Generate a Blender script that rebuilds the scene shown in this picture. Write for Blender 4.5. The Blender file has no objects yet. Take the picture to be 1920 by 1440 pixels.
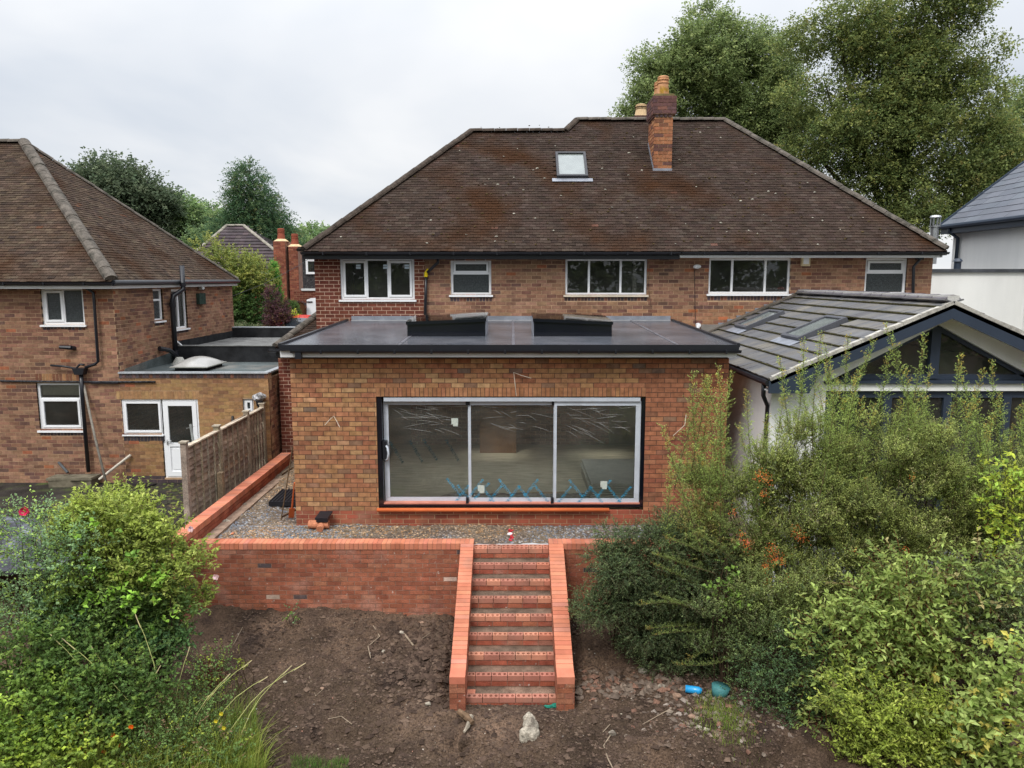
import bpy, bmesh, math, random
import numpy as np
from mathutils import Vector, Matrix
random.seed(7); np.random.seed(7)
RNG = np.random.default_rng(7)
sc = bpy.context.scene
C = sc.collection
R = math.radians

# ---------------- camera ----------------
H = 6.0                      # camera height; house planes are at fixed distances along +Y
F = 1400.0; PITCH = math.atan(197/1400.0)
cam = bpy.data.objects.new('camera', bpy.data.cameras.new('camera')); C.objects.link(cam)
cam.location = (0, 0, H); cam.rotation_euler = (math.pi/2 - PITCH, 0, 0)
cam.data.sensor_width = 36; cam.data.lens = F/1920*36
cam.data.clip_end = 2000; cam.data.clip_start = 0.1
sc.camera = cam
# ---------------- sky and sun ----------------
SUN_EL, SUN_AZ = R(52), R(205)      # soft sun through cloud, behind and left of the camera
w = bpy.data.worlds.new('World'); sc.world = w; w.use_nodes = True
nt = w.node_tree; N = nt.nodes; L = nt.links; N.clear()
def nn(t, **k):
    n = N.new(t)
    for a, b in k.items(): setattr(n, a, b)
    return n
sky = nn('ShaderNodeTexSky', sky_type='NISHITA', sun_disc=False, sun_elevation=SUN_EL, sun_rotation=SUN_AZ)
bg1 = nn('ShaderNodeBackground'); bg1.inputs[1].default_value = 0.06; L.new(sky.outputs[0], bg1.inputs[0])
tc = nn('ShaderNodeTexCoord'); sep = nn('ShaderNodeSeparateXYZ'); L.new(tc.outputs['Generated'], sep.inputs[0])
mx = nn('ShaderNodeMath', operation='MAXIMUM'); L.new(sep.outputs[2], mx.inputs[0]); mx.inputs[1].default_value = 0.0
ad = nn('ShaderNodeMath', operation='ADD'); L.new(mx.outputs[0], ad.inputs[0]); ad.inputs[1].default_value = 0.22
dx = nn('ShaderNodeMath', operation='DIVIDE'); L.new(sep.outputs[0], dx.inputs[0]); L.new(ad.outputs[0], dx.inputs[1])
dy = nn('ShaderNodeMath', operation='DIVIDE'); L.new(sep.outputs[1], dy.inputs[0]); L.new(ad.outputs[0], dy.inputs[1])
cb = nn('ShaderNodeCombineXYZ'); L.new(dx.outputs[0], cb.inputs[0]); L.new(dy.outputs[0], cb.inputs[1])
nz = nn('ShaderNodeTexNoise'); nz.inputs['Scale'].default_value = 0.75; nz.inputs['Detail'].default_value = 5; nz.inputs['Roughness'].default_value = .5
nz.inputs['Distortion'].default_value = .35
L.new(cb.outputs[0], nz.inputs['Vector'])
cr = nn('ShaderNodeValToRGB'); e = cr.color_ramp.elements
e[0].position = .36; e[0].color = (.54, .58, .64, 1); e[1].position = .62; e[1].color = (.75, .755, .765, 1)
L.new(nz.outputs[0], cr.inputs[0])
pw = nn('ShaderNodeMath', operation='POWER'); L.new(mx.outputs[0], pw.inputs[0]); pw.inputs[1].default_value = 2.6
gr = nn('ShaderNodeMath', operation='MULTIPLY_ADD'); L.new(pw.outputs[0], gr.inputs[0]); gr.inputs[1].default_value = 3.0; gr.inputs[2].default_value = .86
bg2 = nn('ShaderNodeBackground'); L.new(cr.outputs[0], bg2.inputs[0]); L.new(gr.outputs[0], bg2.inputs[1])
mixs = nn('ShaderNodeMixShader'); mixs.inputs[0].default_value = .92
L.new(bg1.outputs[0], mixs.inputs[1]); L.new(bg2.outputs[0], mixs.inputs[2])
wo = nn('ShaderNodeOutputWorld'); L.new(mixs.outputs[0], wo.inputs[0])
sl = bpy.data.lights.new('sun', 'SUN'); sl.energy = 1.3; sl.angle = R(14); sl.color = (1, .96, .9)
so = bpy.data.objects.new('sun', sl); C.objects.link(so)
so.rotation_euler = (math.pi/2 - SUN_EL, 0, math.pi - SUN_AZ + math.pi) if False else (0, 0, 0)
sdir = Vector((math.sin(SUN_AZ)*math.cos(SUN_EL), math.cos(SUN_AZ)*math.cos(SUN_EL), math.sin(SUN_EL)))
so.rotation_euler = sdir.to_track_quat('Z', 'Y').to_euler()
sc.view_settings.view_transform = 'Standard'; sc.view_settings.look = 'None'
sc.view_settings.exposure = 0.58; sc.view_settings.gamma = 1; sc.view_settings.use_curve_mapping = False
sc.cycles.max_bounces = 8; sc.cycles.transparent_max_bounces = 12

# ---------------- helpers ----------------
CF = Vector((0, math.cos(PITCH), -math.sin(PITCH))); CU = Vector((0, math.sin(PITCH), math.cos(PITCH))); CO = Vector((0, 0, H))
def ray(px, py): return CF + Vector(((px-960)/F, 0, 0)) + CU*((720-py)/F)
def at(px, py, d):           # point on the plane y = d (surveyed from the photograph)
    r = ray(px, py); return CO + r*(d/r.y)
def atx(px, py, X):
    r = ray(px, py); return CO + r*(X/r.x)
def atz(px, py, z):
    r = ray(px, py); return CO + r*((z-H)/r.z)
def atp(px, py, P, n):
    r = ray(px, py); return CO + r*((Vector(P)-CO).dot(n)/r.dot(n))

MATS = {}
def mat(name, col=(.5, .5, .5), rough=.85, var=.25, scale=4, fine=.15, fscale=60, bump=.25, bscale=90, tint=False,
        spec=.12, metal=0, low=0, patch=None, pscale=1.2, plo=.5, phi=.65, trans=0, stretch=None, bdist=.01, patch2=None, p2scale=3, p2lo=.55, p2hi=.7, objrand=0):
    m = bpy.data.materials.new(name); m.use_nodes = True; MATS[name] = m
    t = m.node_tree; n = t.nodes; l = t.links; n.clear()
    out = n.new('ShaderNodeOutputMaterial'); b = n.new('ShaderNodeBsdfPrincipled')
    geo = n.new('ShaderNodeNewGeometry'); vec = geo.outputs['Position']
    if stretch:
        mp = n.new('ShaderNodeMapping'); mp.inputs['Scale'].default_value = stretch; l.new(vec, mp.inputs[0]); vec = mp.outputs[0]
    def noise(s, d=3, v=None):
        x = n.new('ShaderNodeTexNoise'); x.inputs['Scale'].default_value = s; x.inputs['Detail'].default_value = d; l.new(v or vec, x.inputs['Vector']); return x
    def mrange(o, a, bb, lo=.3, hi=.7):
        x = n.new('ShaderNodeMapRange'); x.inputs[1].default_value = lo; x.inputs[2].default_value = hi
        x.inputs[3].default_value = a; x.inputs[4].default_value = bb; l.new(o, x.inputs[0]); return x.outputs[0]
    def mult(c, f):
        x = n.new('ShaderNodeVectorMath'); x.operation = 'SCALE'; l.new(c, x.inputs[0]); l.new(f, x.inputs['Scale']); return x.outputs[0]
    def mixc(f, a, bcol):
        x = n.new('ShaderNodeMix'); x.data_type = 'RGBA'; l.new(f, x.inputs[0]); l.new(a, x.inputs[6]); x.inputs[7].default_value = (*bcol, 1); return x.outputs[2]
    if tint:
        a = n.new('ShaderNodeAttribute'); a.attribute_name = 'tint'; c = a.outputs['Color']
    else:
        rgb = n.new('ShaderNodeRGB'); rgb.outputs[0].default_value = (*col, 1); c = rgb.outputs[0]
    if patch: c = mixc(mrange(noise(pscale, 6).outputs[0], 0, 1, plo, phi), c, patch)
    if patch2: c = mixc(mrange(noise(p2scale, 6).outputs[0], 0, 1, p2lo, p2hi), c, patch2)
    if low: c = mult(c, mrange(noise(.55, 5).outputs[0], 1-low, 1+low))
    if var: c = mult(c, mrange(noise(scale, 4).outputs[0], 1-var, 1+var))
    if fine: c = mult(c, mrange(noise(fscale, 2).outputs[0], 1-fine, 1+fine))
    if objrand:
        oi = n.new('ShaderNodeObjectInfo'); c = mult(c, mrange(oi.outputs['Random'], 1-objrand, 1+objrand, 0, 1))
    l.new(c, b.inputs['Base Color'])
    b.inputs['Roughness'].default_value = rough; b.inputs['Metallic'].default_value = metal
    b.inputs['Specular IOR Level'].default_value = spec
    if bump:
        bp = n.new('ShaderNodeBump'); bp.inputs['Strength'].default_value = bump; bp.inputs['Distance'].default_value = bdist
        l.new(noise(bscale, 4).outputs[0], bp.inputs['Height']); l.new(bp.outputs[0], b.inputs['Normal'])
    if trans:
        tr = n.new('ShaderNodeBsdfTranslucent'); ms = n.new('ShaderNodeMixShader'); ms.inputs[0].default_value = trans
        l.new(mult(c, mrange(c, 1.25, 1.25)), tr.inputs[0]); l.new(b.outputs[0], ms.inputs[1]); l.new(tr.outputs[0], ms.inputs[2]); l.new(ms.outputs[0], out.inputs[0])
    else: l.new(b.outputs[0], out.inputs[0])
    return m
def glass(name, tintc=(.9, .95, .92), refl=1.0, rough=0.0, dust_haze=0.0):
    m = bpy.data.materials.new(name); m.use_nodes = True; MATS[name] = m
    t = m.node_tree; n = t.nodes; l = t.links; n.clear()
    out = n.new('ShaderNodeOutputMaterial'); tr = n.new('ShaderNodeBsdfTransparent'); tr.inputs[0].default_value = (*tintc, 1)
    g = n.new('ShaderNodeBsdfGlossy'); g.inputs['Roughness'].default_value = rough; fr = n.new('ShaderNodeFresnel'); fr.inputs[0].default_value = 1.5
    mu = n.new('ShaderNodeMath'); mu.operation = 'MULTIPLY'; mu.inputs[1].default_value = refl; l.new(fr.outputs[0], mu.inputs[0])
    ms = n.new('ShaderNodeMixShader'); l.new(mu.outputs[0], ms.inputs[0]); l.new(tr.outputs[0], ms.inputs[1]); l.new(g.outputs[0], ms.inputs[2])
    if dust_haze:      # film on the doors, plus diffuse haze mixed in to lift dark panes
        df = n.new('ShaderNodeBsdfDiffuse'); df.inputs[0].default_value = (.62, .64, .58, 1); m3 = n.new('ShaderNodeMixShader')
        nz_ = n.new('ShaderNodeTexNoise'); nz_.inputs['Scale'].default_value = 1.6; nz_.inputs['Detail'].default_value = 5; mr = n.new('ShaderNodeMapRange'); mr.inputs[1].default_value = .3; mr.inputs[2].default_value = .7; mr.inputs[3].default_value = dust_haze*.5; mr.inputs[4].default_value = dust_haze*1.5
        gg = n.new('ShaderNodeNewGeometry'); l.new(gg.outputs['Position'], nz_.inputs['Vector']); l.new(nz_.outputs[0], mr.inputs[0]); l.new(mr.outputs[0], m3.inputs[0]); l.new(ms.outputs[0], m3.inputs[1]); l.new(df.outputs[0], m3.inputs[2]); l.new(m3.outputs[0], out.inputs[0])
    else: l.new(ms.outputs[0], out.inputs[0])
    return m

brickm = mat('fired_brick', tint=True, low=.22, rough=.9, var=.22, scale=14, fine=.22, fscale=120, bump=.45, bscale=120, bdist=.004)
brick_mottle = mat('mottled_brick', tint=True, low=.18, rough=.88, var=.28, scale=9, fine=.2, fscale=110, bump=.4, bscale=120, bdist=.004)
brick_sm = mat('smooth_red_brick', tint=True, low=.12, patch=(.30, .17, .12), pscale=2.6, plo=.56, phi=.85, rough=.85, var=.2, scale=3, fine=.08, fscale=120, bump=.15, bscale=150, bdist=.002)
brick_ret = mat('weathered_red_brick', tint=True, rough=.9, var=.22, scale=9, fine=.25, fscale=90, bump=.7, bscale=55, bdist=.008, patch=(.40, .24, .19), pscale=1.6, plo=.56, phi=.85, patch2=(.46, .36, .31), p2scale=17, p2lo=.66, p2hi=.74, low=.2)
mort_old = mat('buff_mortar', (.43, .29, .18), var=.2, scale=5)
mort_new = mat('pale_mortar', (.62, .45, .34), var=.12, scale=5)
mort_ext = mat('brown_mortar', (.12, .07, .05), var=.2, scale=6)
mort_red = mat('red_mortar', (.29, .17, .125), var=.35, scale=6)
tilem = mat('concrete_roof_tile', tint=True, rough=.95, var=.2, scale=2.2, fine=.3, fscale=45, bump=.8, bscale=60, bdist=.012,
            patch=(.040, .017, .007), pscale=.7, plo=.50, phi=.72, patch2=(.20, .18, .15), p2scale=22, p2lo=.70, p2hi=.78)
tile_dark = mat('dark_roof_underlay', (.012, .010, .009), rough=1, var=.2)
tile_grey = mat('grey_concrete_tile', tint=True, low=.15, rough=.6, var=.16, scale=3, fine=.1, fscale=40, bump=.2, bscale=60, spec=.4, stretch=(1, 1, 1), patch=(.19, .17, .135), pscale=1.4, plo=.5, phi=.75)
ridgem = mat('mortar_ridge', (.11, .095, .08), var=.35, scale=7, fine=.3, bump=.8, bscale=40, patch=(.06, .055, .045), pscale=5)
upvc = mat('white_upvc', (.84, .85, .87), rough=.35, var=.03, fine=.0, bump=0, spec=.5)
fasc = mat('white_fascia', (.62, .63, .63), rough=.4, var=.08, scale=2, fine=.05, bump=0)
black = mat('black_plastic', (.012, .013, .018), rough=.35, var=.1, fine=0, bump=0, spec=.5)
blackg = mat('gloss_black', (.006, .007, .012), rough=.1, var=0, fine=0, bump=.05, bscale=3, spec=.6)
alu = mat('protective_taped_aluminium', (.50, .54, .60), rough=.4, var=.08, scale=6, fine=.05, bump=.05)
anth = mat('anthracite_frame', (.030, .042, .065), rough=.4, var=.08, fine=0, bump=0, spec=.4)
membrane = mat('grey_roof_membrane', (.068, .073, .086), rough=.24, var=.3, scale=1.2, fine=.25, fscale=120, bump=.3, bscale=200, bdist=.003, spec=.6, patch=(.10, .10, .112), pscale=.8, plo=.42, phi=.62)
leadm = mat('lead_flashing', (.22, .235, .27), rough=.45, var=.2, scale=5, bump=.2, bscale=20, spec=.4)
render_w = mat('white_render', (.78, .78, .76), rough=.9, low=.05, var=.03, scale=2.5, stretch=(2, 2, .5), fine=.03, bump=.1)
darkroom = mat('dark_interior', (.22, .20, .18), rough=.9, var=.2)
plaster = mat('bare_interior_wall', (.24, .19, .14), rough=.9, var=.35, scale=1.3)
screed = mat('interior_screed', (.66, .61, .46), rough=.7, var=.2, scale=2.5, stretch=(1, 4, 1), fine=.18)
glassm = glass('window_glass', (.86, .88, .87), 1.0, dust_haze=.028)
glassd = glass('door_glass', (.97, .98, .96), 1.5, dust_haze=.045)
obsc = mat('obscured_glass', (.035, .042, .045), rough=.25, var=.5, scale=40, fine=.4, fscale=110, bump=.5, bscale=70, spec=.6)
curtain = mat('pale_curtain', (.25, .25, .24), var=.1, scale=12, stretch=(6, 6, .3))
wood_old = mat('weathered_timber', tint=True, rough=.9, var=.35, scale=6, fine=.3, fscale=50, stretch=(1, 1, 1), bump=.5, bscale=40)
soil = mat('bare_soil', (.068, .046, .031), rough=.97, var=.42, scale=1.1, fine=.4, fscale=38, bump=1.0, bscale=45, bdist=.03,
           patch=(.115, .074, .050), pscale=.55, plo=.45, phi=.68, patch2=(.040, .027, .021), p2scale=1.8, p2lo=.5, p2hi=.68)
gravelm = mat('crushed_stone', tint=True, rough=.85, var=.2, scale=20, fine=.2, bump=.3)
gravelbase = mat('gravel_bed', (.13, .10, .08), rough=.95, var=.4, scale=8, fine=.5, fscale=50, bump=1, bscale=60, bdist=.02, patch=(.19, .145, .10), pscale=1.1, plo=.42, phi=.58)
paving = mat('mossy_asphalt', (.035, .030, .026), rough=.95, var=.4, scale=2, fine=.4, bump=.6, bscale=50, patch=(.06, .075, .025), pscale=2.2, plo=.52, phi=.7)
grassfar = mat('rough_grass_ground', (.05, .07, .025), rough=1, var=.4, scale=1.5, fine=.3)
orange_p = mat('orange_plastic', (.62, .15, .05), rough=.4, var=.08, fine=0, bump=0)
clay = mat('fired_clay', (.50, .20, .11), rough=.8, var=.3, scale=12)
stonem = mat('pale_stone', (.34, .30, .24), rough=.95, var=.45, scale=14, fine=.35, fscale=50, bump=1, bscale=25, bdist=.02, patch=(.12, .1, .08), pscale=7)
leafm = mat('leaf', tint=True, rough=.55, var=.12, scale=1.5, fine=0, bump=0, spec=.25, trans=.42)
stemm = mat('stem', tint=True, rough=.9, var=.2, scale=8, fine=0, bump=0)
barkm = mat('bark', (.055, .045, .035), rough=.95, var=.3, scale=4, bump=.8, bscale=14, bdist=.03)

def wl(p):
    v = Vector((0, 0, 0))
    while p is not None: v += p.location; p = p.parent
    return v
def tag(o, label=None, cat=None, group=None, kind=None):
    if label: o['label'] = label
    if cat: o['category'] = cat
    if group: o['group'] = group
    if kind: o['kind'] = kind
    return o
def thing(name, loc, label, cat, group=None):
    o = bpy.data.objects.new(name, None); C.objects.link(o); o.location = loc; o.empty_display_size = .2
    return tag(o, label, cat, group)
def link(name, me, parent=None, label=None, cat=None, group=None, kind=None):
    o = bpy.data.objects.new(name, me); C.objects.link(o)
    if parent is not None: o.parent = parent
    return tag(o, label, cat, group, kind)

class MB:
    def __init__(s): s.v = []; s.f = []; s.t = []
    def quad(s, *p, t=(.5, .5, .5)):
        b = len(s.v); s.v += [tuple(x) for x in p]; s.f.append(tuple(range(b, b+len(p)))); s.t += [t]*len(p); return s
    def ob(s, o, u, v, w_, t=(.5, .5, .5)):     # parallelepiped from corner o and edges
        o = Vector(o); u = Vector(u); v = Vector(v); w_ = Vector(w_); b = len(s.v)
        s.v += [tuple(x) for x in (o, o+u, o+u+v, o+v, o+w_, o+u+w_, o+u+v+w_, o+v+w_)]; s.t += [t]*8
        s.f += [(b+a, b+c, b+d, b+e_) for a, c, d, e_ in ((0, 3, 2, 1), (4, 5, 6, 7), (0, 1, 5, 4), (1, 2, 6, 5), (2, 3, 7, 6), (3, 0, 4, 7))]; return s
    def box(s, x0, x1, y0, y1, z0, z1, t=(.5, .5, .5)):
        return s.ob((x0, y0, z0), (x1-x0, 0, 0), (0, y1-y0, 0), (0, 0, z1-z0), t)
    def prism(s, poly, d, t=(.5, .5, .5)):      # planar polygon extruded by vector d
        b = len(s.v); n = len(poly); d = Vector(d)
        s.v += [tuple(p) for p in poly] + [tuple(Vector(p)+d) for p in poly]; s.t += [t]*(2*n)
        s.f.append(tuple(range(b, b+n))); s.f.append(tuple(range(b+2*n-1, b+n-1, -1)))
        for i in range(n): s.f.append((b+i, b+(i+1) % n, b+n+(i+1) % n, b+n+i))
        return s
    def tube(s, pts, r, n=8, t=(.5, .5, .5), cap=True):
        pts = [Vector(p) for p in pts]; b = len(s.v); rr = r if isinstance(r, (list, tuple)) else [r]*len(pts)
        for i, p in enumerate(pts):
            d = (pts[min(i+1, len(pts)-1)] - pts[max(i-1, 0)]).normalized()
            a = d.orthogonal().normalized() if i == 0 else (a - d*a.dot(d)).normalized(); c = d.cross(a)
            for k in range(n):
                q = 2*math.pi*k/n; s.v.append(tuple(p + (a*math.cos(q)+c*math.sin(q))*rr[i])); s.t.append(t)
        for i in range(len(pts)-1):
            for k in range(n):
                s.f.append((b+i*n+k, b+i*n+(k+1) % n, b+(i+1)*n+(k+1) % n, b+(i+1)*n+k))
        if cap:
            s.f.append(tuple(b+k for k in range(n-1, -1, -1))); s.f.append(tuple(b+(len(pts)-1)*n+k for k in range(n)))
        return s
    def blob(s, c, r, seed=0, t=(.5, .5, .5), rough=.25, sub=2):
        bm = bmesh.new(); bmesh.ops.create_icosphere(bm, subdivisions=sub, radius=1); rg = random.Random(seed); b = len(s.v)
        ph = [(rg.uniform(1, 4), rg.uniform(0, 6), rg.uniform(1, 4), rg.uniform(0, 6)) for _ in range(4)]
        for v in bm.verts:
            k = 1 + rough*sum(math.sin(v.co.x*a+bb+v.co.z*2)*math.sin(v.co.y*c_+d_+v.co.z) for a, bb, c_, d_ in ph)/2 + rg.uniform(-.1, .1)*rough*2
            s.v.append((c[0]+v.co.x*r[0]*k, c[1]+v.co.y*r[1]*k, c[2]+v.co.z*r[2]*k)); s.t.append(t)
        for f in bm.faces: s.f.append(tuple(b+v.index for v in f.verts))
        bm.free(); return s
    def build(s, name, m, parent=None, label=None, cat=None, group=None, kind=None, smooth=False):
        off = wl(parent) if parent is not None else Vector((0, 0, 0)); me = bpy.data.meshes.new(name)
        loc = Vector((0, 0, 0))
        if parent is None and s.v:
            a = np.array(s.v); loc = Vector(((a[:, 0].min()+a[:, 0].max())/2, (a[:, 1].min()+a[:, 1].max())/2, a[:, 2].min())); off = loc
        me.from_pydata([(x-off.x, y-off.y, z-off.z) for x, y, z in s.v], [], s.f)
        a = me.attributes.new('tint', 'FLOAT_COLOR', 'POINT'); a.data.foreach_set('color', np.array([(*c, 1) for c in s.t], dtype=np.float32).ravel())
        me.materials.append(m)
        if smooth: me.polygons.foreach_set('use_smooth', [True]*len(me.polygons))
        me.update(); o = link(name, me, parent, label, cat, group, kind); o.location = loc; return o

def arrmesh(name, V, Fq, T, m, parent=None, label=None, cat=None, group=None, kind=None, smooth=False):
    """numpy verts (n,3), faces (m,k), tints (n,3)"""
    off = np.array(wl(parent)) if parent is not None else np.array([V[:, 0].mean(), V[:, 1].mean(), V[:, 2].min()])
    me = bpy.data.meshes.new(name); k = Fq.shape[1]
    me.vertices.add(len(V)); me.vertices.foreach_set('co', (V-off).astype(np.float32).ravel())
    me.loops.add(Fq.size); me.loops.foreach_set('vertex_index', Fq.astype(np.int32).ravel())
    me.polygons.add(len(Fq)); me.polygons.foreach_set('loop_start', np.arange(0, Fq.size, k, dtype=np.int32))
    me.polygons.foreach_set('loop_total', np.full(len(Fq), k, dtype=np.int32))
    me.polygons.foreach_set('use_smooth', np.full(len(Fq), bool(smooth)))
    me.update(calc_edges=True)
    a = me.attributes.new('tint', 'FLOAT_COLOR', 'POINT'); a.data.foreach_set('color', np.hstack([T, np.ones((len(T), 1))]).astype(np.float32).ravel())
    me.materials.append(m); o = link(name, me, parent, label, cat, group, kind)
    if parent is None: o.location = Vector(off)
    return o

BOXF = np.array([(0, 3, 2, 1), (4, 5, 6, 7), (0, 1, 5, 4), (1, 2, 6, 5), (2, 3, 7, 6), (3, 0, 4, 7)])
class Pieces:
    """Many small boxes of one part: the nobj biggest in view become objects of their own, the rest one mesh."""
    def __init__(s): s.a = []
    def add(s, o, u, v, w_, t, std=False): s.a.append((Vector(o), Vector(u), Vector(v), Vector(w_), t, std))
    def build(s, name, m, parent, nobj=300, score=None, rest=None, vis=None):
        score = score or (lambda c: (c-CO).length)
        cen = [p[0]+(p[1]+p[2]+p[3])/2 for p in s.a]
        cand = sorted([i for i, p in enumerate(s.a) if p[5] and (vis is None or vis(cen[i]))], key=lambda i: score(cen[i]))[:nobj]
        pool = {}; base = wl(parent); chosen = set(cand)
        for i in cand:
            o, u, v, w_, t, _ = s.a[i]
            key = (round(u.length, 3), round(v.length, 3), round(w_.length, 3)); L_ = pool.setdefault(key, [])
            best = min(L_, key=lambda q: sum((a-b)**2 for a, b in zip(q[0], t)), default=None)
            if best is None or (len(L_) < 24 and sum((a-b)**2 for a, b in zip(best[0], t)) > .00012):
                b = MB(); b.ob((-u.length/2, -v.length/2, -w_.length/2), (u.length, 0, 0), (0, v.length, 0), (0, 0, w_.length), t)
                me = bpy.data.meshes.new(name); me.from_pydata(b.v, [], b.f)
                a = me.attributes.new('tint', 'FLOAT_COLOR', 'POINT'); a.data.foreach_set('color', np.array([(*c, 1) for c in b.t], dtype=np.float32).ravel())
                me.materials.append(m); best = (t, me); L_.append(best)
            ob_ = bpy.data.objects.new(name, best[1]); C.objects.link(ob_); ob_.parent = parent
            x = u.normalized(); y = (v - x*v.dot(x)).normalized(); z = x.cross(y)
            if z.dot(w_) < 0: z = -z; x = -x     # keep right-handed
            M_ = Matrix((x, y, z)).transposed().to_4x4()
            if M_.determinant() < 0: x = -x; M_ = Matrix((x, y, z)).transposed().to_4x4()
            M_.translation = cen[i]-base; ob_.matrix_local = M_
        r = [p for i, p in enumerate(s.a) if i not in chosen]
        if r:
            O = np.array([p[0] for p in r]); U = np.array([p[1] for p in r]); V_ = np.array([p[2] for p in r]); W_ = np.array([p[3] for p in r])
            V = np.stack([O, O+U, O+U+V_, O+V_, O+W_, O+U+W_, O+U+V_+W_, O+V_+W_], 1).reshape(-1, 3)
            Fq = (BOXF[None]+8*np.arange(len(r))[:, None, None]).reshape(-1, 4)
            T = np.repeat(np.array([p[4] for p in r]), 8, 0)
            arrmesh(rest or name+'work', V, Fq, T, m, parent, kind='stuff')

def jit(c, a=.1, b=.05):
    k = 1+random.uniform(-a, a); return tuple(max(.003, x*k*(1+random.uniform(-b, b))) for x in c)
def pick(pal, a=.1, b=.04):
    ws = [p[0] for p in pal]; return jit(random.choices(pal, ws)[0][1], a, b)

def spans(W, ops, v):
    iv = [(0, W)]
    for a, b, c, d in ops:
        if c < v < d:
            nx = []
            for p, q in iv:
                if b <= p or a >= q: nx.append((p, q)); continue
                if a > p: nx.append((p, a))
                if b < q: nx.append((b, q))
            iv = nx
    return iv
def wall_panel(mb, o, u, n, W, Hh, ops, th, rec=.004, ins=0):
    us = sorted({0, W, *[x for q in ops for x in q[:2]]}); vs = sorted({0, Hh, *[x for q in ops for x in q[2:]]})
    us = [x for x in us if 0 <= x <= W]; vs = [x for x in vs if 0 <= x <= Hh]
    for j in range(len(vs)-1):
        run = None
        for i in range(len(us)-1):
            cu, cv = (us[i]+us[i+1])/2, (vs[j]+vs[j+1])/2
            solid = not any(a < cu < b and c < cv < d for a, b, c, d in ops)
            if solid: run = (us[i] if run is None else run[0], us[i+1])
            if (not solid or i == len(us)-2) and run:
                if ins: run = (max(run[0], .02), min(run[1], W-.02))
                mb.ob(o+u*run[0]+Vector((0, 0, vs[j]))-n*rec, u*(run[1]-run[0]), Vector((0, 0, vs[j+1]-vs[j])), -n*th); run = None
def brickwall(parent, o, u, n, W, Hh, Lb, cH, ops, tf, mb_, mm, j=.010, th=.24, nobj=300, vis=None, solid=(), off=0.0, name='brick', wallname='wall', rest='brickwork', depth=.06, score=None, panel=True, ins=0.0):
    """ops: openings (u0,u1,v0,v1); solid: (u0,u1,v0,v1,pitch,tintf) bands of upright bricks"""
    o = Vector(o); u = Vector(u).normalized(); n = Vector(n).normalized(); P = Pieces(); Z = Vector((0, 0, 1))
    if panel:
        b = MB(); wall_panel(b, o, u, n, W, Hh, list(ops), th, ins=ins); b.build(wallname, mm, parent)
    for a, b_, c, d, pit, tf2 in solid:
        k = max(1, round((b_-a)/pit)); w_ = (b_-a)/k
        for i in range(k):
            P.add(o+u*(a+i*w_+j/2)+Z*(c+j/2)+n*random.uniform(0, .002), u*(w_-j), Z*(d-c-j), -n*depth, tf2(a+i*w_, c), True)
    rows = int(math.ceil(Hh/cH)); allops = list(ops)+[s[:4] for s in solid]
    for r in range(rows):
        v0 = r*cH; v1 = min(v0+cH-j, Hh)
        if v1-v0 < .02: continue
        for p, q in spans(W, allops, (v0+v1)/2):
            p = max(p, ins); q = min(q, W-ins)
            st = math.floor((p-off)/Lb)*Lb+off + (-(Lb/2) if r % 2 else 0); x = st
            while x < q:
                a = max(x, p); b_ = min(x+Lb-j, q)
                if b_-a > .012:
                    P.add(o+u*a+Z*(v0+random.uniform(-.0015, .0015))+n*random.uniform(-.001, .003), u*(b_-a), Z*(v1-v0), -n*depth, tf((a+b_)/2, v0), b_-a > Lb*.9-j)
                x += Lb
    P.build(name, mb_, parent, nobj, score, rest, vis)

def window(parent, y, px, rows, name='window', sill=True, fw=.055, glassmat=None, recess=.05, sillmat=None, frame_m=None, label=None, stay=.0):
    """rear-facing window in the plane y; px = (X0,X1,Z0,Z1); rows = list of (z-fraction split, [x fractions], material list or None)"""
    X0, X1, Z0, Z1 = px; fm = frame_m or upvc; g = glassmat or glassm
    f = MB(); ya = y+recess; yb = ya+.07
    f.box(X0, X1, ya, yb, Z1-fw, Z1).box(X0, X1, ya, yb, Z0, Z0+fw).box(X0, X0+fw, ya, yb, Z0+fw, Z1-fw).box(X1-fw, X1, ya, yb, Z0+fw, Z1-fw)
    fo = f.build(name, fm, parent, label=label)
    z0 = Z0+fw; zt = Z1-fw; hh = zt-z0
    for ri, (fr0, fr1, cols, mats) in enumerate(rows):
        za = z0+hh*fr0; zb = z0+hh*fr1
        if fr0 > 0: q = MB(); q.box(X0+fw, X1-fw, ya+.002, yb-.002, za-.025, za+.025); q.build('transom', fm, fo)
        xs = [0]+list(cols)+[1]
        for i in range(len(xs)-1):
            xa = X0+fw+(X1-X0-2*fw)*xs[i]; xb = X0+fw+(X1-X0-2*fw)*xs[i+1]
            if xs[i] > 0: q = MB(); q.box(xa-.025, xa+.025, ya-.001, yb-.003, za, zb); q.build('mullion', fm, fo)
            mi = mats[i] if mats else 'f'
            cs = .05 if 'c' in mi else .012
            if 'c' in mi:
                q = MB(); yc = ya-.015; a, b, c, d = xa+.01, xb-.01, za+.01, zb-.01
                q.box(a, b, yc, ya+.03, d-cs, d).box(a, b, yc, ya+.03, c, c+cs).box(a, a+cs, yc, ya+.03, c+cs, d-cs).box(b-cs, b, yc, ya+.03, c+cs, d-cs); q.build('casement', fm, fo)
            q = MB(); q.box(xa+.01, xb-.01, ya+.02, ya+.028, za+.01, zb-.01); q.build('pane', obsc if 'o' in mi else g, fo)
            if 'k' in mi:
                q = MB(); q.box(xa, xa+(xb-xa)*.28, ya+.16, ya+.18, za, zb); q.build('curtain', curtain, fo)
    if sill:
        q = MB(); q.box(X0-.04, X1+.04, y-.05, ya+.03, Z0-.045, Z0-.002); q.build('sill', sillmat or fm, fo)
    return fo
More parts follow.
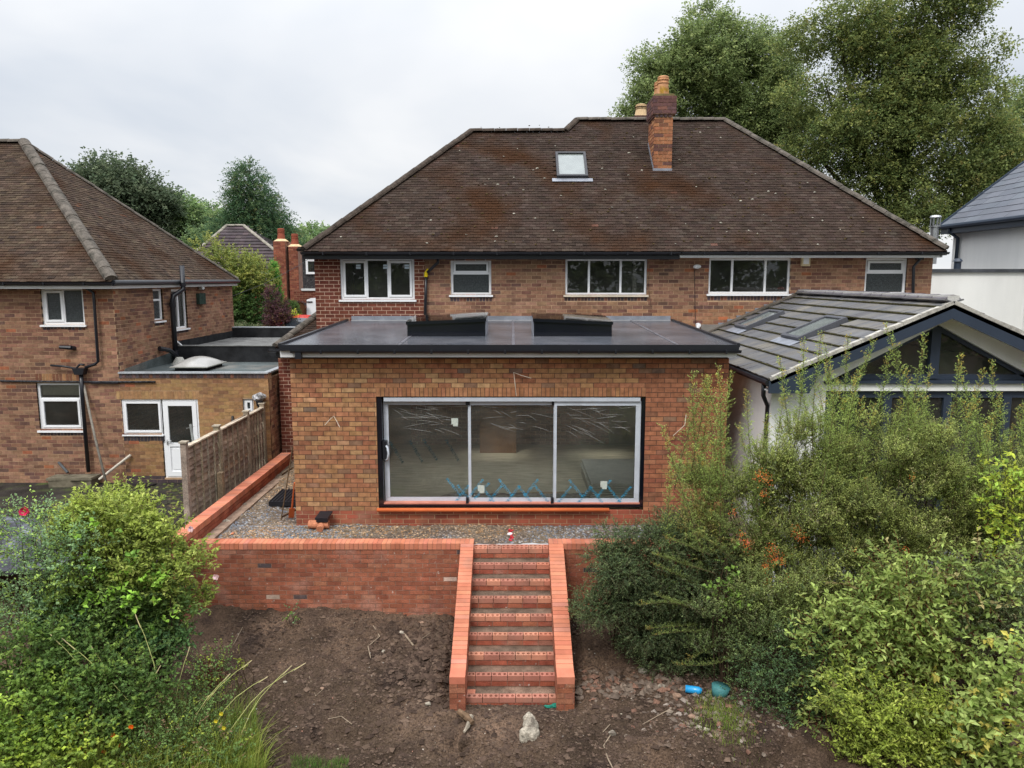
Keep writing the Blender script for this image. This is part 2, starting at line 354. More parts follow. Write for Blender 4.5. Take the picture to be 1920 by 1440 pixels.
def pipe(name, pts, r, m, parent=None, clips=(), **k):
    b = MB(); b.tube(pts, r, 10); o = b.build(name, m, parent, smooth=True, **k)
    return o

def tiles(parent, P0, u, s, n, rows, gauge, w_, ln, thick, tf, m, nobj=300, vis=None, holes=(), name='roof_tile', rest='roof_tiling', lift=.012, stag=True):
    """rows = list of (s, u0, u1)"""
    P = Pieces(); P0 = Vector(P0); u = Vector(u).normalized(); s = Vector(s).normalized(); n = Vector(n).normalized()
    for r, (sd, a, b) in enumerate(rows):
        x = math.floor(a/w_)*w_ + (w_/2 if (stag and r % 2) else 0) - (w_ if stag else 0)
        while x < b:
            p = max(x, a); q = min(x+w_-.004, b)
            if q-p > .02 and not any(h[0] < (p+q)/2 < h[1] and h[2] < sd+gauge/2 < h[3] for h in holes):
                lf = lift+thick+random.uniform(-.002, .006); e_ = random.uniform(-.006, .006)
                o = P0+u*p+s*(sd+e_)+n*lf; v = s*ln - n*(lf-.002)
                P.add(o, u*(q-p), v, -n*thick, tf(p, sd), q-p > w_*.85)
            x += w_
    P.build(name, m, parent, nobj, None, rest, vis)
# ================= palettes =================
P_EXT = [(5, (.385, .205, .10)), (4, (.355, .165, .086)), (2.5, (.32, .135, .075)), (2, (.43, .25, .13)), (1.4, (.27, .155, .095)), (.25, (.19, .13, .095))]
P_EXTR = [(5, (.30, .120, .066)), (3, (.33, .14, .075)), (2, (.25, .092, .055)), (1, (.22, .10, .06))]
P_OLD = [(5, (.275, .155, .10)), (3, (.235, .125, .082)), (2.4, (.18, .092, .066)), (1.0, (.14, .078, .062)), (.35, (.31, .115, .06)), (.6, (.31, .18, .115))]
P_DARKRED = [(5, (.155, .050, .034)), (3, (.135, .042, .030)), (2, (.18, .065, .045)), (.6, (.20, .085, .05))]
P_YEL = [(5, (.34, .20, .095)), (4, (.30, .165, .08)), (1.5, (.24, .13, .07)), (.3, (.33, .12, .06))]
P_ENG = [(5, (.30, .088, .052)), (3, (.26, .075, .047)), (2, (.33, .11, .065))]
P_RET = [(6, (.285, .100, .058)), (4, (.26, .09, .053)), (2, (.31, .125, .075)), (1.2, (.24, .08, .05)), (.14, (.07, .055, .055)), (.15, (.46, .34, .28))]
P_COP = [(5, (.50, .180, .108)), (3, (.54, .205, .125)), (2, (.45, .155, .09)), (1, (.47, .19, .13))]
P_BLUE = [(4, (.075, .055, .06)), (2, (.10, .06, .055)), (1, (.16, .07, .05))]
P_ROOF = [(5, (.046, .031, .024)), (4, (.041, .027, .021)), (2, (.056, .040, .032)), (1, (.034, .023, .018)), (.02, (.12, .06, .045))]
P_GREY = [(5, (.100, .098, .102)), (4, (.092, .09, .095)), (3, (.112, .105, .098))]
def T(p, a=.1, b=.04): return lambda u_, v_: pick(p, a, b)
ZV = Vector((0, 0, 1)); XV = Vector((1, 0, 0)); YV = Vector((0, 1, 0))
GZ = 1.63            # terrace level

# ================= main pair of houses =================
yH = 17.9
hx0, hx1 = -4.68, 9.96; ze = 6.62
house = thing('semi_detached_house', (2.6, yH, GZ), 'large brick semi-detached house with mossy brown hipped roof behind the flat-roofed extension', 'house')
def Zy(py, d): return at(960, py, d).z
def Xp(px, py, d): return at(px, py, d).x
def rect(x0, x1, y0, y1, d): return (Xp(x0, (y0+y1)/2, d), Xp(x1, (y0+y1)/2, d), Zy(y1, d), Zy(y0, d))
W1 = rect(638, 777, 484, 562, yH); W2 = rect(845, 921, 486, 553, yH); W3 = rect(1060, 1213, 485, 553, yH); W4 = rect(1329, 1482, 484, 551, yH); W5 = rect(1622, 1700, 484, 552, yH)
xs_ = -2.07
zb0 = GZ-.1
def op(wd, x0, z0): return (wd[0]-x0, wd[1]-x0, wd[2]-z0, wd[3]-z0)
vis_h = lambda c: c.z > 4.95 and c.z < 6.5
brickwall(house, (hx0, yH, zb0), XV, -YV, xs_-hx0, ze-zb0, .225, .0888, [op(W1, hx0, zb0)], T(P_DARKRED), brickm, mort_new, j=.013, nobj=140, vis=vis_h, name='brick', rest='new_brickwork', wallname='new_wall')
door_ops = [(1.0-.0, 1.9, .1, 2.2)]
sold = []
for wd in (W2, W4, W5): sold.append((wd[0]-xs_-.02, wd[1]-xs_+.02, wd[2]-zb0-.045-.115, wd[2]-zb0-.045, .079, T(P_BLUE, .25)))
wd = W3; sold.append((wd[0]-xs_-.02, wd[1]-xs_+.02, wd[2]-zb0-.045-.1, wd[2]-zb0-.045, .079, T(P_BLUE, .25)))
P_OLDR = P_OLD
def told(u_, v_):
    c = pick(P_OLD, .12, .05)
    if v_ < 3.75 and u_ > 3: c = tuple(x*y for x, y in zip(c, (1.12, 1.05, .95)))
    return c
brickwall(house, (xs_, yH, zb0), XV, -YV, hx1-xs_, ze-zb0, .2415, .0875, [op(W2, xs_, zb0), op(W3, xs_, zb0), op(W4, xs_, zb0), op(W5, xs_, zb0)], told, brickm, mort_old, j=.012,
          nobj=160, vis=vis_h, solid=sold, name='brick', rest='old_brickwork', wallname='old_wall')
cfc = [(0, 1, (.333, .667), ('c', 'f', 'c'))]
window(house, yH, W1, [(0, 1, (.345, .655), ('c', 'f', 'c'))], label='new white three-light window in the dark brick part')
b = MB(); b.box(W1[0], W1[1], yH+.01, yH+.11, W1[3]-.001, W1[3]+.07); b.build('window_head', fasc, house)
window(house, yH, W2, [(0, .62, (), ('o',)), (.62, 1, (), ('oc',))])
window(house, yH, W3, [(0, 1, (.28, .69), ('f', 'f', 'f'))], sillmat=mat('cream_sill', (.62, .54, .43), var=.1, bump=0), fw=.05)
window(house, yH, W4, [(0, 1, (.28, .71), ('f', 'f', 'f'))], fw=.05)
window(house, yH, W5, [(0, .62, (), ('o',)), (.62, 1, (), ('oc',))])
# stickers on the new window
b = MB()
for px in (672, 723, 763): 
    p = at(px, 500, yH+.06); b.box(p.x-.055, p.x+.055, yH+.048, yH+.05, p.z-.05, p.z-.005).box(p.x-.055, p.x+.055, yH+.048, yH+.05, p.z+.005, p.z+.05)
b.build('glass_sticker', mat('pale_sticker', (.55, .65, .72), var=.1, bump=0), house)
# shell
by = 26.0
b = MB(); b.box(hx0, hx0+.22, yH+.25, by, zb0, ze).box(hx1-.22, hx1, yH+.25, by, zb0, ze).box(hx0, hx1, by, by+.22, zb0, ze)
b.build('side_wall', mat('plain_brick', (.2, .095, .055), var=.25, scale=6), house)
b = MB(); b.box(hx0+.2, hx1-.2, yH+3.4, yH+3.5, 4.25, ze-.05).box(hx0+.2, hx1-.2, yH+.26, by, ze-.12, ze-.02).box(hx0+.2, hx1-.2, yH+.26, by-.01, 4.1, 4.2)
for x in (-2.1, .6, 2.9, 6.9): b.box(x, x+.1, yH+.26, yH+3.4, 4.2, ze-.12)
b.box(.2, .3, 13.3, 13.31, 3, 3.01) if False else None
b.build('interior', darkroom, house)

# roof geometry
EZ = H+.643; ye = 17.5; ex0, ex1 = -4.82, 10.05; m_ = .90
s_v = Vector((0, 1, m_)).normalized(); n_v = Vector((0, -m_, 1)).normalized(); SL = math.sqrt(1+m_*m_)
def zr(y): return EZ+(y-ye)*m_
yl, yr = 21.2, 21.62
roofp = thing('tmp', (0, 0, 0), None, None); bpy.data.objects.remove(roofp)
b = MB()
RA = (ex0, ye, EZ); RB = (ex1, ye, EZ); tL = yl-ye; tR = yr-ye
pts = [RA, RB, (ex1-tR, yr, zr(yr)), (1.80, yr, zr(yr)), (1.44, yl, zr(yl)), (ex0+tL, yl, zr(yl))]
b.prism(pts, (0, 0, -.1))
yb_ = 2*yr-ye
b.prism([RB, (ex1, yb_, EZ), (ex1-tR, yr, zr(yr))], (0, 0, -.1)); b.prism([(ex1, yb_, EZ), (1.80, yb_, EZ), (1.80, yr, zr(yr)), (ex1-tR, yr, zr(yr))], (0, 0, -.1))
b.prism([RA, (ex0+tL, yl, zr(yl)), (ex0, yb_, EZ)], (0, 0, -.1)); b.prism([(ex0+tL, yl, zr(yl)), (1.44, yl, zr(yl)), (1.44, yb_, EZ), (ex0, yb_, EZ)], (0, 0, -.1)); b.prism([(1.44, yl, zr(yl)), (1.80, yr, zr(yr)), (1.80, yb_, EZ), (1.44, yb_, EZ)], (0, 0, -.1))
b.build('roof', tile_dark, house)
rp = Vector((0, ye, EZ))
gauge = .100; rows = []
k = 0
while k*gauge/SL < tR-.03:
    dy_ = k*gauge/SL; a = ex0+dy_+.02 if dy_ < tL else 1.8+(-.36)*(1-(dy_-tL)/(tR-tL))
    rows.append((k*gauge-.04, a-0.0, ex1-dy_-.02)); k += 1
SK = [atp(x, y, rp, n_v) for x, y in ((1044, 292), (1102, 292), (1044, 337), (1102, 337))]
def us(p): return (p.x, (Vector(p)-rp).dot(s_v))
sku0, sks1 = us(SK[0]); sku1 = us(SK[1])[0]; sks0 = us(SK[2])[1]; sku0 = us(SK[2])[0]; sku1 = us(SK[3])[0]
CH0 = atp(1225, 321, rp, n_v); chx0, chy0 = CH0.x, CH0.y; chx1 = atp(1259, 321, rp, n_v).x; chy1 = chy0+.85
cs0 = us(CH0)[1]
tiles(house, rp, XV, s_v, n_v, rows, gauge, .165, .20, .012, T(P_ROOF, .11, .04), tilem, nobj=300,
      holes=[(sku0-.02, sku1+.02, sks0-.04, sks1+.02), (chx0, chx1, cs0, cs0+.85*SL)])
# moss and lichen lumps on the roof
b = MB(); rg = random.Random(3)
for i in range(420):
    u_ = rg.uniform(ex0+.5, ex1-.5); q = rg.uniform(.1, tR-.2)
    if u_-ex0 < q or ex1-u_ < q or (sku0-.1 < u_ < sku1+.1 and q > sks0/SL-.1 and q < sks1/SL+.1): continue
    r_ = rg.uniform(.012, .03); c_ = (.07, .05, .02) if rg.random() < .8 else (.35, .33, .27)
    b.blob((u_, ye+q, zr(ye+q)+.035), (r_*1.4, r_, r_*.7), i, c_, .3, 1)
b.build('moss_lumps', mat('moss', tint=True, var=.2), house, kind='stuff')
# ridge and hip tiles
def ridge(parent, p, q, r=.11, ln=.33, m=None, name='ridge_tile', up=0, seg=True, tint=(.5, .5, .5), gap=.008):
    p = Vector(p); q = Vector(q); d = q-p; k = max(1, int(round(d.length/ln))); d = d/k; dn = d.normalized(); a = dn.cross(ZV).normalized(); c = a.cross(dn)
    for i in range(k):
        b = MB(); p0 = p+d*i+dn*gap; p1 = p+d*(i+1); j_ = random.uniform(-.006, .006)
        for jx, pp in enumerate((p0, p1)):
            for t_ in range(7):
                an = math.pi*t_/6; b.v.append(tuple(pp+a*math.cos(an)*r+c*(math.sin(an)*r*.8-.03+up+j_+(.008 if jx == 0 else 0)))); b.t.append(tint)
        for t_ in range(6): b.f.append((t_, t_+1, 7+t_+1, 7+t_))
        b.f.append(tuple(range(6, -1, -1))); b.f.append(tuple(range(7, 14)))
        b.build(name, m or ridgem, parent)
up = .05
def rz(p): return (p[0], p[1], p[2]+up)
ridge(house, rz(RB), rz((ex1-tR, yr, zr(yr)))); ridge(house, rz((ex1-tR, yr, zr(yr))), rz((1.80, yr, zr(yr))))
rdk = mat('mossy_dark_ridge', (.055, .042, .033), var=.4, scale=8, fine=.3, bump=.8, bscale=40)
ridge(house, rz((1.80, yr, zr(yr))), rz((1.44, yl, zr(yl))), ln=.3, m=rdk); ridge(house, rz((1.44, yl, zr(yl))), rz((ex0+tL, yl, zr(yl))), m=rdk); ridge(house, rz((ex0+tL, yl, zr(yl))), rz(RA), m=rdk)
# roof window
fz = n_v*.09
def RP(u_, s_, h=0): return rp + XV*u_ + s_v*s_ + n_v*h
sk = MB(); t_ = .06
for (a, c, e_, f_) in ((sku0, sku1, sks0, sks0+t_), (sku0, sku1, sks1-t_, sks1), (sku0, sku0+t_, sks0+t_, sks1-t_), (sku1-t_, sku1, sks0+t_, sks1-t_)):
    sk.ob(RP(a, e_, -.02), XV*(c-a), s_v*(f_-e_), n_v*.15)
sko = sk.build('roof_window', mat('grey_metal_frame', (.06, .06, .065), rough=.4, var=.1), house)
q = MB(); q.ob(RP(sku0+t_, sks0+t_, .08), XV*(sku1-sku0-2*t_), s_v*(sks1-sks0-2*t_), n_v*.01); q.build('pane', mat('skylight_glass', (.17, .19, .18), rough=.12, var=.12, scale=4, bump=0, spec=1), sko)
q = MB(); q.ob(RP(sku0-.12, sks0-.14, .04), XV*(sku1-sku0+.24), s_v*.13, n_v*.012); q.build('flashing', leadm, sko)
# chimney
zc = H+4.1; zct = H+4.62
chim = MB(); chim.box(chx0+.01, chx1-.01, chy0+.01, chy1-.01, CH0.z-.3, zct-.05); cho = chim.build('chimney', mort_old, house)
P_CH = [(5, (.31, .135, .068)), (3, (.27, .115, .06)), (2, (.18, .08, .05)), (1.0, (.12, .06, .05)), (.8, (.38, .19, .10))]
cwz = chx1-chx0
brickwall(cho, (chx0, chy0, CH0.z-.02), XV, -YV, cwz, zc-CH0.z, .2415, .0875, [], T(P_CH), brickm, mort_old, nobj=80, panel=False, j=.012)
brickwall(cho, (chx0, chy1, CH0.z-.02), -YV, -XV, chy1-chy0, zc-CH0.z, .2415, .0875, [], T(P_CH), brickm, mort_old, nobj=80, panel=False, j=.012, ins=.006)
P_CAP = [(4, (.12, .06, .055)), (3, (.10, .055, .055)), (1, (.17, .08, .06))]
cx0, cx1, cy0, cy1 = chx0-.055, chx1+.07, chy0-.06, chy1+.06
b = MB(); b.box(cx0+.01, cx1-.01, cy0+.01, cy1-.01, zc+.06, zct-.01); b.build('chimney_head', mort_red, cho)
brickwall(cho, (cx0, cy0, zc+.08), XV, -YV, cx1-cx0, zct-zc-.08, .2415, .088, [], T(P_CAP), brickm, mort_red, nobj=40, panel=False, j=.012)
brickwall(cho, (cx0, cy1, zc+.08), -YV, -XV, cy1-cy0, zct-zc-.08, .2415, .088, [], T(P_CAP), brickm, mort_red, nobj=40, panel=False, j=.012, ins=.006)
b = MB()
for i in range(4): b.box(chx0+.02+i*.11, chx0+.09+i*.11, chy0-.03, chy0+.02, zc-.0, zc+.075)
for i in range(8): b.box(chx0-.03, chx0+.02, chy0+.02+i*.105, chy0+.09+i*.105, zc, zc+.075)
b.t = [pick(P_BLUE, .3) for _ in b.t]; b.build('dentil_course', brickm, cho)
b = MB(); b.box(cx0+.05, cx1-.05, cy0+.05, cy1-.05, zct-.02, zct+.05); b.build('flaunching', mat('mossy_mortar', (.16, .13, .06), var=.4, scale=9), cho)
potm = mat('terracotta_pot', (.52, .27, .14), var=.3, scale=9, patch=(.35, .20, .03), pscale=6, plo=.5, phi=.65)
def pot(parent, x, y, z, r, h, name='chimney_pot', m=None):
    pr = [(r*1.15, 0), (r*1.05, h*.3), (r*.92, h*.62), (r*1.06, h*.64), (r*1.06, h*.68), (r*.93, h*.70), (r*.93, h*.78), (r*1.06, h*.8), (r*1.06, h*.84), (r*.95, h*.86), (r*1.02, h*.95), (r*.8, h), (r*.6, h), (r*.55, h*.8)]
    b = MB(); n = 14
    for rr, zz in pr:
        for k in range(n): an = 2*math.pi*k/n; b.v.append((x+math.cos(an)*rr, y+math.sin(an)*rr, z+zz)); b.t.append((.5, .5, .5))
    for i in range(len(pr)-1):
        for k in range(n): b.f.append((i*n+k, i*n+(k+1) % n, (i+1)*n+(k+1) % n, (i+1)*n+k))
    b.f.append(tuple((len(pr)-1)*n+k for k in range(n)))
    return b.build(name, m or potm, parent)
pot(cho, (chx0+chx1)/2, chy0+.22, zct+.02, .145, .50); pot(cho, (chx0+chx1)/2, chy0+.64, zct+.02, .15, .47)
b = MB(); b.ob((chx0-.03, chy0-.03, CH0.z-.06), (chx1-chx0+.06, 0, 0), (0, -.12, -.10), (0, .015, .03)); b.box(chx0-.01, chx1+.01, chy0-.012, chy0-.002, CH0.z-.05, CH0.z+.07)
for i in range(10): b.box(chx0-.012, chx0-.002, chy0+i*.085, chy0+i*.085+.09, zr(chy0+i*.085)+.0, zr(chy0+i*.085)+.16)
b.build('lead_flashing', leadm, cho)
# rear chimney beyond the ridge
p0 = at(1190, 228, 23.2); p1 = at(1222, 215, 23.2)
b = MB(); b.box(p0.x, p1.x, 23.2, 24.1, H+2.5, Zy(216, 23.2)); c2 = b.build('chimney', mat('sooty_chimney', (.10, .06, .05), var=.3, scale=12), house, label='sooty brick chimney beyond the ridge with a cowled buff pot')
px_ = Xp(1203, 210, 23.4); pot(c2, px_, 23.5, Zy(218, 23.4), .17, .36, m=mat('buff_pot', (.62, .45, .26), var=.15, scale=8))
b = MB(); zt_ = Zy(200, 23.4)
for k in range(8): 
    a0, a1 = 2*math.pi*k/8, 2*math.pi*(k+1)/8
    b.quad((px_, 23.5, zt_+.09), (px_+.22*math.cos(a0), 23.5+.22*math.sin(a0), zt_), (px_+.22*math.cos(a1), 23.5+.22*math.sin(a1), zt_))
b.tube([(px_, 23.5, zt_-.12), (px_, 23.5, zt_+.02)], .05); b.build('cowl', mat('rusty_metal', (.07, .04, .035), var=.3), c2)
# gutters and fascias
def gutter(parent, x0, x1, y, z, r=.06, m=None, name='gutter', clip=1.0):
    b = MB(); n = 6; t = .006
    for x in (x0, x1):
        for rr in (r, r-t):
            for k in range(n+1): an = math.pi+math.pi*k/n; b.v.append((x, y+rr*math.cos(an), z+rr*math.sin(an))); b.t.append((.5,)*3)
    m0 = n+1
    for k in range(n):
        b.f.append((k, k+1, 2*m0+k+1, 2*m0+k)); b.f.append((m0+k+1, m0+k, 3*m0+k, 3*m0+k+1))
    b.f.append((0, 2*m0, 3*m0, m0)); b.f.append((n, m0+n, 3*m0+n, 2*m0+n))
    for s_ in (0, 2*m0): b.f.append(tuple(s_+k for k in range(n+1)))
    g = b.build(name, m or black, parent)
    b = MB(); x = x0+.5
    while x < x1: b.box(x, x+.03, y-r-.006, y+r+.005, z-r-.006, z+.004); x += clip
    if b.v: b.build('gutter_bracket', m or black, g)
    return g
xm = at(1275, 478, 17.5).x
gutter(house, ex0-.04, xm, ye-.06, EZ-.03, .06); gutter(house, xm+.02, ex1+.0, ye-.06, EZ-.03, .055)
b = MB(); b.box(ex0+.02, xm, ye+.005, ye+.03, EZ-.19, EZ-.0); b.build('fascia', black, house)
b = MB(); b.box(xm, ex1-.15, ye+.003, ye+.025, EZ-.155, EZ-.0); b.build('fascia', fasc, house, label='white fascia board of the right-hand half')
b = MB(); b.box(ex0+.02, xm, ye+.03, yH-.001, EZ-.185, EZ-.165); b.build('soffit', black, house)
b = MB(); b.box(xm, ex1-.15, ye+.03, yH-.001, EZ-.15, EZ-.13); b.build('soffit', fasc, house)
b = MB(); b.box(ex1-.12, ex1-.1, ye, by, EZ-.15, EZ); b.build('fascia', fasc, house)
# downpipes
def PP(l, d): return [at(x, y, d) for x, y in l]
pipe('downpipe', PP([(821, 474), (821, 492), (801, 511)], yH-.12), .035, black, house)
pipe('downpipe', PP([(799, 512), (797, 598)], yH-.07), .035, black, house)
b = MB(); b.tube(PP([(804, 505), (799, 512), (798.5, 519)], yH-.09), .042, 10); b.build('pipe_tape', mat('yellow_tape', (.75, .55, .02), var=.05, bump=0), house)
pipe('downpipe', PP([(1725, 474), (1725, 486), (1713, 500), (1711, 600)], yH-.09), .034, black, house)
b = MB(); p = at(1725, 478, yH-.15); b.box(p.x-.07, p.x+.07, p.y-.05, p.y+.05, p.z-.1, p.z+.03); b.build('gutter_outlet', black, house)
# alarm box, lamp, cables
p = at(1510, 491, yH-.03); b = MB(); b.box(p.x-.1, p.x+.1, yH-.08, yH-.002, p.z-.1, p.z+.11); ab = b.build('alarm_box', mat('cream_plastic', (.66, .55, .34), rough=.5, var=.05, bump=0), house)
b = MB(); b.box(p.x-.065, p.x+.065, yH-.084, yH-.081, p.z-.05, p.z+.09); b.build('alarm_box_face', upvc, ab)
p = at(1307, 500, yH-.1); b = MB(); b.blob((p.x, p.y, p.z), (.1, .06, .05), 4, rough=.1); b.build('security_lamp', fasc, house)
b = MB(); b.tube([at(1302, 497, yH-.012), at(1303, 560, yH-.012), at(1304, 608, yH-.012)], .006, 5)
b.tube([at(1217, 500, yH-.01), at(1216, 540, yH-.01), at(1221, 575, yH-.01)], .004, 5); b.build('cable', black, house)
p = at(1310, 610, yH-.1); b = MB(); b.tube([p, p+Vector((0, .1, 0))], .055, 10).tube([p+Vector((0, .03, 0)), p+Vector((-.03, .02, -.1))], .045, 8); b.build('flue_terminal', upvc, house)
# window-sill ornaments: they rest on the sills
def orn(name, px, py, r, col, label, cat):
    p = at(px, py, yH+.22); b = MB(); b.blob((p.x, p.y, p.z), r, 5, col, .15); return b.build(name, mat(name+'_mat', col, var=.2, bump=0), None, label, cat)
orn('figurine', 1119, 545, (.07, .05, .045), (.40, .48, .42), 'small pale green ornament inside the window left of the white fascia', 'ornament')
orn('flowers', 1465, 541, (.10, .05, .045), (.30, .05, .04), 'small red and white flowers on the inside sill of the wide upstairs window', 'flowers')
orn('toiletry_bottle', 1626, 545, (.02, .02, .05), (.6, .6, .6), 'small white bottle behind the frosted window by the black downpipe', 'bottle')

# ================= single-storey side part left of the house =================
side = thing('side_porch_wing', (-5.1, yH, GZ), 'narrow dark brick side wing with a mossy lean-to tiled roof and black eaves', 'building')
sx0 = -5.62; sx1 = hx0-.002; sz1 = Zy(664, yH-.1)
brickwall(side, (sx0, yH-.05, zb0), XV, -YV, sx1-sx0+.9, sz1-zb0, .225, .0888, [], T(P_DARKRED), brickm, mort_new, j=.013, nobj=150)
b = MB(); b.box(sx0, sx0+.2, yH+.2, 23, zb0, sz1); b.build('side_wall', MATS['plain_brick'], side)
# lean-to roof: falls to the rear garden and to the side
e0 = at(516, 652, yH-.35); r1 = at(596, 586, yH+1.6)
A_ = Vector((e0.x, yH-.35, e0.z)); B_ = Vector((hx0+1.0, yH-.35, e0.z)); zR = at(596, 572, yH+1.6).z
run = 1.95; ms = (zR-e0.z)/run
Cc = Vector((hx0+1.0, yH-.35+run, zR)); D_ = Vector((hx0-.02, yH-.35+run, zR)); 
b = MB(); b.prism([A_, B_, Cc, D_], (0, 0, -.08)); 
E_ = Vector((e0.x, 24, e0.z)); G_ = Vector((hx0-.02, 24, zR)); b.prism([A_, D_, G_, E_], (0, 0, -.08)); b.build('roof', tile_dark, side)
ss = Vector((0, 1, ms)).normalized(); nn_ = Vector((0, -ms, 1)).normalized(); SL2 = math.sqrt(1+ms*ms); rws = []
kk = 0
while kk*.1/SL2 < run-.02:
    dy_ = kk*.1/SL2; f_ = dy_/run; rws.append((kk*.1, A_.x+(D_.x-A_.x)*f_, B_.x)); kk += 1
tiles(side, Vector((0, A_.y, A_.z)), XV, ss, nn_, rws, .1, .165, .2, .012, T(P_ROOF, .16), tilem, nobj=120)
ridge(side, A_+Vector((0, 0, .05)), D_+Vector((0, 0, .05)), .1, .3)
b = MB(); b.box(A_.x+.02, -3.9, A_.y-.02, A_.y+.01, A_.z-.22, A_.z-.02).box(A_.x, -3.9, A_.y, yH, A_.z-.24, A_.z-.2); b.build('fascia', black, side)
gutter(side, A_.x-.15, -4.0, A_.y-.07, A_.z-.05, .055)

# ================= rear extension =================
yE = 12.9; exx0, exx1 = -3.86, 3.77; ezb = H-4.37-.05; ezt = H-1.36
ext = thing('rear_extension', (0, yE, ezb), 'new flat-roofed orange brick extension with wide sliding doors and two roof lights', 'building')
dO = (Xp(705, 745, yE), Xp(1211, 745, yE), Zy(951, yE), Zy(744, yE))
ops = [op(dO, exx0, ezb)]
zpl = .27+.05; we = exx1-exx0
def text_(u_, v_):
    x = u_+exx0
    if x > dO[1]-.02 and v_ < dO[3]-ezb+.3: return pick(P_EXTR, .1)
    return pick(P_EXT, .12) if random.random() > max(0, (x-1)/9) else pick(P_EXTR, .1)
scourse = (dO[0]-exx0, dO[1]-exx0, dO[3]-ezb, dO[3]-ezb+.165, .0765, lambda a, c: jit((.34, .16, .08), .16))
brickwall(ext, (exx0, yE, ezb+zpl), XV, -YV, we, ezt-ezb-zpl, .2255, .0855, [(ops[0][0], ops[0][1], ops[0][2]-zpl-.12, ops[0][3]-zpl)], text_, brick_mottle, mort_ext, j=.012,
          nobj=300, solid=[(scourse[0], scourse[1], scourse[2]-zpl, scourse[3]-zpl, scourse[4], scourse[5])], off=.1, vis=lambda c: not (c.x > 2.2 and c.z < 3.2), th=.3)
brickwall(ext, (exx0, yE+.002, ezb), XV, -YV, we, zpl, .2255, .0855, [], T(P_ENG), brick_sm, mort_old, j=.012, nobj=90, name='brick', wallname='plinth_wall', rest='plinth_brickwork', th=.3, vis=lambda c: c.x < 2)
for X_, nx in ((exx0, -1), (exx1, 1)):
    o_ = (X_, yH-.06, ezb) if nx < 0 else (X_, yE+.0, ezb)
    brickwall(ext, o_, -YV if nx < 0 else YV, XV*nx, yH-.06-yE, ezt-ezb, .2255, .0855, [], T(P_EXTR if nx > 0 else P_EXT), brick_mottle, mort_ext, nobj=0, ins=.006, rest='side_brickwork', wallname='side_wall', th=.28)
# roof
fz_ = Zy(648, 12.58); bz_ = Zy(601, yH); rx0, rx1 = -3.93, 3.83
b = MB(); L1a, L1b = at(766, 630, 14.15).x, at(908, 630, 14.15).x; L2a, L2b = at(1003, 630, 14.15).x, at(1145, 630, 14.15).x
def mz(y): return fz_+(bz_-fz_)*(y-12.58)/(yH-.02-12.58)
for xa_, xb_, ya_, yb__ in ((rx0, rx1, 12.58, 14.16), (rx0, rx1, 15.44, yH-.02), (rx0, L1a, 14.16, 15.44), (L1b, L2a, 14.16, 15.44), (L2b, rx1, 14.16, 15.44)):
    b.prism([(xa_, ya_, mz(ya_)), (xb_, ya_, mz(ya_)), (xb_, yb__, mz(yb__)), (xa_, yb__, mz(yb__))], (0, 0, -.06))
b.build('roof_membrane', membrane, ext)
b = MB(); b.box(rx0, rx1, yE+.25, yH-.05, ezt-.22, ezt-.12); b.build('ceiling', plaster, ext) if False else None
b = MB()
for x in (-1.95, -.0, 2.8): b.ob((x, 12.6, fz_+.002), (.05, 0, 0), (.0, yH-12.7, bz_-fz_), (0, 0, .004))
b.build('membrane_seam', mat('pale_seam', (.12, .12, .135), rough=.3, var=.3, bump=0), ext)
b = MB(); b.box(rx0+.1, rx1-.05, yH-.045, yH-.012, bz_-.02, bz_+.11); b.build('upstand_flashing', leadm, ext)
b = MB(); b.box(rx0+.1, rx1-.05, yH-.10, yH-.046, bz_-.01, bz_+.012); b.build('sealant_line', mat('pale_sealant', (.36, .36, .37), rough=.4, var=.2, bump=0), ext)
b = MB(); b.ob((rx0-.02, 12.57, fz_-.03), (.05, 0, 0), (0, yH-12.6, bz_-fz_), (0, 0, .07)); b.ob((rx1-.03, 12.57, fz_-.03), (.05, 0, 0), (0, yH-12.6, bz_-fz_), (0, 0, .07)); b.box(rx0, rx1, 12.55, 12.6, fz_-.085, fz_+.015); b.build('roof_trim', black, ext)
b = MB(); b.box(rx0, rx1-.02, 12.601, 12.63, fz_-.20, fz_-.02); b.box(rx0, rx1-.02, 12.63, yE-.001, fz_-.20, fz_-.185); b.box(rx0, rx0+.02, 12.63, yH-.1, fz_-.2, fz_-.02).box(rx1-.04, rx1-.02, 12.63, yH-.1, fz_-.2, fz_-.02); b.build('fascia', fasc, ext)
gutter(ext, rx0+.20, rx1+.03, 12.545, fz_-.075, .052, clip=.62)
b = MB(); b.box(rx0+.28, rx0+.38, 12.5, 12.59, fz_-.22, fz_-.11); b.build('gutter_outlet', black, ext)
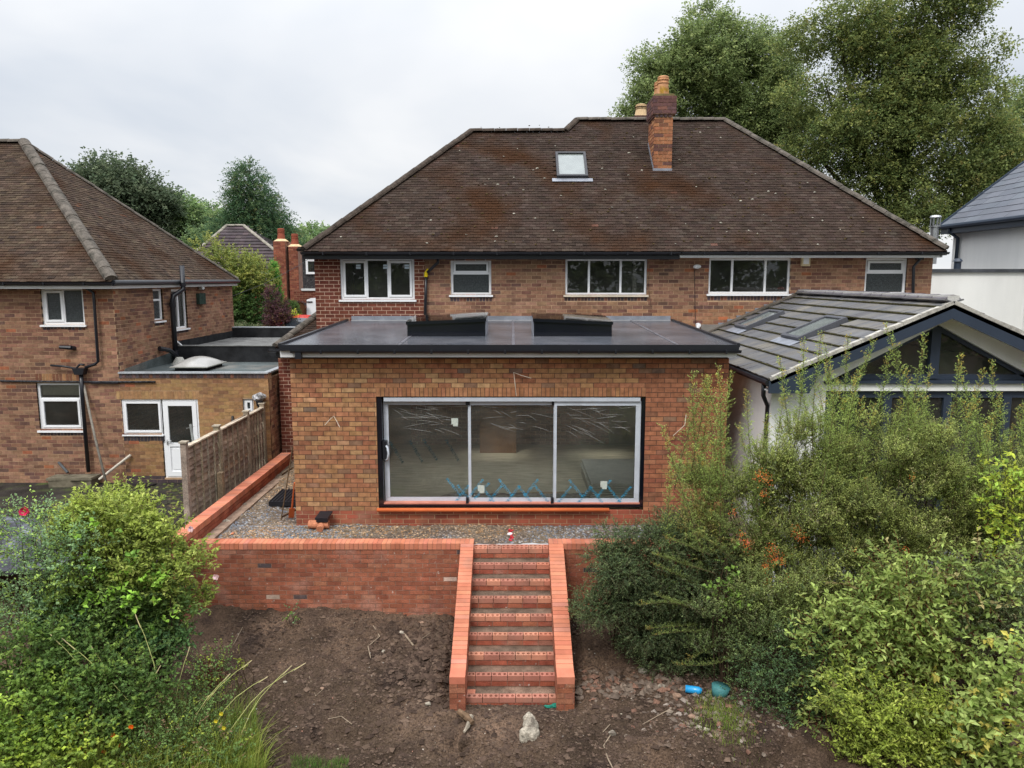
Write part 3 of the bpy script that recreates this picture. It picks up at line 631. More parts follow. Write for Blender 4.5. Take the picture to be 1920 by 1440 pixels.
# roof lights
glassk = glass('roof_light_glass', (.97, .97, .96), .5)
for (xa, xb, tl, tr) in ((764, 910, 603, 597), (1001, 1147, 597, 603)):
    yf = 14.15; yk = 15.45; p0 = at(xa, 630, yf); p1 = at(xb, 630, yf); zl, zrr = Zy(tl, yf), Zy(tr, yf); zb_ = p0.z-.05; up_ = .05
    q = MB(); P8 = [(p0.x, yf, zb_), (p1.x, yf, zb_), (p1.x, yk, zb_), (p0.x, yk, zb_), (p0.x, yf, zl-.06), (p1.x, yf, zrr-.06), (p1.x, yk, zrr-.06+up_), (p0.x, yk, zl-.06+up_)]
    t__ = .08
    q.v += P8; q.t += [(.5,)*3]*8; q.f += [(0, 1, 5, 4), (1, 2, 6, 5), (2, 3, 7, 6), (3, 0, 4, 7)]
    kerb = q.build('roof_light', blackg, ext)
    q = MB(); a, c, e_, f_ = Vector((p0.x-.02, yf-.03, zl-.06)), Vector((p1.x+.02, yf-.03, zrr-.06)), Vector((p1.x+.02, yk+.03, zrr-.06+up_)), Vector((p0.x-.02, yk+.03, zl-.06+up_))
    ux = (c-a).normalized(); vy = (f_-a).normalized()
    for o_, uu, vv in ((a, c-a, vy*.09), (f_-vy*.09, c-a, vy*.09), (a+vy*.09, ux*.09, f_-a-vy*.18), (c-ux*.09+vy*.09, ux*.09, f_-a-vy*.18)): q.ob(o_, uu, vv, (0, 0, .058))
    q.build('kerb_frame', blackg, kerb)
    q = MB(); q.ob(a+ux*.005+vy*.005+Vector((0, 0, .060)), (c-a)-ux*.01, (f_-a)-vy*.01, (0, 0, .012)); q.build('pane', glassk, kerb)
    sd = MB(); xs2 = p1.x if xa < 900 else p0.x
    sd.box(xs2-.012, xs2+.012, yf+.02, yk, zb_, max(zl, zrr)-.08); sd.build('grey_side', leadm, kerb)
# sliding doors
yd = yE+.05; D0, D1, DZ0, DZ1 = dO
sd = thing('sliding_door', (0, yd, DZ0), None, None); sd.parent = ext; sd.location = Vector((0, yd, DZ0))-ext.location
b = MB(); fb = .10
b.box(D0+.002, D0+.09, yd-.03, yd+.15, DZ0, DZ1).box(D1-.06, D1-.002, yd-.03, yd+.15, DZ0, DZ1).box(D0+.09, D1-.06, yd-.03, yd+.15, DZ1-.015, DZ1-.001).box(D0+.09, D1-.06, yd-.03, yd+.15, DZ0, DZ0+.05)
b.build('outer_frame', blackg, sd)
b = MB(); b.box(D0+.13, D1-.09, yd-.034, yd+.02, DZ1-.085, DZ1-.016); b.build('head_track', alu, sd)
b = MB(); b.box(D0+.09, D1-.06, yd-.033, yd+.1, DZ0+.05, DZ0+.075); b.build('bottom_track', mat('red_track_tape', (.55, .22, .16), rough=.5, var=.15, bump=0), sd)
x_a, x_b, x_c, x_d = D0+.10, Xp(878, 850, yE), Xp(1039, 850, yE), D1-.07
for i, (xa, xb, yy, zt) in enumerate(((x_a, x_b-.0, yd+.09, DZ1-.13), (x_b, x_c, yd+.05, DZ1-.13), (x_c, x_d, yd+.0, DZ1-.085))):
    q = MB(); bw = .07; q.box(xa, xb, yy, yy+.035, DZ0+.075, DZ0+.075+bw); 
    if i == 2: q.box(xa, xb, yy, yy+.035, zt-.08, zt)
    else: q.box(xa, xb, yy, yy+.035, zt-.035, zt+.05)
    tp = zt-.08 if i == 2 else zt-.035
    lw = .085 if i == 0 else .045; rw = .09 if i == 2 else .01
    q.box(xa+.0, xa+lw, yy-.004, yy+.034, DZ0+.075+bw, tp); q.box(xb-rw, xb, yy-.003, yy+.034, DZ0+.075+bw, tp)
    fr = q.build('door_panel', alu, sd)
    q = MB(); q.box(xa+lw, xb-rw, yy+.012, yy+.02, DZ0+.145, tp); q.build('pane', glassd, fr)
# black joints
b = MB()
for x_ in (x_b, x_c): b.box(x_-.05, x_+.0, yd-.036, yd+.04, DZ0+.06, DZ0+.16).box(x_-.045, x_+.03, yd+.02, yd+.04, DZ1-.16, DZ1-.09)
b.box(x_a-.03, x_a+.06, yd-.03, yd+.08, DZ0+.62+.25, DZ0+.95+.25); b.build('rubber_joint', black, sd)
hz = Zy(850, yE); hb = MB(); hb.tube([(x_a+.03, yd+.02, hz+.15), (x_a+.08, yd-.05, hz+.10), (x_a+.10, yd-.07, hz), (x_a+.08, yd-.05, hz-.10), (x_a+.03, yd+.02, hz-.15)], .02, 8)
hb.build('handle', alu, sd, smooth=True)
# protective film creases, notes and printing on the glass
b = MB(); rg = random.Random(11)
def crease(x, z, ang, ln, cv, yy):
    pts = []
    for i in range(9):
        t_ = i/8; pts.append((x+ln*t_*math.cos(ang), yy, z+ln*t_*math.sin(ang)-cv*t_*t_))
    b.tube(pts, [.0005+.0014*math.sin(math.pi*i/8) for i in range(9)], 4)
for i in range(70):
    pn = rg.choice((0, 0, 1, 2, 2)); x0 = (x_a+.1, x_b+.1, x_c+.1)[pn]; x1 = (x_b-.3, x_c-.3, x_d-.4)[pn]; yy = (yd+.085, yd+.045, yd-.004)[pn]
    crease(rg.uniform(x0, x1), DZ1-rg.uniform(.15, .62), rg.uniform(-.45, .25), rg.uniform(.12, .55), rg.uniform(-.02, .08), yy)
b.build('film_crease', mat('clear_film', (.48, .48, .46), rough=.3, var=.3, bump=0), sd, kind='stuff')
notem = mat('white_note', (.50, .55, .50), rough=.6, var=.06, bump=0)
for px, py, dy2 in ((852, 792, 0), (902, 917, -.04), (1132, 908, -.09)):
    p = at(px, py, yd); b = MB(); yy = yd+.08+dy2; b.box(p.x-.06, p.x+.06, yy, yy+.002, p.z-.05, p.z+.06); b.box(p.x-.03, p.x+.055, yy-.0025, yy-.0005, p.z-.085, p.z+.0); b.build('paper_note', notem, sd)
bluem = mat('blue_print', (.02, .14, .22), rough=.6, var=.3, bump=0); faintm = mat('faint_print', (.03, .055, .06), rough=.6, var=.3, bump=0)
def word(txt, x, y, z, size, ang, m, parent, name='printed_text', rx=math.pi/2):
    cu = bpy.data.curves.new(name, 'FONT'); cu.body = txt; cu.size = size; cu.offset = size*.015; cu.space_character = 1.15; cu.resolution_u = 1; cu.align_x = 'CENTER'
    o = bpy.data.objects.new(name, cu); me = bpy.data.meshes.new_from_object(o); bpy.data.objects.remove(o); bpy.data.curves.remove(cu)
    me.materials.append(m); o = link(name, me, parent); Mx = Matrix.Translation(Vector((x, y, z))-wl(parent)) @ Matrix.Rotation(rx, 4, 'X') @ Matrix.Rotation(ang, 4, 'Z'); o.matrix_local = Mx; return o
w1_ = word('PROTECTOR', D0+.9, yd+.084, DZ0+1.0, .07, R(-58), faintm, sd)
def again(o, x, y, z, ang):
    c = o.copy(); C.objects.link(c); c.matrix_local = Matrix.Translation(Vector((x, y, z))-wl(sd)) @ Matrix.Rotation(math.pi/2, 4, 'X') @ Matrix.Rotation(ang, 4, 'Z')
w2_ = word('PROTECTOR', x_b+.25, yd+.044, DZ0+.26, .062, R(48), mat('bright_blue_print', (.03, .30, .50), rough=.5, var=.3, bump=0), sd)
for px, py in ((740, 852), (777, 850), (845, 848)): p = at(px, py, yd); again(w1_, p.x, yd+.084, p.z, R(-60))
for i, px in enumerate((848, 868, 868, 895, 912, 930, 946, 964, 982, 998, 1014, 1060, 1078, 1098, 1116, 1134, 1150, 1172)):
    p = at(px, 925+(4 if i % 3 else -8), yd); yy = yd+.084 if px < 878 else (yd+.044 if px < 1039 else yd-.006)
    again(w2_, p.x, yy, p.z, R(52 if i % 2 else -52)); 
# interior
b = MB(); fl = DZ0+.02
b.box(exx0+.3, exx1-.3, yE+.302, 21.2, fl-.1, fl); b.build('floor', screed, ext)
b = MB(); b.box(exx0+.29, exx0+.34, yE+.302, yH, fl, ezt).box(exx1-.34, exx1-.29, yE+.302, yH, fl, ezt).box(exx0+.3, exx1-.3, 21.2, 21.3, fl, ezt).box(exx0+.3, -1.95, yE+.302, yH, ezt-.25, ezt-.2).box(1.88, exx1-.3, yE+.302, yH, ezt-.25, ezt-.2)
b.box(-.5, .4, yE+.302, yH, ezt-.25, ezt-.2).box(-1.95, -.5, yE+.302, 14.1, ezt-.25, ezt-.2).box(.4, 1.88, yE+.302, 14.1, ezt-.25, ezt-.2).box(-1.95, -.5, 15.5, yH, ezt-.25, ezt-.2).box(.4, 1.88, 15.5, yH, ezt-.25, ezt-.2)
b.box(exx0+.3, exx0+1.4, yH-.01, yH+.3, fl, ezt).box(exx1-1.4, exx1-.3, yH-.01, yH+.3, fl, ezt)
b.build('room_lining', plaster, ext)
# things inside the new room
def simple(name, b, m, label, cat, smooth=False, **k): return b.build(name, m, None, label, cat, smooth=smooth, **k)
st = thing('insulation_board', (1.95, 14.2, fl), 'stack of grey insulation boards on the new room floor behind the right-hand door', 'boards')
for i in range(7):
    b = MB(); b.box(1.45+random.uniform(-.02, .02), 2.7, 13.35+random.uniform(-.02, .02), 15.3, fl+.04*i+.002, fl+.04*i+.036); b.build('board', mat('board%d' % i, (.62+.03*(i % 2), .62, .55), var=.1, bump=0), st)
b = MB(); b.ob((.05, 13.55, fl), (.95, .08, 0), (-.01, .1, 0), (0, 0, .03)); simple('timber_offcut', b, mat('raw_timber', (.42, .30, .17), var=.15), 'pale timber offcut lying inside the middle sliding door', 'timber')
b = MB(); rg = random.Random(5)
for i in range(9):
    x = -1.0+i*.38; b.blob((x, 13.45, fl+.02), (.28, .12, .05), i, rough=.35, sub=2)
simple('plastic_sheeting', b, mat('crumpled_plastic', (.30, .28, .24), rough=.25, var=.4, scale=20, spec=.6), 'crumpled clear plastic sheeting along the foot of the sliding doors inside', 'sheeting')
b = MB(); b.box(-.75, .1, 17.0, 17.05, fl, fl+1.5); simple('timber_sheet', b, mat('plywood', (.20, .10, .045), var=.25), 'brown plywood sheet leaning inside behind the middle door', 'plywood')
p = at(949, 790, 14.6); b = MB(); b.box(p.x-.02, p.x+.02, 14.6, 14.63, H-2.4, H-1.75+.0); simple('orange_strap', b, orange_p, 'narrow orange strap hanging inside behind the middle door', 'strap')
b = MB(); b.tube([at(707, 956, yE-.07), at(1142, 956, yE-.07)], .035, 12); simple('plastic_pipe', b, orange_p, 'long orange plastic pipe lying on the ledge under the sliding doors', 'pipe', smooth=True)
# loose wires sticking out of the brickwork
for i, (l, lab) in enumerate((([(609, 797), (626, 780), (637, 801)], 'two pale loose wires sticking from the brick left of the doors'),
              ([(963, 699), (966, 722), (968, 742)], 'pale loose wire hanging above the sliding doors'), ([(963, 699), (978, 704), (996, 709)], 'pale loose wire pointing right above the sliding doors'),
              ([(1288, 779), (1284, 797), (1262, 817)], 'pale loose wire curling from the wall right of the doors'))):
    b = MB(); P3 = [at(x, y, yE-.06 if (j == 1) == (i == 0) else yE-.1) for j, (x, y) in enumerate(l)]
    if i == 0: P3 = [at(609, 797, yE-.12), at(618, 787, yE-.07), at(626, 780, yE-.0), at(631, 789, yE-.08), at(637, 801, yE-.13)]
    else: P3[0].y = yE
    b.tube(P3, .006, 6); simple('loose_wire', b, mat('wire%d' % i, (.6, .52, .42), var=.1, bump=0), lab, 'wire')

# ================= right-hand neighbour's gabled extension =================
gx0, gxr, gx1 = 4.07, 6.86, 9.65; gy0 = 11.65; gze = H-1.57; gzr = H-.37
gab = thing('gabled_extension', (gxr, 12.0, GZ), 'white rendered extension with grey tiled gable roof and anthracite glazed gable, behind the tall hedge', 'building')
gs = Vector((gxr-gx0, 0, gzr-gze)).normalized(); gn = Vector((-(gzr-gze), 0, gxr-gx0)).normalized(); gsl = Vector((gxr-gx0, 0, gzr-gze)).length
gs2 = Vector((-gs.x, 0, gs.z)); gn2 = Vector((-gn.x, 0, gn.z))
b = MB(); b.prism([(gx0, gy0, gze-.03), (gxr, gy0, gzr-.03), (gxr, yH-.05, gzr-.03), (gx0, yH-.05, gze-.03)], gn*-.05); b.prism([(gx1, gy0, gze-.03), (gxr, gy0, gzr-.03), (gxr, yH-.05, gzr-.03), (gx1, yH-.05, gze-.03)], gn2*-.05); b.build('roof', mat('mossy_underlay', (.045, .045, .02), var=.4, scale=14), gab)
GP = Vector((gx0, gy0, gze))
def gus(px, py): q = atp(px, py, GP, gn); return (q.y-gy0, (q-GP).dot(gs))
r1a = gus(1400, 622); r1b = gus(1480, 592); r1c = gus(1380, 617); r2a = gus(1499, 644); r2b = gus(1592, 605); r2c = gus(1466, 637)
RL = [(min(r1a[0], r1c[0]), max(r1a[0], r1c[0]), r1a[1], r1b[1]), (r2a[0], r2c[0], r2a[1], r2b[1])]
RL = [(3.95, 4.62, .95, 2.0), (1.95, 2.68, .95, 2.0)] if any(h[1]-h[0] < .3 or h[3]-h[2] < .4 for h in RL) else RL
print('RL', RL)
rowsg = [(-.03+i*.318, .0, yH-.06-gy0) for i in range(10)]
tiles(gab, GP, YV, gs, gn, rowsg, .318, .165, .36, .022, T(P_GREY, .08, .02), tile_grey, nobj=300, lift=.02, stag=False,
      holes=[(h[0]-.02, h[1]+.02, h[2]-.05, h[3]) for h in RL])
tiles(gab, Vector((gx1, gy0, gze)), YV, gs2, gn2, rowsg, .318, .33, .36, .022, T(P_GREY, .08, .02), tile_grey, nobj=0, lift=.02, stag=False)
mossm = mat('olive_moss', (.075, .068, .03), var=.5, scale=20, bump=.6)
b = MB()
for i in range(1, 10):
    for (y0, y1) in ((.0, RL[1][0]-.02), (RL[1][1]+.02, RL[0][0]-.02), (RL[0][1]+.02, yH-gy0-.1)) if RL[0][2]-.1 < -.03+i*.318 < RL[0][3] else ((0, yH-gy0-.1),):
        o_ = GP+gs*(-.03+i*.318-.012)+YV*y0+gn*.008; b.ob(o_, YV*(y1-y0), gs*.012, gn*.028)
b.build('moss_edge', mossm, gab, kind='stuff')
mat('grey_window_frame', (.085, .088, .10), rough=.4, var=.1, bump=0)
for h in RL:
    q = MB(); o_ = lambda y, s_, hh=0: GP+YV*y+gs*s_+gn*hh
    t_ = .07
    for (a, c, e_, f_) in ((h[0], h[1], h[2], h[2]+t_), (h[0], h[1], h[3]-t_, h[3]), (h[0], h[0]+t_, h[2]+t_, h[3]-t_), (h[1]-t_, h[1], h[2]+t_, h[3]-t_)): q.ob(o_(a, e_), YV*(c-a), gs*(f_-e_), gn*.11)
    rl = q.build('roof_window', MATS['grey_window_frame'], gab); q = MB(); q.ob(o_(h[0]+t_, h[2]+t_, .07), YV*(h[1]-h[0]-2*t_), gs*(h[3]-h[2]-2*t_), gn*.008); q.build('pane', MATS['skylight_glass'], rl)
    q = MB(); q.ob(o_(h[0]-.08, h[2]-.2, .045), YV*(h[1]-h[0]+.16), gs*.19, gn*.008); q.build('flashing', leadm, rl)
ridge(gab, (gxr, gy0+.02, gzr+.05), (gxr, yH-.05, gzr+.05), .13, .42, mat('grey_ridge', (.14, .13, .14), rough=.6, var=.15), gap=.012)
b = MB(); b.ob((gxr-.09, gy0+.02, gzr+.03), (.18, 0, 0), (0, yH-gy0-.1, 0), (0, 0, .085)); b.build('ridge_mortar', mat('white_mortar', (.5, .49, .46), var=.1), gab)
# stepped lead flashing up the house wall
b = MB(); sl = (gzr-gze)/(gxr-gx0)
for i in range(14):
    x = gx0+i*.215; z = gze+(x-gx0)*sl
    if x < gxr-.1: b.box(x, x+.23, yH-.03, yH-.006, z-.02, math.floor((z+.17-zb0)/.0875)*.0875+zb0+.02)
b.build('stepped_flashing', leadm, gab)
b = MB(); b.ob((gx0-.05, yH-.16, gze+.02), Vector((gxr-gx0, 0, gzr-gze))*1.02, (0, .12, .03), (0, 0, .03)); b.build('mortar_fillet', ridgem, gab)
# verge mortar and bargeboards
for sgn, xe in ((1, gx0), (-1, gx1)):
    g_ = Vector((gxr-xe, 0, gzr-gze)); nup = gn if sgn > 0 else gn2
    b = MB(); 
    for i in range(22): 
        a = i/22; p_ = Vector((xe, gy0-.02, gze-.02))+g_*a; b.ob(p_, g_/22*.97, (0, .1, 0), nup*(.05+.012*random.random()))
    b.build('verge_mortar', mat('verge_mortar%d' % sgn, (.40, .38, .34), var=.35, scale=9, bump=.6), gab)
    b = MB(); 
    b.prism([Vector((xe-.02*sgn, gy0, gze-.03)), Vector((gxr, gy0, gzr-.03)), Vector((gxr, gy0, gzr-.24)), Vector((xe+.75*sgn, gy0, gze-.03+.75*sl-.24)), Vector((xe+.62*sgn, gy0, gze-.22)), Vector((xe-.02*sgn, gy0, gze-.22))], (0, .03, 0))
    b.build('bargeboard', anth, gab)
    b = MB(); b.prism([Vector((xe, gy0+.03, gze-.20)), Vector((xe+.62*sgn, gy0+.03, gze-.20)), Vector((xe+.62*sgn, 12.0, gze-.20)), Vector((xe, 12.0, gze-.20))], (0, 0, .02)); 
    b.prism([Vector((xe+.7*sgn, gy0+.03, gze+.7*sl-.2)), Vector((gxr, gy0+.03, gzr-.2)), Vector((gxr, 12.0, gzr-.2)), Vector((xe+.7*sgn, 12.0, gze+.7*sl-.2))], (0, 0, .02)); b.build('soffit', render_w, gab)
# front wall
yg = 12.0; gw0, gw1 = 4.22, 9.5
head = Zy(733, yg); tb = Zy(713, yg); gap0 = Xp(1545, 800, yg); gzw = GZ-.2
b = MB(); b.box(gw0, gap0, yg, yg+.28, gzw, gze+.06).box(gap0, gw1, yg, yg+.28, head, tb-.03)
def zro(x): return gze-.12+(gxr-abs(x-gxr)-gx0)*sl
tx0 = Xp(1558, 700, yg); tap = zro(gxr)-.24
b.prism([(gw0, yg, gze+.059), (tx0, yg, gze+.059), (tx0, yg, tb), (gxr, yg, tap), (gxr, yg, zro(gxr)), (gw0, yg, zro(gw0)+.02)], (0, .28, 0))
b.prism([(gw1, yg, tb-.03), (gw1, yg, zro(gw1)), (gxr, yg, zro(gxr)), (gxr, yg, tap), (2*gxr-tx0, yg, tb)], (0, .28, 0))
b.build('wall', render_w, gab)
b = MB(); b.box(gw0, gw0+.28, yg+.281, yH-.05, gzw, gze+.04); b.build('side_wall', render_w, gab); b = MB(); b.box(gw1-.28, gw1, yg+.281, yH-.05, gzw, gze+.04); b.build('side_wall', render_w, gab)
# glazed gable
tri = MB(); fr = .06
A1, B1, C1 = Vector((tx0, yg+.08, tb)), Vector((2*gxr-tx0, yg+.08, tb)), Vector((gxr, yg+.08, tap))
tri.ob(A1, B1-A1, (0, .08, 0), (0, 0, .085)); tri.ob(A1, C1-A1, (0, .08, 0), (0, 0, -.075)); tri.ob(B1, C1-B1, (0, .08, 0), (0, 0, -.075)); tri.box(gxr-.075, gxr+.075, yg+.05, yg+.17, tb+.02, tap-.03)
gw = tri.build('gable_window', anth, gab)
q = MB(); q.prism([A1+Vector((.1, .05, .03)), Vector((gxr-.02, yg+.13, tb+.03)), Vector((gxr-.02, yg+.13, tap-.06))], (0, .008, 0)); q.build('pane', glassm, gw)
q = MB(); q.prism([Vector((gxr+.02, yg+.13, tb+.03)), B1+Vector((-.1, .05, .03)), Vector((gxr+.02, yg+.13, tap-.06))], (0, .008, 0)); q.build('pane', glassm, gw)
b = MB(); b.box(tx0-.1, gw1, yg-.05, yg+.1, tb-.05, tb-.005); b.build('sill', anth, gab)
# bifold doors
bd = MB(); bz0 = GZ+.02; bd.box(gap0, gw1-.3, yg+.06, yg+.15, head-.12, head-.001).box(gap0, gw1-.3, yg+.06, yg+.15, bz0, bz0+.1)
xx = gap0
while xx < gw1: bd.box(xx, xx+.13, yg+.055, yg+.145, bz0+.1, head-.12); xx += .98
bo = bd.build('folding_door', anth, gab)
xx = gap0
while xx < gw1-.5: q = MB(); q.box(xx+.13, xx+.98, yg+.1, yg+.11, bz0+.1, head-.12); q.build('pane', glassm, bo); xx += .98
b = MB(); b.box(gw0+.3, gw1-.3, yg+.3, yH-.1, gzw, GZ+.02); b.build('floor', mat('grey_floor_tile', (.16, .16, .17), rough=.4, var=.1), gab)
b = MB(); b.box(gw0+.28, gw1-.28, yH-.12, yH-.1, GZ, gze+.5); b.build('room_lining', darkroom, gab)
gutter_o = MB(); gutter_o.tube([(gx0-.02, gy0+.02, gze-.06), (gx0-.02, yH-.1, gze-.06)], .055, 8); gutter_o.build('gutter', black, gab)
pipe('downpipe', [(gx0, 11.95, gze-.1), (gx0, 11.95, gze-.3), (gw0-.02, 12.1, gze-.5), (gw0-.05, 12.1, GZ)], .036, black, gab)
p = at(1500, 802, yg-.05); b = MB(); b.box(p.x-.05, p.x+.05, yg-.1, yg-.002, p.z-.1, p.z+.1); b.build('wall_lamp', anth, gab)
b = MB(); b.box(exx1+.45, 9.9, 10.5, 12.0, GZ-.3, GZ-.09); b.build('patio', mat('patio_slab', (.16, .16, .165), var=.2, scale=2), gab)

# ================= white house at the far right =================
wy = 19.2
wh = thing('white_house', (14, wy, GZ), 'white rendered modern house with dark slate roof at the right edge', 'house')
wx0 = 9.99; zt = Zy(511, wy)
b = MB(); b.box(wx0+.06, 20, wy, wy+3.0, GZ-.2, zt-.001); b.build('wall', render_w, wh)
b = MB(); b.box(wx0, 20, wy-.06, wy+3.1, zt, zt+.09); b.build('coping', mat('grey_coping', (.07, .075, .085), rough=.5), wh)
b = MB(); p = at(1795, 500, wy+1); b.tube([(p.x, wy+1, zt+.05), (p.x, wy+1, zt+.30)], .09, 8).tube([(p.x, wy+1, zt+.30), (p.x, wy+1, zt+.38)], [.13, .07], 8); b.build('roof_vent', anth, wh)
wX = 12.75; wy0, wy1 = 15.0, 22.7; mw = .78; ezw = at(1762, 424, 22.7).z
b = MB(); b.box(wX+.35, 22, wy0, wy1-.15, GZ, ezw-.05); b.build('upper_wall', render_w, wh)
b = MB(); b.prism([(wX+.35, wy1-.16, ezw-.06), (20.5, wy1-.16, ezw-.06), (17, wy1-.16, ezw+3.1)], (0, -.05, 0)); b.build('gable_wall', render_w, wh)
b = MB(); b.prism([(wX, wy0, ezw), (wX, wy1, ezw), (wX+4.4, wy1, ezw+4.4*mw), (wX+4.4, wy0, ezw+4.4*mw)], (0, 0, -.08)); b.prism([(wX+4.4, wy0, ezw+4.4*mw), (wX+4.4, wy1, ezw+4.4*mw), (wX+8.8, wy1, ezw), (wX+8.8, wy0, ezw)], (0, 0, -.08)); b.build('roof', tile_dark, wh)
slm = mat('blue_grey_slate', tint=True, rough=.5, var=.08, scale=2, fine=.05, bump=.1, spec=.4)
wn = Vector((-mw, 0, 1)).normalized(); ws_ = Vector((1, 0, mw)).normalized(); SW = math.sqrt(1+mw*mw)
tiles(wh, Vector((wX, 0, ezw)), YV, ws_, wn, [(i*.30, wy0, wy1-.02) for i in range(int(4.4*SW/.30))], .30, .6, .36, .008, T([(1, (.135, .145, .17)), (1, (.12, .13, .155))], .05, .02), slm, nobj=120, lift=.006)
b = MB(); b.ob((wX-.02, wy1-.03, ezw-.05), (4.42, 0, 4.42*mw), (0, .07, 0), (0, 0, .1)); b.build('verge_trim', anth, wh)
g_ = MB(); g_.tube([(wX-.05, wy0, ezw-.04), (wX-.05, wy1+.02, ezw-.04)], .065, 8); g_.build('gutter', anth, wh)
b = MB(); b.box(wX+.03, wX+.06, wy0, wy1-.02, ezw-.24, ezw-.03).box(wX+.06, wX+.36, wy0, wy1-.02, ezw-.24, ezw-.2); b.build('fascia', anth, wh)
pipe('downpipe', [(wX, wy1-.5, ezw-.08), (wX+.02, wy1-.5, ezw-.2), (wX+.28, wy1-.5, ezw-.38), (wX+.28, wy1-.5, zt+.1)], .05, anth, wh)
# metal flue
p = at(1751, 452, 20.2); fl_ = MB(); z0 = p.z-.6; z1 = Zy(404, 20.2)
fl_.tube([(p.x, 20.2, z0), (p.x, 20.2, z1-.3)], .10, 14).tube([(p.x, 20.2, z1-.3), (p.x, 20.2, z1-.27)], .14, 14)
for k in range(8): a = k*math.pi/4; fl_.tube([(p.x+.12*math.cos(a), 20.2+.12*math.sin(a), z1-.28), (p.x+.12*math.cos(a), 20.2+.12*math.sin(a), z1-.04)], .012, 5)
fl_.tube([(p.x, 20.2, z1-.05), (p.x, 20.2, z1)], [.15, .12], 14); fl_.build('flue', mat('stainless_steel', (.45, .46, .47), rough=.3, metal=.8, var=.2, bump=0), house)
# ================= left house =================
yL = 17.3; GL = H-4.81; lw = -9.18; lx0 = -14.5; yB = 24.7
lh = thing('detached_house', (lw, yL, GL), 'brown brick house at the left edge with mossy hipped roof and black drainpipes', 'house')
eL = H-.03; lz1 = eL-.02
LW1 = rect(77, 157, 540, 609, yL); LW2 = rect(71, 153, 718, 807, yL)
lo = (lx0, yL, GL)
brickwall(lh, lo, XV, -YV, lw-lx0, lz1-GL, .2415, .0875, [op(LW1, lx0, GL), op(LW2, lx0, GL)], T(P_OLD, .14), brickm, mort_old, j=.012, nobj=200,
          solid=[(LW1[0]-lx0, LW1[1]-lx0, LW1[2]-GL-.13, LW1[2]-GL-.045, .079, T(P_BLUE, .3)), (LW2[0]-lx0, LW2[1]-lx0, LW2[2]-GL-.13, LW2[2]-GL-.045, .079, T(P_BLUE, .3)),
                 (LW2[0]-lx0, LW2[1]-lx0, LW2[3]-GL+.05, LW2[3]-GL+.22, .079, T([(1, (.34, .18, .09)), (.6, (.2, .09, .055))], .1))], vis=lambda c: c.x > -11.8)
window(lh, yL, LW1, [(0, 1, (.5,), ('co', 'o'))], label='frosted two-light upstairs window of the left house')
window(lh, yL, LW2, [(0, .68, (), ('c',)), (.68, 1, (), ('f',))], label='ground-floor window of the left house with a blind in its top light')
b = MB(); b.box(LW2[0]+.08, LW2[1]-.06, yL+.1, yL+.12, LW2[3]-.3, LW2[3]-.06)
lhw = b.build('blind', mat('cream_blind', (.40, .38, .31), var=.08, scale=3), lh)
# side wall, seen in perspective
SW1 = (atx(288, 570, lw).y, atx(306, 570, lw).y); SW2 = (atx(323, 580, lw).y, atx(351, 580, lw).y)
def opS(a, c, za, zb): return (a-yL, c-yL, za-GL, zb-GL)
zs1 = (atx(297, 602, lw).z, atx(297, 541, lw).z); zs2 = (atx(337, 617, lw).z, atx(337, 542, lw).z)
opsS = [opS(SW1[0], SW1[1], *zs1), opS(SW2[0], SW2[1], *zs2)]
brickwall(lh, (lw, yL, GL), YV, XV, yB-yL, lz1-GL, .2415, .0875, opsS, T(P_OLD, .16), brickm, mort_old, j=.012, nobj=90, ins=.006, vis=lambda c: c.z > H-2.2,
          solid=[(SW1[0]-yL, SW1[1]-yL, zs1[0]-GL-.12, zs1[0]-GL-.03, .08, T(P_BLUE, .3)), (SW2[0]-yL, SW2[1]-yL, zs2[0]-GL-.12, zs2[0]-GL-.03, .08, T(P_BLUE, .3))])
for (a, c), (za, zb), sp in ((SW1, zs1, 'h'), (SW2, zs2, 'v')):
    f = MB(); x_ = lw-.05; f.box(x_-.06, x_, a, a+.06, za, zb).box(x_-.06, x_, c-.06, c, za, zb).box(x_-.06, x_, a+.06, c-.06, za, za+.06).box(x_-.06, x_, a+.06, c-.06, zb-.06, zb)
    if sp == 'h': f.box(x_-.06, x_+.003, a+.06, c-.06, za+(zb-za)*.62, za+(zb-za)*.62+.05)
    else: f.box(x_-.06, x_+.003, (a+c)/2-.03, (a+c)/2+.03, za+.06, zb-.06)
    fo = f.build('window', upvc, lh); q = MB(); q.box(x_-.04, x_-.03, a+.06, c-.06, za+.06, zb-.06); q.build('pane', obsc if sp == 'h' else glassm, fo)
    q = MB(); q.box(x_-.2, x_-.18, a+.06, c-.06, za, zb); q.build('curtain', curtain, fo)
    q = MB(); q.box(x_, lw+.05, a-.03, c+.03, za-.04, za-.002); q.build('sill', upvc, fo)
b = MB(); b.box(lx0, lw-.25, yB-.2, yB, GL, lz1).box(lx0, lx0+.2, yL+.25, yB, GL, lz1); b.build('rear_wall', MATS['plain_brick'], lh)
b = MB(); b.box(lx0+.2, lw-.25, yL+.26, yB-.2, lz1-.2, lz1-.1).box(lx0+.2, lw-.25, yL+.26, yB-.2, GL+2.3, GL+2.4).box(lx0+.2, lw-.25, yL+3.2, yL+3.3, GL, lz1-.2); b.build('interior', darkroom, lh)
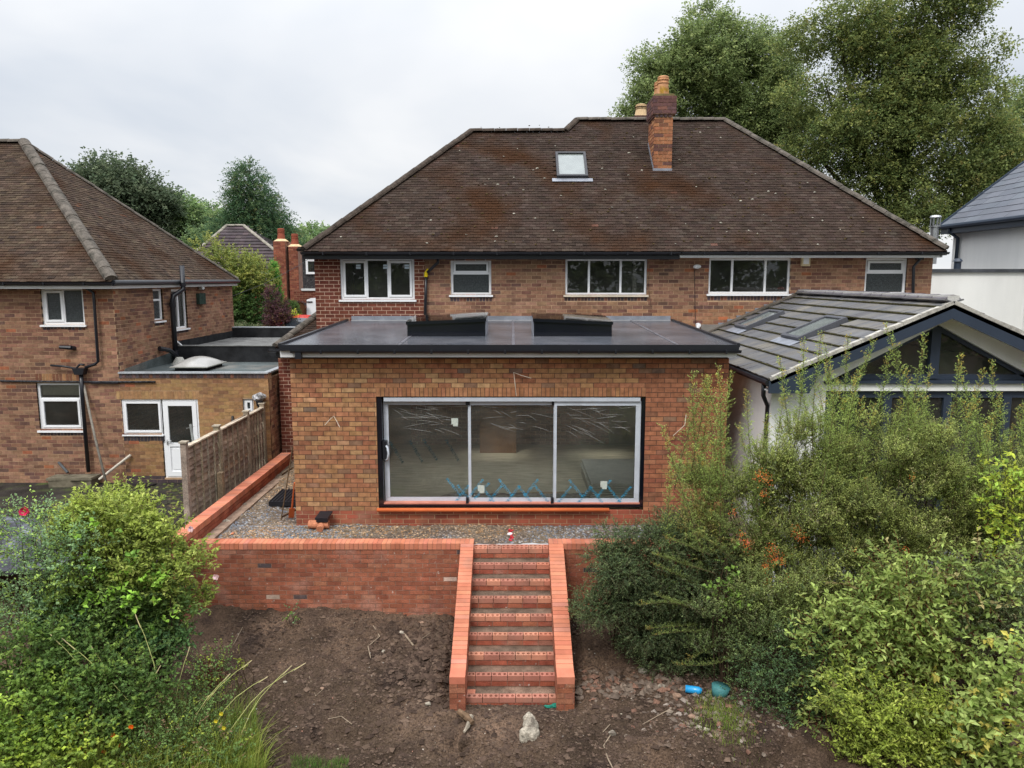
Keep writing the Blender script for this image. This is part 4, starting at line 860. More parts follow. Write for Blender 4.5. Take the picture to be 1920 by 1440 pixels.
# roof
cx, cy = -9.0, 16.95; mL = .8254; tL_ = 4.61; eLz = H-.05
ap = Vector((cx-tL_, cy+tL_, eLz+mL*tL_)); bx, byy = cx, 24.75
b = MB(); far = Vector((-22, ap.y, ap.z))
b.prism([(cx, cy, eLz), ap, far, (-22, cy, eLz)], (0, 0, -.1)); b.prism([(cx, cy, eLz), (bx, byy, eLz), ap], (0, 0, -.1)); b.prism([(bx, byy, eLz), (-22, byy, eLz), far, ap], (0, 0, -.1)); b.build('roof', tile_dark, lh)
sF = Vector((0, 1, mL)).normalized(); nF = Vector((0, -mL, 1)).normalized(); slF = math.sqrt(1+mL*mL); rr_ = []; i = 0
while i*.1/slF < tL_-.03: rr_.append((i*.1-.04, -15.5, cx-i*.1/slF)); i += 1
P_ROOFL = [(5, (.068, .046, .032)), (4, (.058, .039, .028)), (2, (.085, .060, .042)), (1, (.045, .031, .024)), (.08, (.10, .045, .025))]
tiles(lh, Vector((0, cy, eLz)), XV, sF, nF, rr_, .1, .165, .2, .013, T(P_ROOFL, .16), tilem, nobj=200)
sS = Vector((-1, 0, mL)).normalized(); nS = Vector((mL, 0, 1)).normalized(); rr_ = []; i = 0
while i*.1/slF < tL_-.03:
    d_ = i*.1/slF; rr_.append((i*.1-.04, cy+d_, byy-(byy-ap.y)*d_/tL_)); i += 1
tiles(lh, Vector((cx, 0, eLz)), YV, sS, nS, rr_, .1, .165, .2, .013, T(P_ROOFL, .16), tilem, nobj=100)
ridge(lh, Vector((cx, cy, eLz+.05)), ap+Vector((0, 0, .05)), .15, .42, gap=.002); ridge(lh, Vector((bx, byy, eLz+.04)), ap+Vector((0, 0, .05)), .09, .4); ridge(lh, ap+Vector((0, 0, .05)), ap+Vector((-4, 0, .05)), .12, .4)
gutter(lh, -15.5, cx+.04, cy-.05, eLz-.03, .055, clip=.9)
b = MB(); b.box(-15.5, cx-.02, cy+.01, cy+.03, eLz-.17, eLz-.01).box(cx-.045, cx-.025, cy+.03, byy, eLz-.17, eLz-.01).box(-15.5, cx-.05, cy+.03, yL, eLz-.17, eLz-.15).box(lw, cx-.05, yL, byy, eLz-.168, eLz-.15); b.build('fascia', fasc, lh)
b = MB(); b.tube([(cx+.03, cy, eLz-.03), (cx+.03, byy, eLz-.03)], .055, 8); 
b.build('gutter', black, lh)
# black pipes on the rear wall
yp = yL-.1
PPl = lambda l, d=yp: [at(x, y, d) for x, y in l]
pipe('downpipe', PPl([(163, 533), (164, 541), (175, 549), (176, 560), (184, 678), (178, 683), (160, 689)]), .034, black, lh)
b = MB(); h0 = at(138, 690, yp-.02); h1 = at(162, 702, yp-.02); b.prism([(h0.x, yp-.1, h0.z), (h1.x, yp-.1, h0.z), (h1.x-.05, yp-.1, h1.z), (h0.x+.05, yp-.1, h1.z)], (0, .18, 0)); b.build('hopper_head', black, lh)
pipe('downpipe', PPl([(152, 700), (154, 740), (166, 885)]), .045, black, lh)
pipe('waste_pipe', PPl([(95, 685), (120, 687), (142, 691), (150, 683), (158, 684)]), .025, black, lh)
pipe('cable_run', PPl([(0, 714), (60, 715), (150, 716), (220, 716), (291, 716)], yL-.03), .022, mat('tatty_black_cable', (.05, .05, .055), var=.9, scale=20, bump=0), lh)
b = MB(); p0, p1 = at(171, 715, yL-.05), at(222, 719, yL-.05); b.box(p0.x, p1.x, yL-.07, yL-.002, p1.z, p0.z-.03); b.build('black_conduit', black, lh)
p = at(127, 652, yL-.1); b = MB(); b.tube([p+Vector((.1, .1, -.02)), p+Vector((.08, 0, 0))], .05, 8).tube([p+Vector((.08, 0, .0)), p+Vector((-.16, -.05, .02))], [.055, .04], 8); b.build('security_lamp', black, lh)
# soil pipe on the side wall
def SX(px, py, o=.12): return atx(px, py, lw+o)
sy = SX(325, 600).y
pz = [SX(341, 498, .22), SX(341, 536, .22)]; pz[1].y = pz[0].y = sy+.5; pz = [Vector((lw+.28, sy+.35, atx(341, 498, lw+.28).z)), Vector((lw+.28, sy+.35, H-.28)), Vector((lw+.14, sy+.02, H-.45)), Vector((lw+.12, sy, H-.6)), Vector((lw+.12, sy, H-2.15))]
pipe('soil_pipe', pz, .065, black, lh)
b = MB(); b.tube([Vector((lw+.12, sy, H-.62)), Vector((lw+.12, sy, H-.74))], .085, 10).tube([Vector((lw+.28, sy+.35, H-.20)), Vector((lw+.28, sy+.35, H-.1))], .082, 10).tube([Vector((lw+.12, sy, H-1.9)), Vector((lw+.12, sy, H-2.1))], .085, 10); b.build('pipe_collar', black, lh)
b = MB(); b.tube([Vector((lw+.05, sy-.75, H-1.78)), Vector((lw+.15, sy-.4, H-1.86)), Vector((lw+.2, sy-.1, H-2.05))], .06, 8); b.build('waste_pipe', black, lh)
b = MB(); b.tube([Vector((lw+.03, sy+.2, H-1.62)), Vector((lw+.45, sy+.4, H-2.1))], .02, 6); b.build('waste_pipe', upvc, lh)
q0 = SX(377, 560, .05); b = MB(); b.box(lw, lw+.1, q0.y-.22, q0.y+.22, q0.z-.16, q0.z+.16); b.build('vent_box', mat('dark_green_box', (.03, .05, .04), var=.4, scale=12), lh)
q0 = SX(380, 540, .1); b = MB(); b.tube([(lw, q0.y, q0.z), (lw+.16, q0.y-.1, q0.z)], .045, 8); b.build('security_lamp', fasc, lh)
# pale lime stain of the wall: efflorescence as thin uneven crust
# ---- left flat-roofed wing
uw = thing('flat_roofed_wing', (-7.4, yL, GL), 'single-storey yellow brick wing with flat felt roof and domed skylight beside the left house', 'building')
ux0, ux1 = lw+.001, -5.70; uzt = Zy(710, yL); UW = rect(229, 305, 749, 815, yL); UD = rect(305.5, 375, 749, 896, yL); US = rect(456, 476, 748, 800, yL)
brickwall(uw, (ux0, yL-.001, GL), XV, -YV, ux1-ux0, uzt-GL, .2415, .0855, [op(UW, ux0, GL), op((UD[0]-.02, UD[1], UD[2], UD[3]), ux0, GL), op(US, ux0, GL)],
          lambda a, c: pick(P_BLUE, .2) if c < .16 else (pick(P_YEL, .1) if a > .25+random.uniform(0, .2) or c < 0 else pick(P_OLD, .1)), brickm, mort_old, j=.008, nobj=300,
          solid=[(UW[0]-ux0, UW[1]-ux0, UW[2]-GL-.17, UW[2]-GL-.03, .08, T([(1, (.05, .045, .05))], .2)), (UW[0]-ux0-.1, UD[1]-ux0+.05, UD[3]-GL+.01, UD[3]-GL+.2, .085, T(P_YEL, .12))])
brickwall(uw, (ux1, yL, GL), YV, XV, 3, uzt-GL, .2415, .0855, [], T(P_OLD, .14), brickm, mort_old, nobj=0, ins=.006, rest='side_brickwork', wallname='side_wall')
brickwall(uw, (ux0, yL-.015, uzt), XV, -YV, ux1-ux0, .012, 1, .5, [], T(P_OLD), brickm, mort_old, panel=False, nobj=0, solid=[])if False else None
P = Pieces(); k = int((ux1-ux0)/.079)
for i in range(k): P.add((ux0+i*.079+.004, yL-.02, uzt+.015), (.07, 0, 0), (0, .1, 0), (0, 0, .105), pick(P_BLUE, .3), True)
P.build('coping_brick', brickm, uw, 60)
b = MB(); b.box(ux0, ux1, yL-.01, yL+.24, uzt-.0, uzt+.12); b.build('parapet', mort_old, uw)
b = MB(); b.box(ux0, ux1+.02, yL-.05, yL+.1, uzt+.121, uzt+.155).box(ux1-.12, ux1+.03, yL+.1, 24.0, uzt+.121, uzt+.155); b.build('roof_edge_trim', mat('galvanised_trim', (.34, .36, .38), rough=.4, var=.15, bump=0), uw)
felt = mat('green_grey_felt', (.085, .10, .10), rough=.8, var=.25, scale=2.5, fine=.3, bump=.3, patch=(.13, .13, .12), pscale=1.2, plo=.5, phi=.65)
feltd = mat('black_felt', (.022, .023, .025), rough=.85, var=.4, scale=4, fine=.3, bump=.3)
b = MB(); b.box(ux0, ux1-.1, yL+.1, 20.2, uzt+.02, uzt+.07); b.prism([(lw+.002, yL+.1, uzt+.07), (lw+.002, 20.2, uzt+.07), (lw+.002, 20.2, uzt+.36), (lw+.002, yL+.3, uzt+.2)], (.02, 0, 0)); b.build('felt_roof', felt, uw)
y2 = 20.2; b = MB(); b.box(ux0, ux1-.0, y2, y2+.2, uzt, uzt+.50).box(ux0, ux1, y2+.2, 24.6, uzt+.3, uzt+.40).box(ux0, ux1+.4, 24.5, 24.7, uzt+.3, uzt+.72); b.box(ux0, ux0+.03, y2+.2, 24.5, uzt+.4, uzt+.62); b.build('upper_felt_roof', feltd, uw)
b = MB(); b.box(ux0, ux1+.4, 24.48, 24.72, uzt+.721, uzt+.75); b.build('parapet_trim', MATS['galvanised_trim'], uw)
b = MB(); b.box(ux0+.02, ux1-.02, y2-.02, y2+.22, uzt+.501, uzt+.52).box(ux0+.04, ux1-.1, y2+.25, 24.4, uzt+.401, uzt+.412); b.build('felt_surface', mat('grey_chippings', (.14, .14, .135), var=.35, scale=3, fine=.4), uw)
p = at(405, 683, 18.6); dome = MB(); dx0, dx1, dy0, dy1 = Xp(326, 684, 18.3), Xp(392, 684, 18.3), 18.15, 19.35; dz = uzt+.16; nD = 12
b = MB(); b.box(dx0+.06, dx1-.06, dy0+.06, dy1-.06, uzt+.05, dz); dk = b.build('dome_skylight', feltd, uw)
for i in range(nD+1):
    for j in range(nD+1):
        a, c = i/nD, j/nD; h_ = .20*(max(0, math.sin(math.pi*a)*math.sin(math.pi*c)))**.6; dome.v.append((dx0+(dx1-dx0)*a, dy0+(dy1-dy0)*c, dz+.02+h_)); dome.t.append((.5,)*3)
for i in range(nD):
    for j in range(nD): k = i*(nD+1)+j; dome.f.append((k, k+nD+1, k+nD+2, k+1))
dome.build('dome', mat('milky_acrylic', (.33, .32, .30), rough=.2, var=.15, scale=2, bump=0, spec=.7), dk, smooth=True)
b = MB(); b.box(dx0-.03, dx1+.03, dy0-.03, dy1+.03, dz-.005, dz+.018); b.build('dome_rim', mat('grey_rim', (.30, .30, .27), var=.1, bump=0), dk)
b = MB(); b.tube([(lw+.35, sy-.3, uzt+.07), (lw+.35, sy-.3, uzt+.25)], [.2, .08], 12); b.build('pipe_collar', mat('dirty_white', (.42, .41, .37), var=.2), uw)
# window and door
window(uw, yL, UW, [(0, 1, (), ('c',))], sill=False, fw=.04, recess=.03)
b = MB(); b.box(UW[0]-.02, UW[1], yL-.03, yL+.05, UW[2]-.03, UW[2]+.0); b.build('sill', upvc, uw)
f = MB(); a, c, e_, g_ = UD; yq = yL+.03
f.box(a, a+.05, yq, yq+.07, e_, g_).box(c-.05, c, yq, yq+.07, e_, g_).box(a+.05, c-.05, yq, yq+.07, g_-.05, g_).box(a+.05, c-.05, yq, yq+.07, e_, e_+.03); dfo = f.build('door', upvc, uw)
a += .055; c -= .055; e2 = e_+.035; g2 = g_-.055; s_ = .10; mid = e2+(g2-e2)*.43; f = MB(); yq2 = yq-.02
f.box(a, a+s_, yq2, yq2+.06, e2, g2).box(c-s_, c, yq2, yq2+.06, e2, g2).box(a+s_, c-s_, yq2, yq2+.06, g2-s_, g2).box(a+s_, c-s_, yq2, yq2+.06, e2, e2+s_*1.2).box(a+s_, c-s_, yq2, yq2+.06, mid-.05, mid+.04)
f.box(a+s_, c-s_, yq2+.025, yq2+.05, e2+s_*1.2, mid-.05); f.box(a+s_+.05, c-s_-.05, yq2+.012, yq2+.0249, e2+s_*1.2+.05, mid-.1); f.build('door_leaf', upvc, dfo)
q = MB(); q.box(a+s_, c-s_, yq2+.025, yq2+.035, mid+.04, g2-s_); q.build('pane', glassm, dfo)
q = MB(); q.box(a+.03, a+.06, yq2-.02, yq2, mid-.0, mid+.12).tube([(a+.045, yq2-.045, mid+.09), (a+.16, yq2-.045, mid+.09)], .012, 6); q.build('handle', mat('silver_handle', (.5, .5, .5), rough=.3, metal=.6, bump=0), dfo)
window(uw, yL, US, [(0, .55, (), ('o',)), (.55, 1, (), ('oc',))], sill=False, fw=.03)
b = MB(); b.box(ux0+.2, ux1-.25, yL+2.8, yL+2.9, GL, uzt).box(ux0+.02, ux1-.24, yL+.25, 20.1, GL-.05, GL+.05); b.build('interior', darkroom, uw)
b = MB(); p = at(487, 750, yL-.12); b.tube([(p.x, p.y, p.z-.02), (p.x, p.y, p.z-.14)], [.10, .08], 4).tube([(p.x-.02, p.y, p.z-.12), (p.x-.02, p.y, GL)], .04, 8); b.build('hopper_head', black, uw)
b = MB(); b.blob((p.x, p.y-.0, p.z+.07), (.14, .09, .10), 9, rough=.5, sub=3); b.build('plastic_bag', mat('crumpled_foil', (.30, .30, .31), rough=.3, var=.8, scale=30, spec=.8), None, 'crumpled black and silver plastic bag stuffed in the drain hopper above the fence', 'bag')
b = MB(); p = at(436, 785, yL-.03); b.box(p.x-.02, p.x+.02, yL-.05, yL-.002, p.z-.08, p.z+.06); b.build('tap_box', mat('grey_box', (.1, .1, .1), bump=0), uw)
# plinth: dark engineering bricks drawn at the foot; leaning poles, pipes and slabs
b = MB(); b.tube([at(157, 722, yL-.06), at(178, 820, yL-.25), at(199, 905, yL-.6)], .028, 8); b.build('timber_pole', mat('grey_timber', (.22, .20, .17), var=.3, scale=10), None, 'long grey timber pole leaning on the left house beside the black drainpipe', 'pole', smooth=True)
b = MB(); b.tube([at(245, 853, yL-.05), at(186, 899, yL-.3)], .03, 8); b.build('waste_pipe', mat('cream_pipe', (.55, .50, .42), var=.1, bump=0), uw)
b = MB(); b.tube([at(110, 867, yL-.04), at(127, 886, yL-.2)], .03, 8); b.build('waste_pipe', mat('grey_pipe', (.09, .095, .10), bump=0), lh)
p0 = at(102, 892, yL-.1); p1 = at(185, 887, yL-.1)
b = MB()
for (x0, x1, y0, y1, z) in ((p0.x, p0.x+.52, yL-.42, yL-.05, 0), (p0.x+.55, p1.x, yL-.44, yL-.05, .01)): b.ob((x0, y0, GL+.16+z), (x1-x0, .02, 0), (.02, y1-y0, 0), (0, 0, .06))
b.box(p0.x+.03, p1.x-.03, yL-.4, yL-.05, GL-.02, GL+.159); b.build('stone_slab', mat('mossy_slab', (.16, .14, .10), var=.4, scale=6, bump=.6), None, 'pair of mossy concrete slabs over the gully under the black drainpipe', 'slab')
b = MB(); p = atz(258, 914, GL); b.ob((p.x-.35, p.y-.1, GL+.012), (.6, 0, 0), (.1, .3, 0), (0, 0, .03)); b.build('rubber_mat', black, None, 'small black mat on the yard below the white kitchen window', 'mat')
b = MB(); q0, q1 = at(357, 795, 16.6), at(366, 850, 16.5); b.tube([q0, q1], .03, 8).tube([q0+Vector((-.1, 0, -.1)), q0+Vector((.08, 0, -.06))], .006, 4); b.build('washing_post', mat('galvanised', (.28, .29, .28), rough=.5, var=.2, bump=0), None, 'short grey metal post sticking up behind the fence in front of the white door', 'post')

# ================= fence =================
fx = -5.82; fz0 = GL-.05; fzt = H-2.98
fen = thing('timber_fence', (fx, 15, GL), 'weathered overlap panel fence between the left yard and the red brick wall', 'fence')
posts = [12.95, 14.55, 16.1, 17.15]
wcol = [(3, (.25, .19, .145)), (2, (.21, .155, .12)), (1, (.29, .23, .18))]
pcol = [(1, (.26, .21, .155)), (1, (.30, .25, .19))]
for i, y in enumerate(posts):
    b = MB(); lean = (-.02, .10, 0, 0)[i]; z1 = fzt+.10
    b.ob((fx-.05, y-.05, fz0-.2), (.1, 0, 0), (0, .1, 0), (0, -lean, z1-fz0+.2), pick(pcol)); b.build('post', wood_old, fen)
    b = MB(); b.box(fx-.07, fx+.07, y-.07-lean, y+.07-lean, z1+.002, z1+.03, (.36, .31, .24)); b.build('post_cap', wood_old, fen)
for i in range(3):
    ya, yb2 = posts[i]+.06, posts[i+1]-.06; drop = .02*i
    n_s = 17; P = Pieces(); hgt = (fzt-fz0)/n_s
    for k in range(n_s):
        zz = fz0+k*hgt; w1 = random.uniform(-.015, .015); 
        P.add((fx+.014+random.uniform(0, .006), ya, zz+w1), (0, yb2-ya, random.uniform(-.03, .03)), (-.03, 0, hgt*1.2), (.012, 0, .002), pick(wcol, .3), True)
    P.build('slat', wood_old, fen, 60)
    nb = 5
    for k in range(nb+1):
        y = ya+(yb2-ya)*k/nb; b = MB(); b.box(fx+.018, fx+.045, y-.018, y+.018, fz0, fzt, pick(pcol, .2)); b.build('batten', wood_old, fen)
    b = MB(); b.box(fx-.04, fx+.06, ya, yb2, fzt+.001, fzt+.03, (.42, .35, .27)); b.build('top_rail', wood_old, fen)
b = MB(); p = at(420, 905, 14.2); b.box(fx+.07, fx+.17, 14.15, 14.27, fz0, Zy(886, 14.2), (.30, .23, .15)); b.build('stub_post', wood_old, fen)

# ================= retaining walls and steps =================
ret = thing('retaining_wall', (-2, 11.72, H-5.5), 'new red brick retaining wall with bright orange brick coping along the terrace', 'wall')
yR = 11.72; rzt = H-4.28; rb = H-5.62; cxl = Xp(864, 1015, yR); ixl = Xp(888, 1015, yR); ixr = Xp(1029, 1015, yR); cxr = Xp(1056, 1015, yR)
wx = -5.42
brickwall(ret, (wx-.1, yR, rb), XV, -YV, cxl-wx+.1, rzt-.105-rb, .2255, .0772, [], T(P_RET, .14), brick_ret, mort_red, j=.013, nobj=250, th=.2)
brickwall(ret, (cxr, yR, rb), XV, -YV, 4.2-cxr, rzt-.105-rb, .2255, .0772, [], T(P_RET, .12), brick_ret, mort_red, j=.009, nobj=40, th=.2, vis=lambda c: c.x < 1.4)
P = Pieces()
def cop(P, x0, x1, y0, y1, zt, along='x', h=.102, pitch=.0755):
    a, c = (x0, x1) if along == 'x' else (y0, y1); k = max(1, round((c-a)/pitch)); w_ = (c-a)/k
    for i in range(k):
        j_ = random.uniform(0, .002)
        if along == 'x': P.add((a+i*w_+.003, y0, zt-h+j_), (w_-.006, 0, 0), (0, y1-y0, 0), (0, 0, h), pick(P_COP, .07), True)
        else: P.add((x0, a+i*w_+.003, zt-h+j_), (x1-x0, 0, 0), (0, w_-.006, 0), (0, 0, h), pick(P_COP, .07), True)
cop(P, wx+.2, ixl, yR-.01, yR+.225, rzt); cop(P, ixr, 4.2, yR-.01, yR+.225, rzt)
P.build('coping_brick', brick_sm, ret, 300, vis=lambda c: c.x < 1.5)
b = MB(); b.box(wx+.2, ixl-.005, yR+.0, yR+.215, rzt-.1, rzt-.004).box(ixr+.005, 4.19, yR+.0, yR+.215, rzt-.1, rzt-.004); b.build('mortar_bed', mort_red, ret)
b = MB(); b.box(wx-.1, 4.2, yR+.19, yR+.22, rb, rzt-.106); b.build('backing', mort_red, ret)
# side wall
rs = thing('retaining_wall', (-5.4, 14, GZ), 'low red brick wall with orange coping running back beside the fence', 'wall')
sz_ = H-4.06; P = Pieces(); cop(P, wx-.02, wx+.21, 11.4, 17.22, sz_, 'y'); P.build('coping_brick', brick_sm, rs, 100)
b = MB(); b.box(wx+.0, wx+.19, 11.45, 17.2, GZ-.5, sz_-.004); b.build('mortar_core', mort_red, rs)
brickwall(rs, (wx+.205, 11.5, sz_-.105-.0772*5), YV, XV, 17.2-11.5, .0772*5, .2255, .0772, [], T(P_ENG, .1), brick_sm, mort_red, nobj=120, panel=False, depth=.02)
brickwall(rs, (wx-.01, 11.4, sz_-.105-.0772*20), XV, -YV, .22, .0772*20, .2255, .0772, [], T(P_RET, .1), brick_ret, mort_red, nobj=0, panel=False, depth=.1)
b = MB(); b.box(wx+.21, wx+.40, 11.95, 16.2, GZ-.1, GZ+.045); b.build('concrete_footing', mat('sandy_concrete', (.27, .19, .14), var=.3, scale=7, bump=.5), rs)
# stairs
stairs = thing('garden_steps', ((ixl+ixr)/2, 10.5, H-5.8), 'flight of unfinished red brick garden steps with perforated bricks and sloping orange copings', 'steps')
n_st = 9; rise = .160; going = .2787; y_t = 11.70; z_t = H-4.365
def holed(name, L_, Dp, Hh_, nx, ny, t):
    bm = bmesh.new(); x0, y0, z0 = -L_/2, -Dp/2, -Hh_/2; zt_ = Hh_/2
    outer = [bm.verts.new(c) for c in ((x0, y0, zt_), (-x0, y0, zt_), (-x0, -y0, zt_), (x0, -y0, zt_))]; ed = [bm.edges.new((outer[i], outer[(i+1) % 4])) for i in range(4)]
    for i in range(nx):
        for j in range(ny):
            cx_ = x0+L_*(i+.5)/nx; cy_ = y0+Dp*(j+.5)/ny; rx_, ry_ = min(.021, L_/nx*.3), Dp/ny*.29
            rg_ = [bm.verts.new((cx_+rx_*math.cos(2*math.pi*k/10), cy_+ry_*math.sin(2*math.pi*k/10), zt_)) for k in range(10)]
            ed += [bm.edges.new((rg_[k], rg_[(k+1) % 10])) for k in range(10)]
            lo_ = [bm.verts.new((v.co.x, v.co.y, zt_-.045)) for v in rg_]
            for k in range(10): bm.faces.new((rg_[k], rg_[(k+1) % 10], lo_[(k+1) % 10], lo_[k]))
            bm.faces.new(lo_)
    bmesh.ops.triangle_fill(bm, use_beauty=True, edges=ed)
    bt = [bm.verts.new((v.co.x, v.co.y, z0)) for v in outer]
    for i in range(4): bm.faces.new((outer[i], outer[(i+1) % 4], bt[(i+1) % 4], bt[i]))
    bm.faces.new(bt); bmesh.ops.recalc_face_normals(bm, faces=bm.faces)
    me = bpy.data.meshes.new(name); bm.to_mesh(me); bm.free(); a = me.attributes.new('tint', 'FLOAT_COLOR', 'POINT'); a.data.foreach_set('color', np.array([(*t, 1)]*len(me.vertices), dtype=np.float32).ravel()); me.materials.append(brick_sm); return me
cache = {}
dust_haze = mat('dusty_mortar_tread', (.12, .083, .06), var=.35, scale=6, fine=.35, fscale=70, bump=.6, bscale=60, patch=(.22, .14, .10), pscale=1.7, plo=.5, phi=.7)
for k in range(n_st):
    yk_ = y_t-going*k; zk_ = z_t-rise*k; hb_ = .073; step_d = .102 if k else .205
    X0_, X1_ = ixl+.004, ixr-.004
    x = X0_-(0 if k % 2 == 0 else .11)
    while x < X1_-.02:
        a = max(x, X0_); c = min(x+.2255-.008, X1_)
        if c-a > .04:
            L_ = round(c-a, 2); nx_ = max(1, round(L_/.072)); key = (L_, nx_, k == 0, random.randint(0, 2))
            if key not in cache: cache[key] = holed('perforated_brick', c-a, step_d, hb_, nx_, 2 if k == 0 else 1, pick([(1, (.42, .165, .11)), (1, (.38, .16, .11)), (1, (.45, .19, .125))]))
            o = bpy.data.objects.new('perforated_brick', cache[key]); C.objects.link(o); o.parent = stairs; o.location = Vector(((a+c)/2, yk_+step_d/2, zk_-hb_/2))-stairs.location
        x += .2255
    o_ = Vector((X0_, yk_+.002, zk_-rise+.003-.0)); 
    brickwall(stairs, (X0_, yk_+.004, zk_-.078-.075), XV, -YV, X1_-X0_, .073, .2255, .075, [], T(P_ENG, .12), brick_ret, mort_red, nobj=6, panel=False, depth=.09, off=.11)
    b = MB(); b.box(X0_-.002, X1_+.002, yk_+.012, yk_+going+.1, zk_-rise-.3, zk_-.079); b.build('mortar_core', mort_red, stairs)
    if k: b = MB(); b.box(X0_, X1_, yk_+.104, yk_+going+.012, zk_-.079, zk_-.006); b.build('tread_fill', dust_haze, stairs)
brickwall(stairs, (ixl, y_t-going*8+.004, z_t-rise*8-.078-.075*4), XV, -YV, ixr-ixl, .075*4, .2255, .075, [], T(P_ENG, .12), brick_ret, mort_red, nobj=0, panel=False, depth=.09)
# cheek walls
P = Pieces(); yb0 = 9.32
for (xa, xb) in ((cxl, ixl), (ixr, cxr)):
    pA = Vector((0, yR-.02, rzt+.0)); pB = Vector((0, yb0+.2, H-5.25)); dv = pB-pA; kk = round(dv.length/.0765); st_ = dv/kk; nrm = Vector((0, st_.z, -st_.y)).normalized(); nrm = -nrm if nrm.z < 0 else nrm
    for i in range(kk): P.add(Vector((xa, 0, 0))+pA+st_*i+nrm*(-.07), (xb-xa, 0, 0), st_*.93, nrm*.07, pick(P_COP, .07), True)
    P.add((xa, yb0-.005, H-5.25-.09-.02), (xb-xa, 0, 0), (0, .2, 0.02), (0, 0, .10), pick(P_COP, .05), False)
    b = MB(); b.prism([(xa+.01, yR+.1, rzt-.06), (xa+.01, yb0+.2, H-5.25-.03), (xa+.01, yb0+.01, H-5.335), (xa+.01, yb0+.01, H-6), (xa+.01, yR+.1, H-6)], (xb-xa-.02, 0, 0)); b.build('cheek_wall', mort_red, stairs)
    brickwall(stairs, (xa, yb0, H-5.335-.0772*6), XV, -YV, xb-xa, .0772*6, .2255, .0772, [], T(P_RET, .1), brick_ret, mort_red, nobj=10, panel=False, depth=.1)
    for sX, nx in ((xa, -1), (xb, 1)):
        Q = Pieces()
        for r in range(22):
            v = H-6+r*.0772; y = yb0+.01-(.11 if r % 2 else 0)
            while y < yR:
                ztop = H-5.335+(rzt-.09-(H-5.335))*(y+.1-yb0)/(yR-yb0)
                y1 = min(y+.2165, yR); y0_ = max(y, yb0+.005)
                if v+.07 < ztop and y1-y0_ > .03: Q.add((sX-.008 if nx > 0 else sX+.008, y0_, v), (0, y1-y0_, 0), (nx*.01, 0, 0), (0, 0, .068), pick(P_RET, .1), False)
                y += .2255
        Q.build('brick', brick_ret, stairs, 0, rest='cheek_brickwork')
P.build('coping_brick', brick_sm, stairs, 100)
b = MB(); p = atz(883, 1297, H-5.62); b.box(ixl+.01, ixl+.12, y_t-going*8+.11, y_t-going*8+.21, z_t-rise*8-.07, z_t-rise*8+.0, (.5, .19, .12)); b.build('loose_brick', brick_sm, None, 'half brick standing loose at the left end of the bottom step', 'brick')

# ================= ground =================
def vnoise(x, y, seed):
    rs_ = np.random.default_rng(seed); G = rs_.random((256, 256)); xi = np.floor(x).astype(int); yi = np.floor(y).astype(int); fx_ = x-xi; fy_ = y-yi
    fx_ = fx_*fx_*(3-2*fx_); fy_ = fy_*fy_*(3-2*fy_); g = lambda a, b_: G[a % 256, b_ % 256]
    return (g(xi, yi)*(1-fx_)+g(xi+1, yi)*fx_)*(1-fy_)+(g(xi, yi+1)*(1-fx_)+g(xi+1, yi+1)*fx_)*fy_
def fbm(x, y, s, o, seed):
    r = 0; a = 1; t_ = 0
    for k in range(o): r = r+a*(vnoise(x*s+17*k, y*s+31*k, seed+k)-.5); t_ += a; a *= .55; s *= 2.03
    return r/t_
def hsoft(x, y):
    base = H-5.44-np.clip(11.7-y, 0, 3.2)*.092-np.clip(8.5-y, 0, 30)*.02
    h = base+fbm(x, y, .6, 3, 5)*.22
    h = h+np.exp(-(((x-3.0)/1.1)**2+((y-8.7)/.8)**2))*.28                   # heap right of the steps
    h = h+np.exp(-(((x-1.95)/.55)**2+((y-8.0)/.45)**2))*.36-np.exp(-(((x-1.75)/.20)**2+((y-7.95)/.16)**2))*.32+np.exp(-(((x-.35)/.5)**2+((y-8.35)/.22)**2))*.08+np.exp(-(((x+2.3)/.9)**2+((y-9.6)/.3)**2))*.09
    lump = np.clip(fbm(x, y, 2.2, 2, 40)*3+.1, 0, 1)
    near = np.clip((9.4-y)/1.2, 0, 1)
    h = h+fbm(x, y, 4.5, 4, 21)*(.085+.07*near)*(1+1.4*lump)+np.clip(fbm(x, y, 11, 3, 61), 0, 1)*.12+np.clip(fbm(x, y, 2.4, 3, 91), 0, 1)*.35*near
    st_ = np.clip((1.05-np.abs(x-.05))/.25, 0, 1)*np.clip((y-9.05)/.3, 0, 1); h = h*(1-st_)+(H-5.755+(h-base)*.12)*st_
    left = np.clip((-x-5.6)/.6, 0, 1)*np.clip((y-8.2)/2.2, 0, 1); h = h*(1-left)+(GL-.02+fbm(x, y, 3, 3, 8)*.03)*left
    right = np.clip((x-4.3)/.8, 0, 1)*np.clip((y-9.2)/1.2, 0, 1); h = h*(1-right)+(GZ-.12)*right
    return h
def hat(x, y): return float(hsoft(np.array([x]), np.array([y]))[0])
xs = np.unique(np.concatenate([np.linspace(-60, -8, 40), np.linspace(-8, -5, 60), np.arange(-5, 4.2, .025), np.linspace(4.2, 8, 50), np.linspace(8, 60, 40)]))
ys = np.unique(np.concatenate([np.linspace(-60, 4, 60), np.linspace(4, 7.4, 40), np.arange(7.4, 11.9, .025)]))
X, Y = np.meshgrid(xs, ys); Zg = hsoft(X, Y); nx_, ny_ = len(xs), len(ys)
idx = np.arange(nx_*ny_).reshape(ny_, nx_); Fq = np.stack([idx[:-1, :-1], idx[:-1, 1:], idx[1:, 1:], idx[1:, :-1]], -1).reshape(-1, 4)
V = np.stack([X, Y, Zg], -1).reshape(-1, 3)
arrmesh('garden_soil', V, Fq, np.full((len(V), 3), .5), soil, kind='structure', smooth=True)
